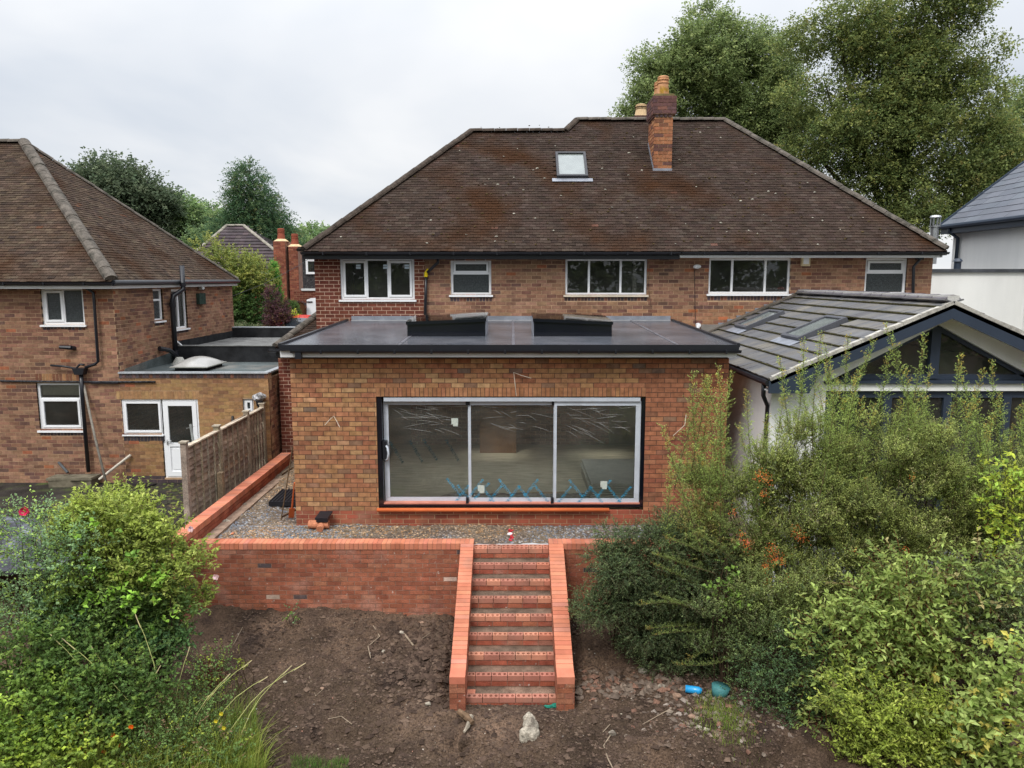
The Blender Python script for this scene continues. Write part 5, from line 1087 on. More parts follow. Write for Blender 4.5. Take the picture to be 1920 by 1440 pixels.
# gravel terrace
xs = np.arange(wx+.2, 4.3, .05); ys = np.arange(yR+.192, yH, .05); X, Y = np.meshgrid(xs, ys); Zg = GZ+.005+fbm(X, Y, 1.5, 3, 77)*.07+fbm(X, Y, 9, 2, 87)*.03+np.clip((Y-13.5)/4, 0, 1)*.08; nx_, ny_ = len(xs), len(ys)
idx = np.arange(nx_*ny_).reshape(ny_, nx_); Fq = np.stack([idx[:-1, :-1], idx[:-1, 1:], idx[1:, 1:], idx[1:, :-1]], -1).reshape(-1, 4)
arrmesh('terrace_gravel', np.stack([X, Y, Zg], -1).reshape(-1, 3), Fq, np.full((nx_*ny_, 3), .5), gravelbase, kind='structure', smooth=True)
def gz(x, y): return GZ+.005+fbm(x, y, 1.5, 3, 77)*.07+fbm(x, y, 9, 2, 87)*.03+np.clip((y-13.5)/4, 0, 1)*.08
b = MB(); b.box(-60, -5.6, 11.85, 60, GL-.3, GL); b.build('yard', paving, kind='structure')
b = MB(); b.quad((-300, 17, GL-.04), (300, 17, GL-.04), (300, 600, GL-.04), (-300, 600, GL-.04)); b.build('ground', grassfar, kind='structure')
b = MB(); b.quad((-300, -400, H-6.6), (300, -400, H-6.6), (300, 12.5, H-6.6), (-300, 12.5, H-6.6)); b.build('lower_ground', grassfar, kind='structure')
b = MB(); b.box(gw0, 60, 11.9, 17.2, GL, GZ-.1); b.build('neighbour_ground', grassfar, kind='structure')
# scattered stones: octahedra
def scatter(name, n, fx_, hf, sz, pal, m, kind='stuff', seed=1, cf=None):
    r = np.random.default_rng(seed); x, y = fx_(r, n); z = hf(x, y); s_ = r.uniform(sz[0], sz[1], (n, 1))**1.0*np.stack([r.uniform(.7, 1.4, n), r.uniform(.7, 1.3, n), r.uniform(.4, .8, n)], 1)
    base = np.array([(1, 0, 0), (.3, 1, .1), (-1, .2, 0), (-.2, -1, .1), (.1, .1, 1), (0, 0, -1.)])[None]*(1+r.uniform(-.35, .35, (n, 6, 3))); a = r.uniform(0, 6.28, n); ca, sa = np.cos(a)[:, None], np.sin(a)[:, None]
    v = base*s_[:, None, :]; vx = v[..., 0]*ca-v[..., 1]*sa; vy = v[..., 0]*sa+v[..., 1]*ca
    V = np.stack([vx+x[:, None], vy+y[:, None], v[..., 2]+z[:, None]], -1).reshape(-1, 3)
    f = np.array([(0, 1, 4), (1, 2, 4), (2, 3, 4), (3, 0, 4), (1, 0, 5), (2, 1, 5), (3, 2, 5), (0, 3, 5)]); Fq = (f[None]+6*np.arange(n)[:, None, None]).reshape(-1, 3)
    pc = np.array(pal)[r.integers(0, len(pal), n)]*r.uniform(.75, 1.25, (n, 1)); pc = pc*(cf(x, y) if cf else 1); return arrmesh(name, V, Fq, np.repeat(pc, 6, 0), m, kind=kind)
def terr(r, n):
    k = int(n*.55); x = np.concatenate([r.uniform(wx+.4, 2.6, k), r.uniform(wx+.4, exx0-.02, n-k)]); y = np.concatenate([r.uniform(yR+.24, yE, k), r.uniform(yR+.24, 17.5, n-k)]); return x, y
GCOL = [(.17, .175, .185), (.13, .135, .15), (.22, .22, .22), (.20, .15, .105), (.25, .20, .15), (.11, .095, .08), (.34, .31, .27)]
def gcf(x, y):
    k = np.clip(fbm(x, y, .9, 2, 301)*4+.85-1.3*np.exp(-((x-.9)/.7)**2)+.5*(y > 14.2)*(y-14.2), 0, 1)[:, None]
    return k*np.array([1.3, .98, .68])+(1-k)*np.array([.95, 1.0, 1.1])
scatter('gravel', 9000, terr, gz, (.008, .026), GCOL, gravelm, seed=4, cf=gcf)
def blue(r, n): x = r.normal(-3.9, .7, n).clip(wx+.42, -.8); y = r.normal(12.4, .5, n).clip(yR+.25, 12.85); return x, y
scatter('gravel', 2600, blue, gz, (.008, .022), [(.17, .19, .22), (.13, .145, .165), (.24, .26, .29)], gravelm, seed=5)
def lower(r, n): return r.uniform(-4.6, 3.6, n), 7.3+4.35*r.random(n)
SCOL = [(.075, .050, .037), (.055, .037, .028), (.105, .072, .052), (.085, .057, .042), (.12, .085, .062), (.068, .044, .033)]
scatter('soil_crumbs', 26000, lower, hsoft, (.006, .024), SCOL, mat('crumb', tint=True, rough=1, var=.3, bump=.3), seed=6)
scatter('pebbles', 420, lower, hsoft, (.005, .014), [(.34, .29, .22), (.42, .36, .3), (.28, .14, .1), (.3, .28, .25)], gravelm, seed=7)
def clods(r, n): 
    k = n//2; return np.concatenate([r.normal(-.55, .35, k)-.65, r.uniform(-4.2, 3, n-k)]), np.concatenate([r.uniform(9.3, 11.5, k), r.uniform(7.3, 11.5, n-k)])
scatter('soil_clods', 1900, clods, hsoft, (.02, .06), SCOL[:4], MATS['crumb'], seed=8)
def rub(r, n): return r.normal(2.55, .45, n), r.normal(9.0, .45, n)
scatter('rubble', 420, rub, hsoft, (.012, .05), [(.17, .135, .105), (.13, .10, .08), (.16, .085, .06), (.24, .20, .17), (.12, .09, .07), (.11, .08, .06)], gravelm, seed=9)
def rub2(r, n): return r.uniform(.9, 2.4, n), r.normal(9.75, .18, n)
scatter('rubble', 260, rub2, hsoft, (.02, .07), [(.17, .13, .10), (.18, .10, .07), (.12, .09, .07)], gravelm, seed=10)
def yd_(r, n): return r.uniform(-9.5, -5.9, n), r.uniform(12, 17.2, n)
scatter('yard_moss', 1600, yd_, lambda x, y: x*0+GL+.005, (.015, .06), [(.07, .085, .025), (.05, .05, .03), (.09, .07, .04), (.10, .11, .035)], MATS['moss'], seed=12)
# ================= vegetation tools =================
def unit(a): return a/np.maximum(np.linalg.norm(a, axis=-1, keepdims=True), 1e-9)
def rdir(r, n): return unit(r.normal(size=(n, 3)))
def leaf_arrays(P, D, U, Ln, Wd, fold=.25):
    S = unit(np.cross(D, U)); Nn = unit(np.cross(S, D)); L_ = Ln[:, None]; W_ = Wd[:, None]
    mid = P+D*L_*.45+Nn*W_*fold
    return np.stack([P, mid+S*W_*.5, P+D*L_-Nn*L_*.08, mid-S*W_*.5], 1)
def leaf_mesh(name, P, D, U, Ln, Wd, Tc, parent, m=None, nobj=0, pname='leaf', kind=None, fold=.25, r=None):
    n = len(P); keep = np.ones(n, bool)
    if nobj:
        dist = np.linalg.norm(P-np.array(CO), axis=1); idx = np.argsort(dist)[:nobj]; keep[idx] = False
        groups = {}; base = np.array(wl(parent)); S = unit(np.cross(D, U)); Nn = unit(np.cross(S, D))
        pool = []; W0 = Wd.mean()/Ln.mean()
        for q in range(10):
            t_ = Tc[idx[q*len(idx)//10]]; a = leaf_arrays(np.zeros((1, 3)), np.array([[1., 0, 0]]), np.array([[0, 0, 1.]]), np.array([1.]), np.array([W0]), fold)[0]
            me = bpy.data.meshes.new(pname); me.from_pydata([tuple(v) for v in a], [], [(0, 1, 2, 3)]); at_ = me.attributes.new('tint', 'FLOAT_COLOR', 'POINT'); at_.data.foreach_set('color', np.array([(*t_, 1)]*4, dtype=np.float32).ravel()); me.materials.append(m or leafm); pool.append((t_, me))
        for i in idx:
            me = min(pool, key=lambda q: ((q[0]-Tc[i])**2).sum())[1]; o = bpy.data.objects.new(pname, me); C.objects.link(o); o.parent = parent
            M_ = Matrix((Vector(D[i]), Vector(-S[i]), Vector(Nn[i]))).transposed().to_4x4() @ Matrix.Scale(float(Ln[i]), 4); M_.translation = Vector(P[i]-base); o.matrix_local = M_
    V = leaf_arrays(P[keep], D[keep], U[keep], Ln[keep], Wd[keep], fold).reshape(-1, 3); k = int(keep.sum())
    return arrmesh(name, V, np.arange(4*k).reshape(-1, 4), np.repeat(Tc[keep], 4, 0), m or leafm, parent, kind=kind)
def shoots(r, O, D, ln, nl, LL, LW, tint, droop=.1, spread=.75, upb=.5, var=.25, jitter=.0):
    """leaves set alternately along shoots; returns arrays"""
    n = len(O); t = (np.arange(nl)+.5)/nl; T_ = t[None, :]*ln[:, None]
    P = O[:, None]+D[:, None]*T_[..., None]; P[..., 2] -= droop*T_**2
    if jitter: P = P+r.normal(size=P.shape)*jitter
    side = unit(np.cross(D, np.array([0, 0, 1.]))+1e-3)[:, None]*np.where(np.arange(nl) % 2 == 0, 1, -1)[None, :, None]
    dd = unit(D[:, None]*(1-spread)+side*spread*.7+r.normal(size=P.shape)*.45); P = P.reshape(-1, 3); dd = dd.reshape(-1, 3)
    U = unit(np.array([0, 0, upb])+r.normal(size=P.shape)*.5)
    k = r.uniform(.7, 1.2, len(P)); Tc = np.repeat(tint, nl, 0)*r.uniform(1-var, 1+var, (len(P), 1))
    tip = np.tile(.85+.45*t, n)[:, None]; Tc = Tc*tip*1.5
    return P, dd, U, LL*k, LW*k*r.uniform(.8, 1.2, len(P)), Tc
def stems(name, O, D, ln, droop, rad, col, parent, m=None):
    n = len(O); ts = np.array([0, .5, 1.]); A = unit(np.cross(D, np.array([.3, .2, .93]))); B = np.cross(D, A); V = []
    for j, t in enumerate(ts):
        c = O+D*(ln*t)[:, None]; c[:, 2] -= droop*(ln*t)**2; rr = rad*(1-.7*t)
        for k in range(3): an = 2.094*k; V.append(c+(A*math.cos(an)+B*math.sin(an))*rr)
    V = np.stack(V, 1).reshape(-1, 3); f = np.array([(3*j+k, 3*j+(k+1) % 3, 3*j+3+(k+1) % 3, 3*j+3+k) for j in range(2) for k in range(3)]); Fq = (f[None]+9*np.arange(n)[:, None, None]).reshape(-1, 4)
    return arrmesh(name, V, Fq, np.tile(np.array(col), (len(V), 1)), m or stemm, parent)
def lobe(px, py, rx, ry, d, ty=None):
    c = at(px, py, d); a = at(px+rx, py, d).x-c.x; b_ = abs(at(px, py+ry, d).z-c.z); return (np.array(c), np.array([a, ty if ty else (a+b_)/2, b_]))
def sample_lobes(r, lobes, n, lo=.5, front=.35):
    wts = np.array([l[1][0]*l[1][2] for l in lobes]); idx = r.choice(len(lobes), n, p=wts/wts.sum()); Cn = np.array([l[0] for l in lobes])[idx]; Rn = np.array([l[1] for l in lobes])[idx]
    u_ = rdir(r, n); flip = (u_[:, 1] > 0) & (r.random(n) < front); u_[flip, 1] *= -1
    rad = (lo**3+(1-lo**3)*r.random(n))**(1/3); return Cn+u_*Rn*rad[:, None], u_, rad, idx
def pal_pick(r, pal, n): p = np.array([q[0] for q in pal], float); return np.array([q[1] for q in pal])[r.choice(len(pal), n, p=p/p.sum())]
def plant(name, base, lobes, n, sl, nl, LL, LW, pal, label, cat, seed, droop=.15, lo=.5, out=.8, up_=.35, rnd=.5, spread=.75, group=None, trunk=None, nobj=0, stem=True, front=.35, crown='foliage', lobepal=None, stemcol=(.06, .04, .025), var=.25, upb=.5, srad=.003, jitter=0, lumps=0, clumps=0, csize=.6):
    r = np.random.default_rng(seed); t = thing(name, Vector(base), label, cat, group)
    base_l = lobes; l0 = None
    if clumps:
        nl_ = []; l0 = []
        for li, (c, e_) in enumerate(lobes):
            K_ = max(3, int(clumps*e_[0]*e_[2]/(np.mean([q[1][0]*q[1][2] for q in lobes]))))
            for q in range(K_):
                v = rdir(r, 1)[0]; v[1] = -abs(v[1]) if r.random() < .6 else v[1]; k_ = csize*r.uniform(.65, 1.3)
                nl_.append((c+v*e_*r.uniform(.45, 1.06), np.array([1.25, 1.1, .7])*k_)); l0.append(li)
        lobes = nl_
    O, u_, rad, idx = sample_lobes(r, lobes, n, lo, front)
    if clumps: idx = np.array(l0)[idx]; lobes = base_l
    tint = pal_pick(r, pal, n)*r.uniform(.8, 1.2, (n, 1))
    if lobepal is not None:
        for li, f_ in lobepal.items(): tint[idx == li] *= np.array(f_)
    if lumps:      # uneven outline: clumps of shoots pushed out or left out
        g = rdir(r, 14*len(base_l)).reshape(len(base_l), 14, 3); dots = np.einsum('ij,ikj->ik', u_, g[idx]).max(1)
        O = O+u_*((dots-.80)*lumps)[:, None]; keep = (r.random(n) < np.clip((dots-.62)*5, .18, 1)); O, u_, tint = O[keep], u_[keep], tint[keep]; n = len(O)
    D = unit(u_*out+np.array([0, 0, up_])+rdir(r, n)*rnd); ln = sl*r.uniform(.6, 1.3, n)
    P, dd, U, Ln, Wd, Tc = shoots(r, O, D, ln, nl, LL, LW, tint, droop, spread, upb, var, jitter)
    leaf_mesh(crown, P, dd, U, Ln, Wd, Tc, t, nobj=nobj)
    if stem: tag(stems('twigs', O, D, ln, droop, srad, stemcol, t), kind='stuff')
    b = MB(); bs = Vector(base)
    if trunk:
        tr, topz = trunk; ctr = Vector(np.mean([l[0] for l in lobes], 0)); top = Vector((ctr.x, ctr.y, topz)); mid = bs.lerp(top, .5)+Vector((tr*.5, 0, 0))
        b.tube([bs, mid, top], [tr, tr*.75, tr*.35], 10)
        for l in lobes:
            c = Vector(l[0]); s_ = bs.lerp(top, min(.9, max(.3, .35+.4*random.random())));
            b.tube([s_, s_.lerp(c, .5)+Vector((0, 0, -.05*(c-s_).length)), c, c+Vector((random.uniform(-.5, .5)*l[1][0], 0, l[1][2]*.6))], [tr*.4, tr*.25, tr*.14, tr*.04], 6)
            for q in range(5):
                e_ = c+Vector(tuple(random.uniform(-.8, .8)*x for x in l[1])); b.tube([c, c.lerp(e_, .6)+Vector((0, 0, .1)), e_], [tr*.12, tr*.07, tr*.02], 5)
        b.build('trunk', barkm, t, smooth=True)
    elif stem:
        for l in lobes:
            c = Vector(l[0])
            for q in range(4):
                s3 = min(1, float(l[1][2])/.3); s_ = bs+Vector((s3*random.uniform(-.15, .15)+.5*(c.x-bs.x), random.uniform(-.1, .1), 0)); s_.z = min(bs.z, c.z)-.05; e_ = c+Vector((random.uniform(-.6, .6)*l[1][0], random.uniform(-.5, .5)*l[1][1], random.uniform(-.2, .7)*l[1][2])); b.tube([s_, s_.lerp(e_, .5)+Vector((random.uniform(-.1, .1), 0, 0)), e_], [.014*s3, .009*s3, .004*s3], 5, stemcol)
        b.build('stem', stemm, t)
    return t
SZ = H-2.8     # street level beyond the houses
# ================= far trees =================
LIME = [(4, (.118, .140, .046)), (3, (.088, .115, .038)), (2, (.165, .18, .055)), (1, (.06, .09, .03)), (.25, (.17, .15, .05))]
OAK = [(4, (.135, .17, .065)), (3, (.105, .14, .052)), (2, (.18, .21, .08)), (1, (.075, .10, .04))]
dB = 30
plant('deciduous_tree', (Xp(1690, 400, dB), dB, SZ), [lobe(*q, dB, 2.2) for q in ((1655, 95, 120, 90), (1570, 60, 60, 60), (1560, 200, 95, 75), (1765, 120, 85, 90), (1790, 240, 90, 80), (1655, 240, 110, 90), (1530, 290, 65, 60), (1640, 350, 110, 70), (1770, 345, 110, 70), (1720, 30, 95, 60), (1860, 290, 60, 60), (1700, 400, 70, 50))],
      14500, .62, 12, .105, .072, LIME, 'tallest dark green tree with yellowish tips, behind the right end of the big roof', 'tree', 21, droop=.12, lo=.35, trunk=(.42, H+7.5), stem=False, crown='crown', up_=.2, jitter=.05, clumps=10, csize=.60, front=.1, var=.3, upb=1.1)
plant('deciduous_tree', (Xp(1330, 300, 36), 36, SZ), [lobe(*q, 36, 2.6) for q in ((1310, 170, 100, 80), (1215, 205, 60, 60), (1330, 85, 75, 50), (1400, 140, 80, 75), (1440, 210, 70, 80), (1270, 120, 60, 50), (1350, 240, 110, 60), (1180, 250, 35, 35), (1470, 270, 60, 60))],
      12500, .62, 12, .115, .078, OAK, 'rounded mid green tree behind the brick chimney', 'tree', 22, droop=.1, lo=.4, trunk=(.35, H+8), stem=False, crown='crown', up_=.25, jitter=.05, clumps=11, csize=.60, front=.1, var=.3, upb=1.1)
plant('deciduous_tree', (Xp(1930, 400, 38), 38, SZ), [lobe(*q, 38, 2) for q in ((1915, 330, 60, 45), (1880, 230, 45, 45), (1930, 200, 35, 40), (1840, 370, 60, 45), (1930, 270, 50, 60))],
      2200, .8, 12, .14, .10, OAK, 'leafy tree at the right edge above the slate roof', 'tree', 23, trunk=(.25, H+4), stem=False, crown='crown', clumps=9, csize=.6, front=.2, upb=1.1)
DARKOAK = [(4, (.065, .085, .048)), (3, (.05, .07, .04)), (2, (.095, .115, .065))]
plant('oak_tree', (Xp(235, 420, 58), 58, SZ), [lobe(*q, 58, 3) for q in ((235, 345, 55, 35), (190, 330, 40, 20), (265, 385, 60, 35), (300, 400, 24, 25), (170, 340, 20, 18), (230, 400, 60, 40), (305, 375, 14, 14))],
      3000, 1.1, 11, .24, .17, DARKOAK, 'grey-green oak tree rising behind the left house roof', 'tree', 24, trunk=(.5, H+6), stem=False, crown='crown', clumps=12, csize=.8, jitter=.1, front=.2, upb=1)
CON = [(4, (.045, .085, .04)), (3, (.036, .07, .033)), (2, (.08, .12, .05)), (.6, (.11, .12, .05))]
plant('conifer_tree', (Xp(480, 440, 50), 50, SZ), [lobe(*q, 50, 1.6) for q in ((467, 322, 7, 12), (467, 332, 12, 14), (469, 348, 19, 18), (472, 368, 30, 18), (477, 390, 41, 18), (481, 410, 49, 18), (487, 432, 55, 22), (430, 432, 24, 18), (495, 450, 50, 22))],
      4200, 1.0, 12, .17, .06, CON, 'tall dark green conifer with drooping sprays behind the far brick house', 'tree', 25, droop=.35, up_=-.1, trunk=(.3, H+4.6), stem=False, crown='crown', lumps=1.2, front=.2, spread=.4, out=.7)
BACK = [(4, (.085, .125, .05)), (3, (.065, .10, .045)), (2, (.12, .16, .06))]
for i, (px, py, rx, ry, d, lab) in enumerate(((360, 432, 34, 28, 62, 'mid green tree between the oak and the conifer'), (398, 418, 30, 22, 66, 'pale green tree just left of the conifer'), (345, 400, 14, 20, 60, 'small bright conifer against the left roof slope'), (325, 455, 40, 40, 64, 'dark tree low behind the left roof slope'),
                                         (590, 450, 34, 22, 70, 'distant pale green tree right of the two slim chimneys'), (395, 470, 40, 30, 55, 'leafy tree behind the left hip of the far brick house'), (560, 470, 20, 20, 60, 'distant tree between the slim chimneys and the big roof'))):
    plant('background_tree', (Xp(px, py, d), d, SZ), [lobe(px, py, rx, ry, d, 2), lobe(px+rx*.4, py+ry*.5, rx*.8, ry*.7, d, 2), lobe(px-rx*.4, py+ry*.7, rx*.7, ry*.6, d, 2)], 800, 1.0, 10, .22, .15, [(c[0], tuple(x*(1.35 if i in (1, 2, 4) else 1) for x in c[1])) for c in BACK], lab, 'tree', 30+i, trunk=(.2, at(px, py, d).z), stem=False, crown='crown', lumps=1, front=.2, group='trees beyond the left houses')
YG = [(4, (.145, .165, .04)), (2, (.19, .20, .05)), (2, (.10, .13, .035))]
plant('maple_tree', (Xp(450, 620, 29), 29, SZ), [lobe(*q, 29, .8) for q in ((398, 470, 12, 12), (425, 492, 30, 16), (455, 508, 26, 22), (475, 520, 26, 22), (445, 545, 42, 30), (460, 580, 45, 32), (450, 615, 46, 28), (378, 462, 6, 12))],
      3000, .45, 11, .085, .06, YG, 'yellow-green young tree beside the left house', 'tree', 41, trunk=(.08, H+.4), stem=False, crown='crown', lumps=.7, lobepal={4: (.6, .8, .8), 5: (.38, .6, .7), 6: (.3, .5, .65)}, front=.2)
plant('columnar_conifer', (Xp(515, 590, 30), 30, SZ), [lobe(514, 515, 6, 20, 30, .15), lobe(516, 540, 9, 22, 30, .2), lobe(518, 565, 11, 18, 30, .25)], 1300, .28, 8, .07, .03, [(1, (.10, .22, .04)), (1, (.08, .18, .035))], 'slim bright green columnar conifer in front of the far brick house', 'tree', 42, up_=1.2, out=.3, stem=False, trunk=(.04, H-1), crown='crown')
plant('purple_shrub', (Xp(525, 620, 27.5), 27.5, SZ), [lobe(525, 590, 17, 22, 27.5, .4), lobe(521, 612, 18, 22, 27.5, .4), lobe(510, 560, 8, 14, 27.5, .3)], 900, .28, 9, .07, .04, [(1, (.07, .035, .04)), (1, (.05, .025, .03)), (.4, (.10, .07, .03))], 'purple-leaved shrub in front of the red car', 'shrub', 43, stem=False, trunk=(.04, H-1.2), lumps=.5)
plant('round_hedge', (Xp(545, 600, 30), 30, SZ), [lobe(545, 584, 16, 18, 30, .4)], 700, .15, 8, .05, .03, [(1, (.065, .11, .03)), (1, (.05, .09, .025))], 'clipped round green bush beside the brown arched gate', 'shrub', 44, stem=False, trunk=(.04, H-1.5))
plant('variegated_shrub', (Xp(548, 600, 28.5), 28.5, SZ), [lobe(549, 598, 8, 10, 28.3, .25), lobe(540, 612, 8, 10, 28.3, .25)], 260, .22, 8, .07, .045, [(1, (.32, .36, .05)), (1, (.22, .28, .04))], 'small yellow-leaved bush against the purple shrub', 'shrub', 45, stem=False, trunk=(.03, H-1.6))
plant('grey_green_shrub', (Xp(465, 640, 27), 27, SZ), [lobe(450, 628, 22, 16, 27, .5), lobe(485, 632, 24, 16, 27, .5)], 900, .22, 9, .06, .03, [(1, (.14, .15, .08)), (1, (.09, .11, .055))], 'low grey-green shrub behind the flat felt roof', 'shrub', 46, stem=False, trunk=(.04, H-1.7))
# ================= far houses, car =================
b = MB(); b.box(-9.1, -4.75, 24.8, 26.3, GL, SZ); b.box(-80, 80, 26.3, 400, GL, SZ); b.build('street_ground', mat('tarmac', (.07, .07, .068), var=.25), kind='structure')
fy = 38.5; fh = thing('far_brick_house', (Xp(510, 560, fy), fy, SZ), 'red brick house with dark hipped roof and two tall external chimneys beyond the yellow-green tree', 'house')
fX0, fX1 = Xp(330, 500, fy), Xp(562, 500, fy); fz1 = Zy(508, fy)
redb = mat('distant_red_brick', (.17, .055, .038), var=.3, scale=8, fine=.3, fscale=30); 
brickwall(fh, (fX0, fy, SZ-.1), XV, -YV, fX1-fX0, fz1-SZ+.1, .2415, .0875, [], T(P_DARKRED, .2), brickm, mort_old, j=.012, nobj=0)
ffr = mat('fern_roof_tile', tint=True, var=.25, scale=2); t_ = 2.77; 
RA_ = Vector((fX0, fy-.35, fz1)); RB_ = Vector((fX1+.1, fy-.35, fz1)); T1 = Vector((Xp(457, 424, fy+t_), fy+t_, H+.0687*(fy+t_)+.0)); T0 = Vector((Xp(425, 424, fy+t_), fy+t_, T1.z))
b = MB(); b.prism([RA_, RB_, T1, T0], (0, 0, -.1)); b.prism([RB_, Vector((fX1+.1, fy+7, fz1)), T1], (0, 0, -.1)); b.build('roof', tile_dark, fh)
sv = Vector((0, t_+.35, T1.z-fz1)).normalized(); nv = Vector((0, -sv.z, sv.y)); Ls = (T1.z-fz1)/sv.z; rws = []; i = 0
while i*.28 < Ls-.1:
    f_ = i*.28/Ls; rws.append((i*.28, RA_.x+(T0.x-RA_.x)*f_, RB_.x+(T1.x-RB_.x)*f_)); i += 1
tiles(fh, Vector((0, RA_.y, RA_.z)), XV, sv, nv, rws, .28, .3, .34, .03, T([(1, (.060, .047, .050)), (1, (.07, .055, .058)), (.3, (.05, .04, .045))], .1), ffr, nobj=60, lift=.02, stag=False)
lich = mat('pale_ridge', (.25, .23, .19), var=.3)
for p_, q_ in ((RA_, T0), (T0, T1), (T1, RB_)): ridge(fh, p_+Vector((0, 0, .05)), q_+Vector((0, 0, .05)), .10, .4, lich)
b = MB(); b.box(fX0, fX1+.1, fy-.37, fy-.33, fz1-.16, fz1).box(fX0, fX1, fy-.33, fy, fz1-.17, fz1-.12); b.build('fascia', fasc, fh)
for (xa, xb, yt, yf) in ((514, 536, 452, fy-1.1), (542, 559, 462, fy-1.0)):
    X0_, X1_ = Xp(xa, 500, yf), Xp(xb, 500, yf); zt_ = Zy(yt, yf); b = MB(); b.box(X0_+.01, X1_-.01, yf+.01, yf+1.2, SZ, zt_); co = b.build('chimney', mort_red, fh)
    brickwall(co, (X0_, yf, SZ), XV, -YV, X1_-X0_, zt_-SZ, .2415, .0875, [], T([(2, (.22, .075, .045)), (1, (.18, .06, .04)), (1, (.26, .10, .06))], .15), brickm, mort_old, j=.012, nobj=0, panel=False)
    b = MB(); b.tube([((X0_+X1_)/2, yf+.4, zt_), ((X0_+X1_)/2, yf+.4, zt_+.12)], [.42, .22], 6); b.build('flaunching', MATS['buff_pot'], co)
    pot(co, (X0_+X1_)/2, yf+.4, zt_+.08, .17, .55, m=mat('red_pot%d' % xa, (.26, .075, .045), var=.2))
window(fh, fy-.0, rect(483, 500, 512, 536, fy-.1), [(0, .7, (), ('f',)), (.7, 1, (), ('f',))], sill=False, recess=-.1)
r_ = rect(478, 502, 539, 566, fy); b = MB(); b.box(r_[0], r_[1], fy-.06, fy-.01, r_[2], r_[3]); b.build('red_panel', mat('crimson_tile', (.30, .02, .03), var=.2, scale=10), fh)
b = MB(); b.tube([at(540, 510, fy-.2), at(540, 600, fy-.2)], .05, 6); b.build('downpipe', black, fh)
# second far house
gy_ = 32; g2 = thing('tile_hung_house', (Xp(600, 560, gy_), gy_, SZ), 'dark tile-hung house with arched white garage door, left of the main house corner', 'house')
b = MB(); b.box(Xp(566, 480, gy_), -4, gy_, gy_+6, Zy(543, gy_), Zy(470, gy_)); b.build('tile_hung_wall', mat('dark_hung_tile', (.045, .043, .045), var=.5, scale=16, fine=.4, bump=.8, bscale=12, bdist=.03, patch=(.16, .16, .15), pscale=14, plo=.6, phi=.7), g2)
b = MB(); b.box(Xp(563, 480, gy_), -4, gy_-.05, gy_-.003, Zy(545, gy_), Zy(541, gy_)).box(Xp(563, 480, gy_), -4, gy_-.2, gy_-.003, Zy(472, gy_), Zy(467, gy_)); b.build('fascia', fasc, g2)
b = MB(); b.prism([Vector((Xp(560, 480, gy_), gy_-.3, Zy(467, gy_))), Vector((-4, gy_-.3, Zy(467, gy_))), Vector((-4, gy_+3, Zy(467, gy_)+2)), Vector((Xp(560, 480, gy_)+3, gy_+3, Zy(467, gy_)+2))], (0, 0, -.1)); b.build('roof', tile_dark, g2)
window(g2, gy_, rect(574, 597, 486, 514, gy_), [(0, 1, (), ('f',))], sill=False, recess=-.06, fw=.09); 
wx_ = rect(577, 595, 489, 512, gy_); b = MB(); b.box(wx_[0], wx_[1], gy_+.02, gy_+.03, wx_[2], wx_[3]); b.build('curtain', curtain, g2)
brickwall(g2, (Xp(553, 600, gy_), gy_, SZ), XV, -YV, 4, Zy(544, gy_)-SZ, .2415, .0875, [], T(P_DARKRED, .2), brickm, mort_old, nobj=0)
c_ = [at(x, y, gy_-.05) for x, y in ((575, 612), (575, 562), (583, 559), (600, 558), (600, 612))]; b = MB(); b.prism(c_, (0, .03, 0)); gd = b.build('garage_door', upvc, g2)
b = MB(); c1_, c2_ = at(575, 565, gy_-.07), at(586, 567, gy_-.07); b.box(c1_.x, c2_.x, gy_-.08, gy_-.052, c2_.z, c1_.z); b.build('hinge', black, gd)
gt = [at(553+9*(1-math.cos(a)), 573-6*math.sin(a), gy_-.3) for a in np.linspace(0, math.pi, 8)]; b = MB(); b.prism([at(553, 612, gy_-.3)]+gt+[at(571, 612, gy_-.3)], (0, .05, 0)); simple('arched_gate', b, mat('brown_gate', (.10, .045, .02), var=.2), 'brown arched wooden gate between the far houses', 'gate')
b = MB()
for a in np.linspace(0, math.pi, 11)[:-1]:
    q = [at(562-(r_)*math.cos(a+e_), 573-(r_*.72)*math.sin(a+e_), gy_-.35) for r_, e_ in ((9.3, 0), (12, 0), (12, .29), (9.3, .29))]; b.prism(q, (0, .12, 0), pick(P_BLUE, .3))
simple('gate_arch', b, brickm, 'dark brick arch over the brown gate', 'arch')
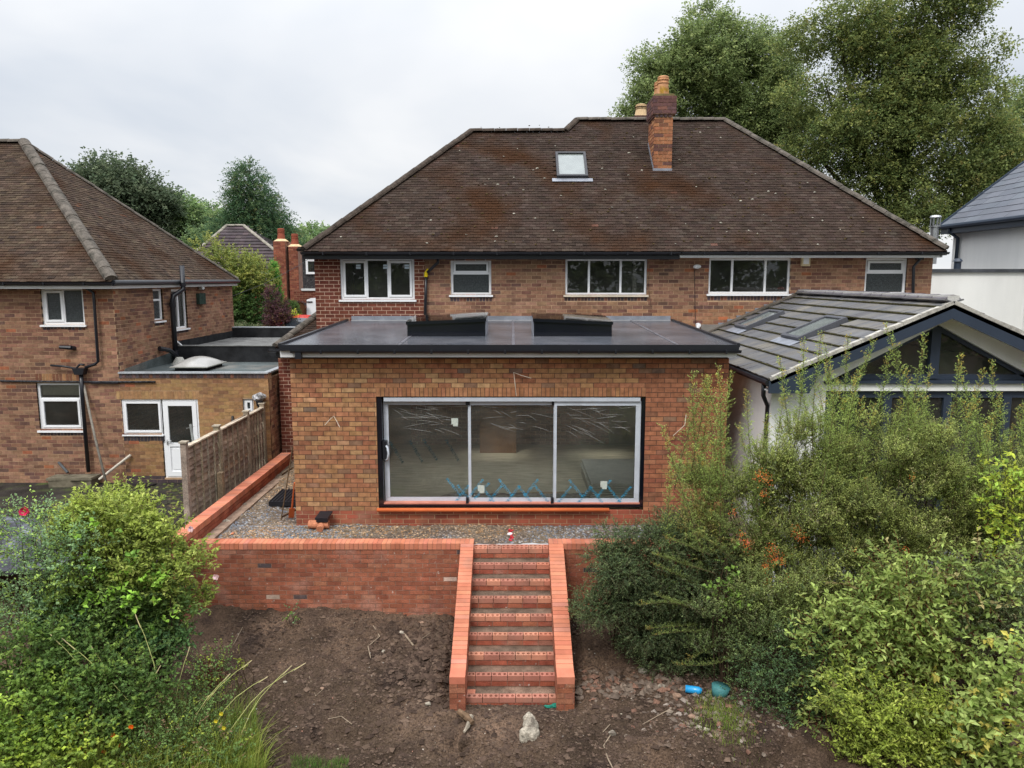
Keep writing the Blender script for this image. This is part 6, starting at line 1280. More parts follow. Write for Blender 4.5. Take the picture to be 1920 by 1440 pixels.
# car
def car(loc, rz):
    t = thing('red_car', loc, 'bright red hatchback parked beyond the side wing roof', 'car'); 
    prof = [(-1.95, .35), (-1.98, .75), (-1.75, .92), (-.95, 1.0), (-.35, 1.38), (.2, 1.47), (1.1, 1.43), (1.7, 1.02), (1.92, .92), (1.95, .35)]; w2 = .85
    def sec(k): return k
    b = MB(); n = len(prof)
    rings = [(-w2, .93), (-w2+.1, 1.0), (w2-.1, 1.0), (w2, .93)]
    for (y, s_) in rings:
        for (x, z) in prof:
            tw = .13*(max(0, z-.95)/.5) ; yy = y*(1-tw); b.v.append((x*s_, yy, .35+(z-.35)*(s_ if z > 1 else 1))); b.t.append((.5,)*3)
    for r_ in range(3):
        for k in range(n-1): b.f.append((r_*n+k, r_*n+k+1, (r_+1)*n+k+1, (r_+1)*n+k))
        b.f.append((r_*n+n-1, r_*n, (r_+1)*n, (r_+1)*n+n-1))
    b.f.append(tuple(range(n-1, -1, -1))); b.f.append(tuple(3*n+k for k in range(n)))
    o = b.build('body', mat('red_car_paint', (.55, .02, .015), rough=.15, var=0, fine=0, bump=0, spec=.7)); parts = [o]
    g = mat('car_glass', (.02, .025, .03), rough=.05, var=0, bump=0, spec=.9)
    b = MB(); b.quad((-.93, -.62, 1.02), (-.93, .62, 1.02), (-.37, .58, 1.385), (-.37, -.58, 1.385)); b.quad((1.16, -.58, 1.42), (1.16, .58, 1.42), (1.68, .62, 1.06), (1.68, -.62, 1.06)); o = b.build('windscreen', g); o.location.z += .012; parts.append(o)
    b = MB()
    for s_ in (-1, 1): b.quad((-.7, s_*.80, 1.0), (1.45, s_*.80, 1.0), (1.0, s_*.735, 1.36), (-.28, s_*.735, 1.34))
    o = b.build('side_window', g); o.scale.y = 1.01; parts.append(o)
    for x in (-1.25, 1.25):
        for s_ in (-1, 1):
            b = MB(); b.tube([(x, s_*.68, .31), (x, s_*.86, .31)], .31, 16); parts.append(b.build('wheel', black)); b = MB(); b.tube([(x, s_*.861, .31), (x, s_*.87, .31)], .19, 10); parts.append(b.build('hubcap', MATS['stainless_steel']))
    for s_ in (-1, 1): b = MB(); b.box(-1.93, -1.72, s_*.55-.13, s_*.55+.13, .72, .86); parts.append(b.build('headlight', upvc))
    for p_ in parts: p_.parent = t
    t.rotation_euler.z = rz; return t
p = at(577, 600, 27.6); car((p.x, 27.6, SZ), R(58))
b = MB(); b.tube([(Xp(520, 640, 26.5), 26.5, SZ), (Xp(520, 640, 26.5), 26.5, Zy(629, 26.5))], [.2, .1], 8); simple('traffic_cone', b, mat('cone_orange', (.75, .10, .02), bump=0, var=.1), 'orange cone top showing beyond the flat roofs beside the purple shrub', 'cone')
b = MB(); P0_, P1_ = at(500, 585, 30), at(640, 425, 40); b.tube([at(434, 556, 24), at(500, 530, 27), at(562, 497, 30), at(600, 470, 33)], .008, 4); simple('overhead_wire', b, black, 'thin overhead wire crossing in front of the far brick house', 'wire')
# ================= garden shrubs =================
def gb(px, py, d): p = at(px, py, d); return (p.x, d, hat(p.x, d))
# dark small-leaved bush beside the steps
DK = [(4, (.075, .108, .046)), (3, (.058, .085, .040)), (2, (.105, .14, .055)), (.6, (.14, .165, .08))]
plant('dark_evergreen_bush', gb(1200, 1250, 10.6), [lobe(*q, 10.6, .7) for q in ((1185, 1035, 78, 62), (1245, 985, 62, 42), (1175, 1110, 82, 75), (1255, 1090, 85, 95), (1315, 1020, 60, 60), (1225, 1185, 82, 62), (1290, 1175, 65, 70), (1140, 1050, 40, 40))],
      13500, .16, 13, .026, .013, DK, 'dense dark evergreen bush with drooping sprays right of the brick steps', 'shrub', 51, droop=1.1, lo=.62, up_=.15, out=.6, rnd=.4, clumps=16, csize=.19, front=.6, spread=.6, upb=.9)
# tall pyracantha
PY = [(4, (.22, .255, .078)), (3, (.18, .215, .068)), (2, (.28, .31, .095)), (1, (.10, .13, .05)), (.8, (.24, .23, .11))]
pyr = plant('tall_firethorn_hedge', gb(1560, 1200, 10.2), [lobe(*q, .7) for q in ((1400, 1000, 85, 110, 10.5), (1480, 940, 80, 95, 10.3), (1580, 960, 95, 120, 10.3), (1690, 940, 90, 115, 10.3), (1330, 990, 50, 65, 10.6), (1790, 960, 80, 80, 10.3), (1880, 990, 90, 110, 10.2), (1440, 1110, 100, 90, 10.0), (1560, 1080, 110, 90, 10.0), (1400, 1200, 85, 85, 9.8), (1700, 1060, 110, 80, 10.1), (1330, 1110, 55, 50, 10.1), (1860, 1080, 90, 90, 10), (1430, 860, 60, 60, 10.3), (1530, 850, 70, 60, 10.3), (1640, 840, 70, 60, 10.3), (1740, 850, 60, 60, 10.3), (1860, 880, 60, 60, 10.3), (1345, 900, 45, 60, 10.5))],
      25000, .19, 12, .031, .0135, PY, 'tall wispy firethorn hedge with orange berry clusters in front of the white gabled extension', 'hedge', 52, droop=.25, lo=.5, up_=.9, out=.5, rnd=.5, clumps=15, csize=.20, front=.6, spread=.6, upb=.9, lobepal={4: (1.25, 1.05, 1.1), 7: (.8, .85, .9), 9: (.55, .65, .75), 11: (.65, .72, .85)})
# tall shoots
r = np.random.default_rng(99); rt = np.random.default_rng(5)
tops = [(float(x), float(665+190*abs(rt.normal(.45, .35))+max(0, (1420-x))*.35)) for x in rt.uniform(1290, 1925, 30)]+[(1262, 860), (1300, 700), (1325, 745), (1348, 690), (1372, 700), (1240, 800), (1400, 735), (1440, 780), (1495, 690), (1508, 640), (1540, 625), (1548, 650), (1590, 632), (1640, 640), (1662, 610), (1668, 655), (1700, 690), (1735, 628), (1745, 690), (1787, 760), (1795, 690), (1828, 735), (1872, 740), (1862, 775), (1900, 800), (1920, 760), (1610, 700), (1570, 720), (1465, 800), (1530, 760), (1690, 750), (1425, 840), (1290, 850), (1850, 850), (1760, 800), (1385, 800), (1335, 830), (1640, 760)]
Ps, Ds, Us, Ls_, Ws, Ts = [], [], [], [], [], []; SO, SD, SLn = [], [], []; mb = MB()
side_ = [((1225, 1040), (1340, 1075)), ((1228, 1060), (1345, 1120)), ((1200, 1135), (1330, 1150)), ((1210, 1180), (1320, 1170)), ((1222, 1192), (1340, 1195)), ((1265, 1245), (1380, 1225)), ((1230, 1115), (1350, 1150)), ((1300, 1000), (1380, 1060)), ((1250, 1010), (1330, 1040)), ((1290, 1240), (1390, 1200)), ((1480, 1040), (1540, 1120)), ((1380, 940), (1420, 1010)), ((1500, 930), (1540, 1010)), ((1620, 900), (1640, 1000)), ((1330, 960), (1390, 1010)), ((1560, 1010), (1600, 1080))]
for (tx_, ty_, bb_) in [(a, c, None) for a, c in tops]+[(a[0], a[1], b_) for a, b_ in side_]:
    d = r.uniform(9.7, 10.5) if bb_ is None else r.uniform(9.35, 9.6); tp_ = np.array(at(tx_, ty_, d)); bt = np.array(at(tx_+r.uniform(-70, 80), ty_+r.uniform(190, 330), d+r.uniform(-.1, .3)) if bb_ is None else at(bb_[0], bb_[1], d+.3)); bend = r.normal(size=3)*.04
    Ln = np.linalg.norm(tp_-bt); nn2 = int(Ln/.032); pts = []
    for k in range(nn2+1):
        f_ = k/nn2; c = bt+(tp_-bt)*f_+bend*math.sin(f_*math.pi); pts.append(Vector(c))
        if k > 2:
            for q in range(3):
                tl = (.05+(.20 if bb_ is None else .09)*(1-f_)**.8*r.random())*(1 if r.random() > .15 else 1.6); a = r.uniform(0, 6.28); dr = unit(np.array([math.cos(a), math.sin(a)*.8, .35+.5*f_])); m2 = max(3, int(tl/.014))
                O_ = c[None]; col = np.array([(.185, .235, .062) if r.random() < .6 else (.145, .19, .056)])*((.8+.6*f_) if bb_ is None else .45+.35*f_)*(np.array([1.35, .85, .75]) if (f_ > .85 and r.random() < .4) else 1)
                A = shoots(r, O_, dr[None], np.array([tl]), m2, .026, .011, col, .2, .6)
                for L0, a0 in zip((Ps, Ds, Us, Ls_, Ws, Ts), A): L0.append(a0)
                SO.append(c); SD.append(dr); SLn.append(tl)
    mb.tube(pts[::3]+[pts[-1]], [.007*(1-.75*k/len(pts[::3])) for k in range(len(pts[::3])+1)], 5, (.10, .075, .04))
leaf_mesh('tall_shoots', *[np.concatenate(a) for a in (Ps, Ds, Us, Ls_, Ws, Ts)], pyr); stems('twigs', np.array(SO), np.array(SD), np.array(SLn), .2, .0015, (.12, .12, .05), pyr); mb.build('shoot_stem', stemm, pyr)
def berries(name, spots, parent, d, rad=.006, col=(.75, .16, .02), n=60, spread=.06, seed=5, kind='stuff'):
    r = np.random.default_rng(seed); cs = []
    for (px, py, s_) in spots:
        c = np.array(at(px, py, d)); cs.append(c+r.normal(size=(int(n*s_), 3))*spread*math.sqrt(s_)*np.array([.8, .4, 1]))
    c = np.concatenate(cs); k = len(c); base = np.array([(1, 0, 0), (0, 1, 0), (-1, 0, 0), (0, -1, 0), (0, 0, 1), (0, 0, -1.)])*rad
    V = (c[:, None]+base[None]*r.uniform(.7, 1.3, (k, 1, 1))).reshape(-1, 3); f = np.array([(0, 1, 4), (1, 2, 4), (2, 3, 4), (3, 0, 4), (1, 0, 5), (2, 1, 5), (3, 2, 5), (0, 3, 5)]); Fq = (f[None]+6*np.arange(k)[:, None, None]).reshape(-1, 3)
    Tc = np.repeat(np.array(col)[None]*r.uniform(.6, 1.2, (k, 1)), 6, 0); return arrmesh(name, V, Fq, Tc, MATS['berry'], parent, kind=kind)
mat('berry', tint=True, rough=.4, var=.1, bump=0, spec=.5)
berries('berries', [(1424, 890, .8), (1438, 900, .8), (1432, 925, .5), (1495, 1000, 1.3), (1505, 1010, .6), (1400, 1022, .7), (1447, 1030, .8), (1452, 1048, 1), (1435, 1062, .6), (1465, 1052, .6), (1390, 1005, .4), (1375, 960, .4), (1480, 1085, .3), (1608, 1035, .35), (1427, 1150, .3), (1850, 985, .4), (1872, 1010, .6), (1900, 1020, .7), (1710, 895, .3), (1700, 1030, .3), (1440, 1090, .5)], pyr, 9.62)
# dogwood with broad leaves
DW = [(4, (.185, .235, .065)), (3, (.145, .195, .055)), (2, (.24, .28, .085)), (.3, (.25, .22, .10))]
plant('dogwood_shrub', gb(1680, 1400, 9.1), [lobe(*q, 9.0, .45) for q in ((1600, 1160, 75, 50), (1690, 1120, 80, 60), (1560, 1220, 70, 55), (1660, 1230, 90, 60), (1760, 1190, 80, 70), (1545, 1290, 60, 45), (1620, 1310, 70, 50), (1740, 1270, 80, 50), (1820, 1080, 60, 50), (1700, 1060, 60, 30))],
      1500, .30, 9, .082, .040, DW, 'broad-leaved green dogwood with reddish stems at the lower right', 'shrub', 53, droop=.5, lo=.5, up_=.25, out=.7, lumps=.4, front=.8, stemcol=(.16, .035, .025), spread=.7, nobj=260, upb=.9)
plant('bright_green_shrub', gb(1700, 1430, 8.4), [lobe(*q, 8.4, .4) for q in ((1690, 1350, 80, 55), (1760, 1390, 80, 55), (1650, 1420, 80, 45), (1620, 1380, 50, 40), (1600, 1300, 60, 45))],
      1500, .24, 9, .055, .024, [(3, (.215, .26, .045)), (2, (.165, .21, .04)), (1, (.28, .31, .07))], 'fresh lime green shrub below the dogwood at the bottom edge', 'shrub', 54, droop=.35, lo=.4, up_=.6, lumps=.3, front=.8)
plant('pale_broadleaf_shrub', gb(1880, 1430, 8.0), [lobe(*q, 8.0, .4) for q in ((1860, 1330, 60, 50), (1910, 1390, 60, 60), (1830, 1410, 50, 50), (1900, 1260, 50, 50), (1790, 1330, 40, 35))],
      430, .28, 8, .085, .050, [(3, (.22, .27, .08)), (2, (.17, .23, .06)), (1, (.34, .30, .07))], 'pale yellowing broad-leaved shrub in the bottom right corner', 'shrub', 55, droop=.4, lo=.4, lumps=.3, front=.8, nobj=120, upb=.9)
plant('wispy_grey_shrub', gb(1840, 1300, 9.0), [lobe(*q, 9.0, .4) for q in ((1820, 1110, 60, 45), (1870, 1160, 60, 50), (1900, 1090, 50, 50), (1790, 1150, 50, 40))],
      2100, .22, 10, .026, .013, [(3, (.15, .19, .09)), (2, (.11, .155, .07)), (1, (.22, .2, .11))], 'wispy grey-green small-leaved shrub above the broad pale leaves', 'shrub', 56, droop=.3, lo=.3, lumps=.4, front=.7)
plant('yellowing_climber', gb(1890, 1100, 9.3), [lobe(*q, 9.3, .25) for q in ((1880, 890, 28, 25), (1905, 870, 22, 25), (1870, 950, 18, 40), (1880, 1010, 20, 30))],
      120, .2, 7, .075, .04, [(3, (.30, .34, .05)), (2, (.2, .28, .05))], 'climber with large yellow-green leaves hanging at the right edge', 'climber', 57, droop=.6, lo=.1, up_=-.4, front=.7, upb=.7)
plant('dark_rose_thicket', gb(1440, 1400, 9.2), [lobe(*q, 9.2, .4) for q in ((1430, 1310, 60, 50), (1500, 1340, 70, 55), (1460, 1400, 90, 50), (1390, 1400, 40, 35), (1560, 1400, 70, 50), (1500, 1230, 50, 60), (1440, 1240, 50, 40))],
      2600, .24, 10, .032, .018, [(3, (.075, .125, .05)), (2, (.055, .095, .045)), (1, (.10, .16, .055))], 'dark small-leaved thicket beside the rubble at the lower right', 'shrub', 58, droop=.6, lo=.3, lumps=.4, front=.8)
plant('bindweed', gb(1370, 1200, 9.7), [lobe(*q, 9.6, .12) for q in ((1362, 1100, 25, 30), (1380, 1130, 22, 20), (1350, 1140, 22, 20), (1365, 1060, 12, 40))], 26, .22, 5, .06, .05, [(1, (.17, .27, .05)), (1, (.14, .22, .05))], 'bindweed with heart-shaped light green leaves climbing the firethorn', 'climber', 59, droop=.5, lo=.1, front=1, upb=.6)
# left shrubs
LB = [(4, (.205, .245, .05)), (3, (.165, .205, .045)), (2, (.26, .29, .075)), (1, (.11, .15, .04))]
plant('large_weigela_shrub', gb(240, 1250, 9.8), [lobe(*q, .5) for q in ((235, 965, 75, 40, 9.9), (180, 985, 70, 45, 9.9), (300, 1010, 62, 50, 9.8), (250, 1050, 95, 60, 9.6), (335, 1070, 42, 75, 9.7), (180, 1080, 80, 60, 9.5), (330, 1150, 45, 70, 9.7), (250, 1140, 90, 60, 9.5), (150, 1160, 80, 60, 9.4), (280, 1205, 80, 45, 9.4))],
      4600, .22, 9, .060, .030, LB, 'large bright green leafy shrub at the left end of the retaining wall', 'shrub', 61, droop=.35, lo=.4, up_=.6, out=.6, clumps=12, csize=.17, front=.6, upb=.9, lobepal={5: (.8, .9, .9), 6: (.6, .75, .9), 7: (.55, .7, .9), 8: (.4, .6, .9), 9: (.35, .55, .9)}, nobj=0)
plant('rose_bush', gb(70, 1200, 9.2), [lobe(*q, 9.2, .4) for q in ((60, 1000, 60, 40), (110, 1000, 50, 30), (40, 1070, 60, 40), (120, 1060, 50, 35), (70, 1130, 70, 40), (150, 1030, 40, 35))],
      900, .28, 9, .042, .026, [(3, (.17, .25, .12)), (2, (.13, .21, .10)), (2, (.24, .33, .08))], 'pale green rose bush at the left edge above the dark shed roof', 'shrub', 62, droop=.35, lo=.25, up_=.5, front=.8, lumps=.3)
plant('bramble_patch', gb(120, 1400, 8.4), [lobe(*q, .4) for q in ((60, 1230, 80, 50, 8.6), (160, 1240, 90, 45, 8.7), (60, 1320, 90, 50, 8.2), (180, 1320, 90, 45, 8.3), (60, 1410, 90, 45, 7.9), (170, 1410, 70, 40, 7.9), (260, 1280, 70, 40, 8.5))],
      2300, .26, 9, .052, .036, [(4, (.075, .125, .03)), (3, (.055, .095, .025)), (2, (.13, .19, .04))], 'low bramble and nettle patch in the bottom left corner', 'brambles', 63, droop=.6, lo=.3, up_=.4, front=.6, lumps=.3, lobepal={2: (1.5, 1.4, 1.1), 4: (2.1, 1.8, 1.2), 5: (1.8, 1.5, 1.1)}, upb=.9)
plant('weed_patch', gb(340, 1400, 8.4), [lobe(*q, .3) for q in ((330, 1370, 70, 35, 8.2), (380, 1320, 50, 28, 8.6), (300, 1420, 70, 30, 7.9), (420, 1400, 50, 25, 8.0), (400, 1250, 30, 25, 9.0))],
      900, .2, 8, .035, .02, [(3, (.11, .17, .05)), (2, (.08, .13, .04)), (1, (.20, .24, .04)), (.6, (.16, .11, .06))], 'mixed low weeds between the brambles and the bare soil', 'weeds', 64, droop=.3, lo=.1, up_=.6, front=.5)
plant('soil_sapling', gb(545, 1180, 11.2), [lobe(545, 1150, 8, 14, 11.2, .06), lobe(540, 1165, 8, 8, 11.2, .06)], 12, .12, 6, .04, .022, [(1, (.14, .22, .05)), (1, (.10, .17, .08))], 'single small sapling growing from the soil by the retaining wall', 'seedling', 65, lo=.1, droop=.2)
plant('soil_weed', gb(455, 1240, 9.6), [lobe(452, 1250, 7, 28, 9.6, .06)], 14, .12, 5, .03, .018, [(1, (.24, .28, .04))], 'spindly yellow-green weed standing left of the bare soil', 'weed', 66, lo=.1, droop=.2)
plant('bindweed', gb(240, 1250, 9.6), [lobe(*q, 9.15, .2) for q in ((240, 1110, 70, 40), (210, 1060, 50, 40), (300, 1120, 40, 50), (180, 1010, 30, 30))], 60, .2, 6, .075, .055, [(2, (.17, .29, .04)), (1, (.12, .22, .04))], 'bindweed with larger heart-shaped leaves climbing through the big left shrub', 'climber', 67, droop=.5, lo=.3, front=1, upb=.5)
# hand-length grasses
def grass(name, n, xf, ln, wd, lean, pal, label, seed, m=None, kind='stuff', cat='grass'):
    r = np.random.default_rng(seed); x, y = xf(r, n); z = hsoft(x, y)-.01; L_ = ln*r.uniform(.5, 1.2, n); a = r.uniform(0, 6.28, n); K = 5
    dirx = np.stack([np.cos(a)*.5+lean, np.sin(a)*.5, np.zeros(n)], 1)*r.uniform(.2, 1, (n, 1)); sd = unit(np.cross(dirx+1e-3, [0, 0, 1.])); V = []
    for k in range(K):
        t = k/(K-1); c = np.stack([x, y, z], 1)+np.array([0, 0, 1.])*(L_*t*(1-.25*t))[:, None]+dirx*(L_*t**2*.9)[:, None]; w_ = wd*(1-t**2*.95); V += [c-sd*w_/2, c+sd*w_/2]
    V = np.stack(V, 1).reshape(-1, 3); f = np.array([(2*k, 2*k+1, 2*k+3, 2*k+2) for k in range(K-1)]); Fq = (f[None]+2*K*np.arange(n)[:, None, None]).reshape(-1, 4)
    return arrmesh(name, V, Fq, np.repeat(pal_pick(r, pal, n)*r.uniform(.7, 1.25, (n, 1)), 2*K, 0), m or leafm, None, label, cat, kind=kind)
G_ = [(3, (.22, .30, .05)), (2, (.15, .22, .045)), (1, (.33, .34, .09))]
def region(x0, x1, y0, y1, d0, d1):
    def f_(r, n):
        px = r.uniform(x0, x1, n); d = r.uniform(d0, d1, n); return (px-960)/F*d*1.075, d
    return f_
grass('grass_tuft', 1500, region(540, 650, 0, 0, 7.9, 8.25), .10, .005, .1, [(3, (.10, .19, .04)), (1, (.18, .22, .06))], 'patch of short green grass at the bottom edge of the soil', 71)
grass('grass', 5200, region(-40, 480, 0, 0, 7.5, 8.9), .42, .011, .3, G_, 'long green grass among the weeds at the bottom left', 72)
grass('grass', 900, region(280, 480, 0, 0, 8.0, 9.4), .5, .006, .4, [(1, (.30, .27, .12)), (1, (.18, .24, .05))], 'straggling dry grass beside the soil', 73)
grass('grass', 1700, region(130, 490, 0, 0, 7.55, 8.25), .60, .013, .35, [(3, (.24, .30, .05)), (2, (.32, .34, .08)), (1, (.16, .22, .04))], 'bright arching blades of long grass along the bottom left edge', 75)
def sg(px0, px1, d0, d1): return region(px0, px1, 0, 0, d0, d1)
grass('grass', 1600, lambda r, n: (r.normal(2.66, .17, n), r.normal(8.75, .28, n)), .11, .006, -.1, G_, 'short grass beside the rubble under the thicket', 74)
# tall grass stalks, countable
r = random.Random(12); stal = [((120, 1200), (330, 1400)), ((95, 1190), (250, 1380)), ((255, 1155), (300, 1380)), ((170, 1210), (265, 1400)), ((355, 1215), (320, 1400)), ((300, 1250), (240, 1420)), ((430, 1265), (330, 1430)), ((570, 1245), (395, 1420)), ((500, 1270), (370, 1400)), ((470, 1240), (330, 1380)), ((20, 1260), (180, 1400)), ((545, 1250), (420, 1400)), ((200, 1250), (230, 1430)), ((400, 1300), (290, 1440))]
first = None
ORD = ['second from the left, upright', 'leftmost of the tall ones', 'with the highest tip', 'leaning left behind the brambles', 'short one near the dead stems', 'leaning right, shorter', 'crossing the brambles to the dead stems', 'reaching farthest right', 'ending above the litter', 'ending left of the litter', 'lowest one at the left edge', 'just left of the farthest one', 'nearly vertical in the middle', 'nearest the bottom edge']
for i, (tp, bt) in enumerate(stal):
    d = 8.2+.05*(i % 5); a, c = at(tp[0], tp[1], d+.2), at(bt[0], bt[1], d-.1); c.z = hat(c.x, c.y); bw_ = .05+.09*r.random(); dv_ = Vector((-(a.z-c.z), 0, a.x-c.x)).normalized(); sg_ = 1 if a.x > c.x else -1; mid = a.lerp(c, .35)+dv_*bw_*sg_; b = MB(); b.tube([c, c.lerp(a, .3)+dv_*bw_*.6*sg_, c.lerp(a, .5)+dv_*bw_*sg_, mid, a.lerp(c, .15)+dv_*bw_*.55*sg_, a], [.005, .005, .0045, .004, .0035, .0025], 5, (.42, .43, .16))
    t = b.build('grass_stalk', stemm, None, 'tall grass stalk with pale seed head, '+ORD[i], 'grass stalk', 'tall grass stalks at the bottom left'); q = MB(); q.tube([a.lerp(mid, .25), a, a+(a-mid)*.05], [.004, .006, .002], 5, (.46, .38, .22)); q.build('seed_head', stemm, t)
# flowers
pet = mat('petal', tint=True, rough=.6, var=.1, bump=0)
def flower(px, py, d, rad, col, label, cat='flower', name='flower', n=9, group=None):
    c = at(px, py, d); b = MB(); rg = random.Random(px+py)
    for k in range(n):
        a = 2*math.pi*k/n*2.4; e_ = rg.uniform(.2, .9); dd = Vector((math.cos(a)*math.cos(e_), -abs(math.sin(e_))*.6, math.sin(a)*math.cos(e_))); s_ = dd.cross(Vector((.2, 1, .1))).normalized()*rad*.5
        b.quad(c, c+dd*rad*.6+s_, c+dd*rad, c+dd*rad*.6-s_, t=jit(col, .2))
    o = b.build(name, pet, None, label, cat, group); return o
flower(47, 958, 9.0, .085, (.70, .03, .12), 'bright pink rose bloom at the far left above the shed roof')
flower(405, 1082, 9.5, .05, (.75, .50, .52), 'pale pink flower at the right tip of the big left shrub')
flower(358, 992, 9.6, .05, (.75, .5, .55), 'pale pink flower in front of the brick coping')
for i, (px, py) in enumerate(((212, 1378), (246, 1362), (222, 1396), (150, 1402), (160, 1412), (195, 1408), (160, 1376), (390, 1436))):
    flower(px, py, 7.9, .035, (.75, .12, .01), 'small orange flower, '+('leftmost top one', 'highest of the group', 'just below the highest one', 'in the lowest cluster at the left', 'lowest one of the left cluster', 'right of the left cluster', 'above the left cluster', 'single one at the bottom edge near the soil')[i], group='orange flowers among the weeds')
for i, (px, py) in enumerate(((415, 1338), (405, 1352), (345, 1398), (335, 1410), (352, 1412), (420, 1365))): flower(px, py, 8.0, .03, (.6, .5, .04), 'small yellow flower head, '+('topmost one by the dry grass', 'second from the top', 'upper one of the left trio', 'left one of the bottom pair', 'right one of the bottom pair', 'rightmost one below the top two')[i], group='yellow flowers at the bottom left')
# brown dead stems under the left shrub
b = MB(); r = random.Random(8)
for i in range(60):
    p = at(r.uniform(368, 408), r.uniform(1180, 1215), 9.7); p.z = hat(p.x, p.y); q = p+Vector((r.uniform(-.12, .12), r.uniform(-.1, .1), r.uniform(.15, .45))); b.tube([p, p.lerp(q, .5)+Vector((r.uniform(-.02, .02), 0, 0)), q], [.010, .008, .004], 4, jit((.15, .055, .035), .3))
simple('dead_stems', b, stemm, 'clump of dead reddish-brown stems under the right side of the big left shrub', 'dead plant')
# sticks and roots on the soil
for i, (l, lab) in enumerate((([(700, 1175), (712, 1195), (690, 1215), (695, 1235)], 'crooked pale root lying on the soil left of the steps'), ([(758, 1190), (775, 1212)], 'short thick brown stick lying left of the steps'), ([(790, 1200), (818, 1180)], 'straight thin stick pointing at the brick wall'),
       ([(580, 1270), (592, 1305), (605, 1295)], 'forked thin twig in the middle of the soil'), ([(615, 1350), (640, 1345), (660, 1360)], 'pale bent twig near the grass patch'), ([(1205, 1360), (1260, 1330)], 'thin twig lying beside the grey stone'),
       ([(1145, 1380), (1132, 1400), (1140, 1425), (1150, 1445)], 'long pale string-like root trailing from the grey stone'), ([(1130, 1375), (1144, 1360)], 'small twig just left of the grey stone'), ([(455, 1180), (438, 1210)], 'thin twig near the left end of the brick wall'))):
    pts = []
    for (px, py) in l:
        d = 9.0
        for _ in range(12): p = at(px, py, d); z = hat(p.x, d); dz = (p.z-z); d = d*(H-z)/(H-p.z)
        p = at(px, py, d); pts.append(Vector((p.x, p.y, hat(p.x, p.y)+.015)))
    b = MB(); k = .014 if i in (1,) else (.008 if i in (0, 6) else .005); b.tube(pts, k, 6, (.27, .21, .15)); simple('twig' if i not in (0, 6) else 'root', b, stemm, lab, 'twig')
def onsoil(px, py):
    d = 9.0
    for _ in range(14): p = at(px, py, d); d = d*(H-hat(p.x, d))/(H-p.z)
    p = at(px, py, d); return Vector((p.x, p.y, hat(p.x, p.y)))
p = onsoil(993, 1385); b = MB(); b.blob(p+Vector((-.01, -.03, .06)), (.12, .12, .12), 3, rough=.22, sub=3); b.blob(p+Vector((.01, .12, .10)), (.085, .13, .09), 6, rough=.25, sub=3); b.blob(p+Vector((.0, .22, .13)), (.07, .07, .07), 9, rough=.3, sub=3)
simple('concrete_lump', b, stonem, 'pale weathered lump of old concrete standing in the soil in front of the steps', 'rubble')
p = onsoil(877, 1365); b = MB(); b.tube([p+Vector((-.13, .20, .10)), p+Vector((-.02, .10, .08)), p+Vector((.06, .0, .06))], [.035, .05, .03], 7, (.14, .09, .055)); b.tube([p+Vector((.04, .12, .08)), p+Vector((.0, -.04, .03)), p+Vector((-.04, -.12, .01))], [.035, .03, .015], 7, (.26, .22, .17)); simple('tree_root', b, mat('root_wood', tint=True, var=.4, scale=14, bump=.8, bscale=30, bdist=.02), 'broken tree root standing up at the left foot of the steps', 'root')
p = onsoil(873, 1400); b = MB(); b.blob(p+Vector((0, 0, .03)), (.09, .08, .07), 13, rough=.4, sub=3); simple('earth_clod', b, soil, 'large dark earth clod below the broken root', 'clod')
p = onsoil(1147, 1377); b = MB(); b.blob(p+Vector((0, 0, .02)), (.05, .04, .035), 14, rough=.3); simple('grey_stone', b, stonem, 'small grey stone with a trailing root right of the concrete lump', 'stone')
p = onsoil(1300, 1300); b = MB(); b.tube([p+Vector((-.10, .03, .05)), p+Vector((.07, -.02, .05)), p+Vector((.11, -.03, .05))], [.05, .052, .03], 12); simple('blue_bottle', b, mat('blue_plastic', (.02, .30, .62), rough=.25, var=.1, bump=0, spec=.6), 'bright blue plastic bottle lying under the hedge', 'bottle', smooth=True)
p = onsoil(1348, 1305); b = MB(); b.tube([p+Vector((0, 0, -.02)), p+Vector((.02, 0, .14))], [.09, .12], 16); simple('plant_pot', b, mat('teal_plastic', (.05, .16, .16), rough=.4, var=.2, bump=0), 'dull teal plant pot half hidden right of the blue bottle', 'pot', smooth=True)
p = onsoil(1050, 1325); b = MB(); b.blob(p+Vector((.02, .02, .05)), (.04, .04, .09), 17, rough=.5, sub=3); b.blob(p+Vector((-.09, -.02, .02)), (.12, .04, .025), 18, rough=.5, sub=3); simple('green_cloth', b, mat('green_fabric', (.02, .17, .12), rough=.9, var=.4, scale=20), 'crumpled green cloth at the right foot of the steps', 'cloth')
p = onsoil(460, 1352); b = MB(); b.blob(p+Vector((0, 0, .02)), (.05, .03, .015), 19, rough=.5, sub=2); simple('white_litter', b, upvc, 'scrap of white litter on the soil left of the grass patch', 'litter')
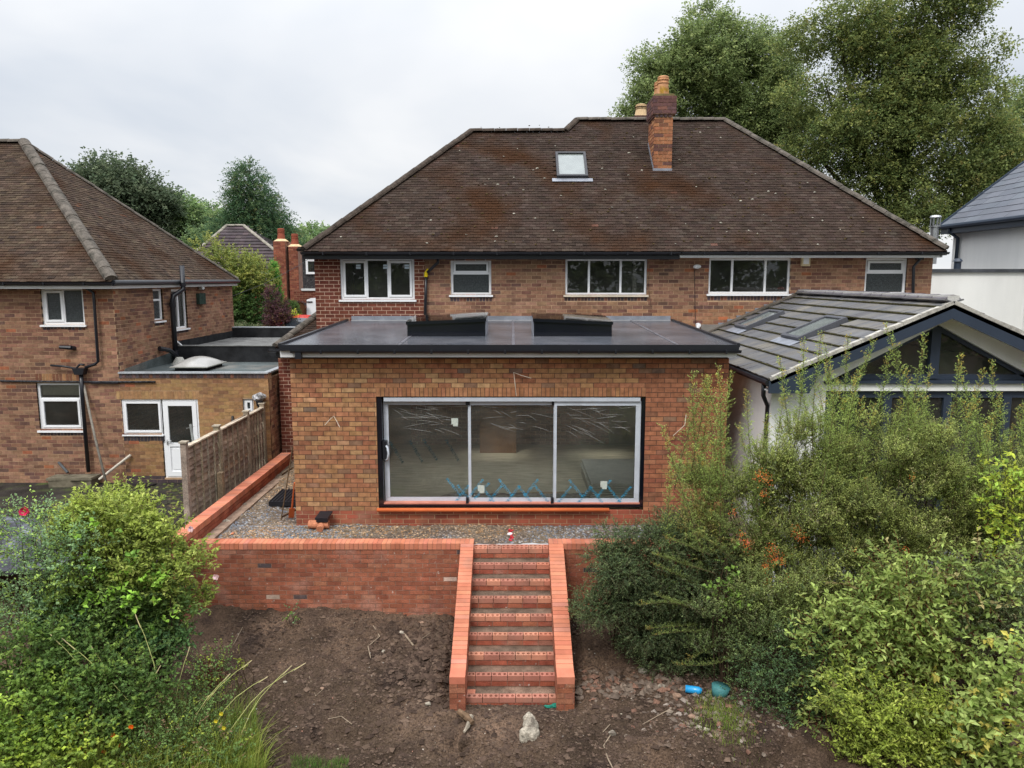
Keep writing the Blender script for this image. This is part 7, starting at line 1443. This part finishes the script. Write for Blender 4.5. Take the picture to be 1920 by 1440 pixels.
for i, (px, py, s_, lab) in enumerate(((790, 1167, .045, 'yellowish cobble near the wall and steps corner'), (753, 1187, .045, 'brown rounded cobble beside the thick stick'), (720, 1222, .035, 'grey pebble below the crooked root'), (604, 1292, .03, 'buff pebble beside the forked twig'), (534, 1280, .03, 'pale pebble left of the forked twig'), (803, 1323, .04, 'flat whitish stone left of the steps foot'),
     (1270, 1308, .07, 'broad pinkish stone under the dark bush'), (1240, 1290, .06, 'reddish stone right of the steps under the bush'), (1205, 1260, .07, 'brown boulder half under the dark bush'), (1297, 1345, .05, 'grey stone beside the blue bottle'), (1310, 1365, .035, 'pale round cobble among the rubble'), (1325, 1370, .04, 'whitish cobble at the right of the rubble'), (1102, 1298, .03, 'brick chip right of the steps'))):
    p = onsoil(px, py); b = MB(); b.blob(p+Vector((0, 0, s_*.3)), (s_, s_*.8, s_*.6), 30+i, rough=.25); simple('stone', b, stonem if i % 3 else mat('warm_stone%d' % i, (.26, .17, .12), var=.35, scale=14, bump=.6), lab, 'stone')
# ================= things on the terrace =================
def onter(px, py): return atz(px, py, GZ+.03)
p = onter(592, 990); 
b = MB(); n_ = 14
for e_ in (p.x-.13, p.x+.22):
    for rr in (.075, .06):
        for k in range(n_): a = 2*math.pi*k/n_; b.v.append((e_, p.y+.15+rr*math.cos(a)-.1, GZ+.08+rr*math.sin(a))); b.t.append((.5,)*3)
for k in range(n_):
    k2 = (k+1) % n_; b.f += [(k, k2, 2*n_+k2, 2*n_+k), (n_+k2, n_+k, 3*n_+k, 3*n_+k2), (k, n_+k, n_+k2, k2), (2*n_+k, 2*n_+k2, 3*n_+k2, 3*n_+k)]
b.tube([(p.x+.1, p.y+.0, GZ+.08), (p.x+.1, p.y-.12, GZ+.05)], .06, 12)
simple('clay_drain', b, clay, 'broken terracotta drain pipe at the foot of the orange brick wall', 'drain')
b = MB(); b.ob((p.x-.0, 12.62, GZ+.19), (.22, 0, 0), (.04, .22, .06), (0, 0, .03)); b.box(p.x+.02, p.x+.22, 12.62, 12.8, GZ+.15, GZ+.185); simple('drain_lid', b, black, 'square black plastic lid resting on the clay drain', 'lid')
pal = thing('black_crate', onter(533, 925), 'ribbed black plastic tray on the gravel behind the corner of the orange brick wall', 'tray'); q = Vector(pal.location)
b = MB(); x0, x1, y0, y1 = Xp(509, 925, 14.1), -3.88, 13.9, 14.75
b.box(x0, x1, y0, y1, GZ+.04, GZ+.13); b.build('tray', black, pal); b = MB()
for k in range(12): xx = x0+.02+k*(x1-x0-.04)/12; b.box(xx, xx+.02, y0+.02, y1-.02, GZ+.131, GZ+.15)
b.build('rib', black, pal)
b = MB(); a, c, e_ = at(549, 838, 12.95), at(540, 905, 12.75), at(528, 978, 12.45); e_ = Vector((e_.x, 12.2, GZ+.02)); e_ = atz(527, 975, GZ+.04); m1 = a.lerp(e_, .55); b.tube([a, m1], .013, 6); b.tube([m1, e_], .012, 6); simple('rake', b, mat('brown_handle', (.13, .085, .05), var=.3, scale=8), 'long thin wooden-handled rod leaning on the corner of the orange brick wall', 'tool')
b = MB(); a, e_ = at(552, 905, 12.8), atz(546, 968, GZ+.05); b.tube([a, a.lerp(e_, .75)], [.012, .02], 6); b.ob(a.lerp(e_, .75)+Vector((-.05, 0, 0)), (.1, 0, 0), (e_-a)*.3, (0, .015, 0)); simple('orange_tool', b, orange_p, 'small orange-handled tool leaning at the foot of the brick corner', 'tool')
for i, (p0_, p1_, lab) in enumerate((((527, 972), (555, 958), 'dark timber offcut lying on the gravel by the orange tool'), ((528, 892), (552, 877), 'brown timber offcut behind the black tray'))):
    b = MB(); a, c = atz(*p0_, GZ+.06), atz(*p1_, GZ+.06); b.ob(a, c-a, (0, .06, 0), (0, 0, .035), (.13, .09, .06)); simple('timber_offcut', b, wood_old, lab, 'timber')
for i, (px, py, s_, lab) in enumerate(((425, 978, .07, 'blue-grey lump of stone on the gravel by the low side wall'), (458, 947, .05, 'pinkish rubble piece on the gravel by the low side wall'), (485, 914, .05, 'pale stone on the gravel halfway along the low side wall'), (436, 1000, .03, 'small red brick chip on the blue gravel'))):
    p = onter(px, py); b = MB(); b.blob(p, (s_, s_*.8, s_*.6), 60+i, rough=.4); simple('stone', b, stonem if i < 3 else clay, lab, 'stone')
b = MB(); redm = mat('red_spray_paint', (.45, .03, .04), rough=.7, var=.5, scale=30, bump=0); p0, p1 = atz(957, 984, GZ+.09), atz(959, 1006, GZ+.09)
xs = np.linspace(0, 1, 9)
rr = random.Random(4)
for k in range(26): t = k/25; p = p0.lerp(p1, t); x, y = p.x+rr.uniform(-.03, .03), p.y; z = float(gz(np.array([x]), np.array([y]))[0]); s_ = rr.uniform(.015, .03); b.blob((x, y, z+.01), (s_, s_, .01), k, rough=.4, sub=1)
simple('paint_mark', b, redm, 'red spray-painted marker line on the gravel above the steps', 'paint mark')
p = atz(956, 1001, GZ+.1); b = MB(); b.blob(p, (.04, .025, .02), 3, rough=.4); simple('white_scrap', b, upvc, 'scrap of white plastic on the red paint mark', 'litter')
# shed roof at the far left
b = MB(); sA, sB, sC, sD = at(-60, 962, 12.4), at(95, 975, 12.2), at(190, 1060, 10.6), at(-60, 1075, 10.4)
b.prism([sA, sB, sC, sD], (0, 0, -.06)); sh = thing('shed', (sA.x, 11.3, GL), 'low shed with dark felt roof showing between the leaves at the left edge', 'shed'); b.build('roof', mat('worn_black_felt', (.05, .052, .06), rough=.7, var=.5, scale=6, fine=.4, bump=.6, patch=(.15, .16, .18), pscale=2.5, plo=.5, phi=.7), sh)
b = MB(); b.box(sA.x, sB.x, 10.8, 12.1, GL-.6, sB.z-.25); b.build('wall', mat('shed_boards', (.10, .075, .055), var=.3, scale=6), sh)
# trees of the gardens behind the camera keep the light and the reflections true
GR = [lobe(960+dx, 500, 300, 260, 18, 4) for dx in (0,)]
BL = ['leftmost', 'second from the left', 'middle', 'fourth from the left', 'rightmost']
def back(px, d, z, rr, seed):
    plant('garden_tree', (px, d, H-7), [(np.array([px+dx, d, z+dz]), np.array([rr, 2.5, rr*.8])) for dx, dz in ((-3, 0), (3, .5), (0, 3), (0, -3))], 900, 1.6, 9, .55, .4, OAK, 'broad green tree in the gardens behind the camera, '+BL[seed-80], 'tree', seed, trunk=(.3, z+2), stem=False, crown='crown', group='trees in the gardens behind the camera')
for i, x in enumerate((-27, -13, 1, 15, 29)): back(x, -21-2*(i % 2), H+1.0+(i % 3)*.8, 5.2, 80+i)
print('objects', len(bpy.data.objects), 'tris', sum(len(o.data.polygons)*2 for o in bpy.data.objects if o.type == 'MESH' and o.data.users == 1))
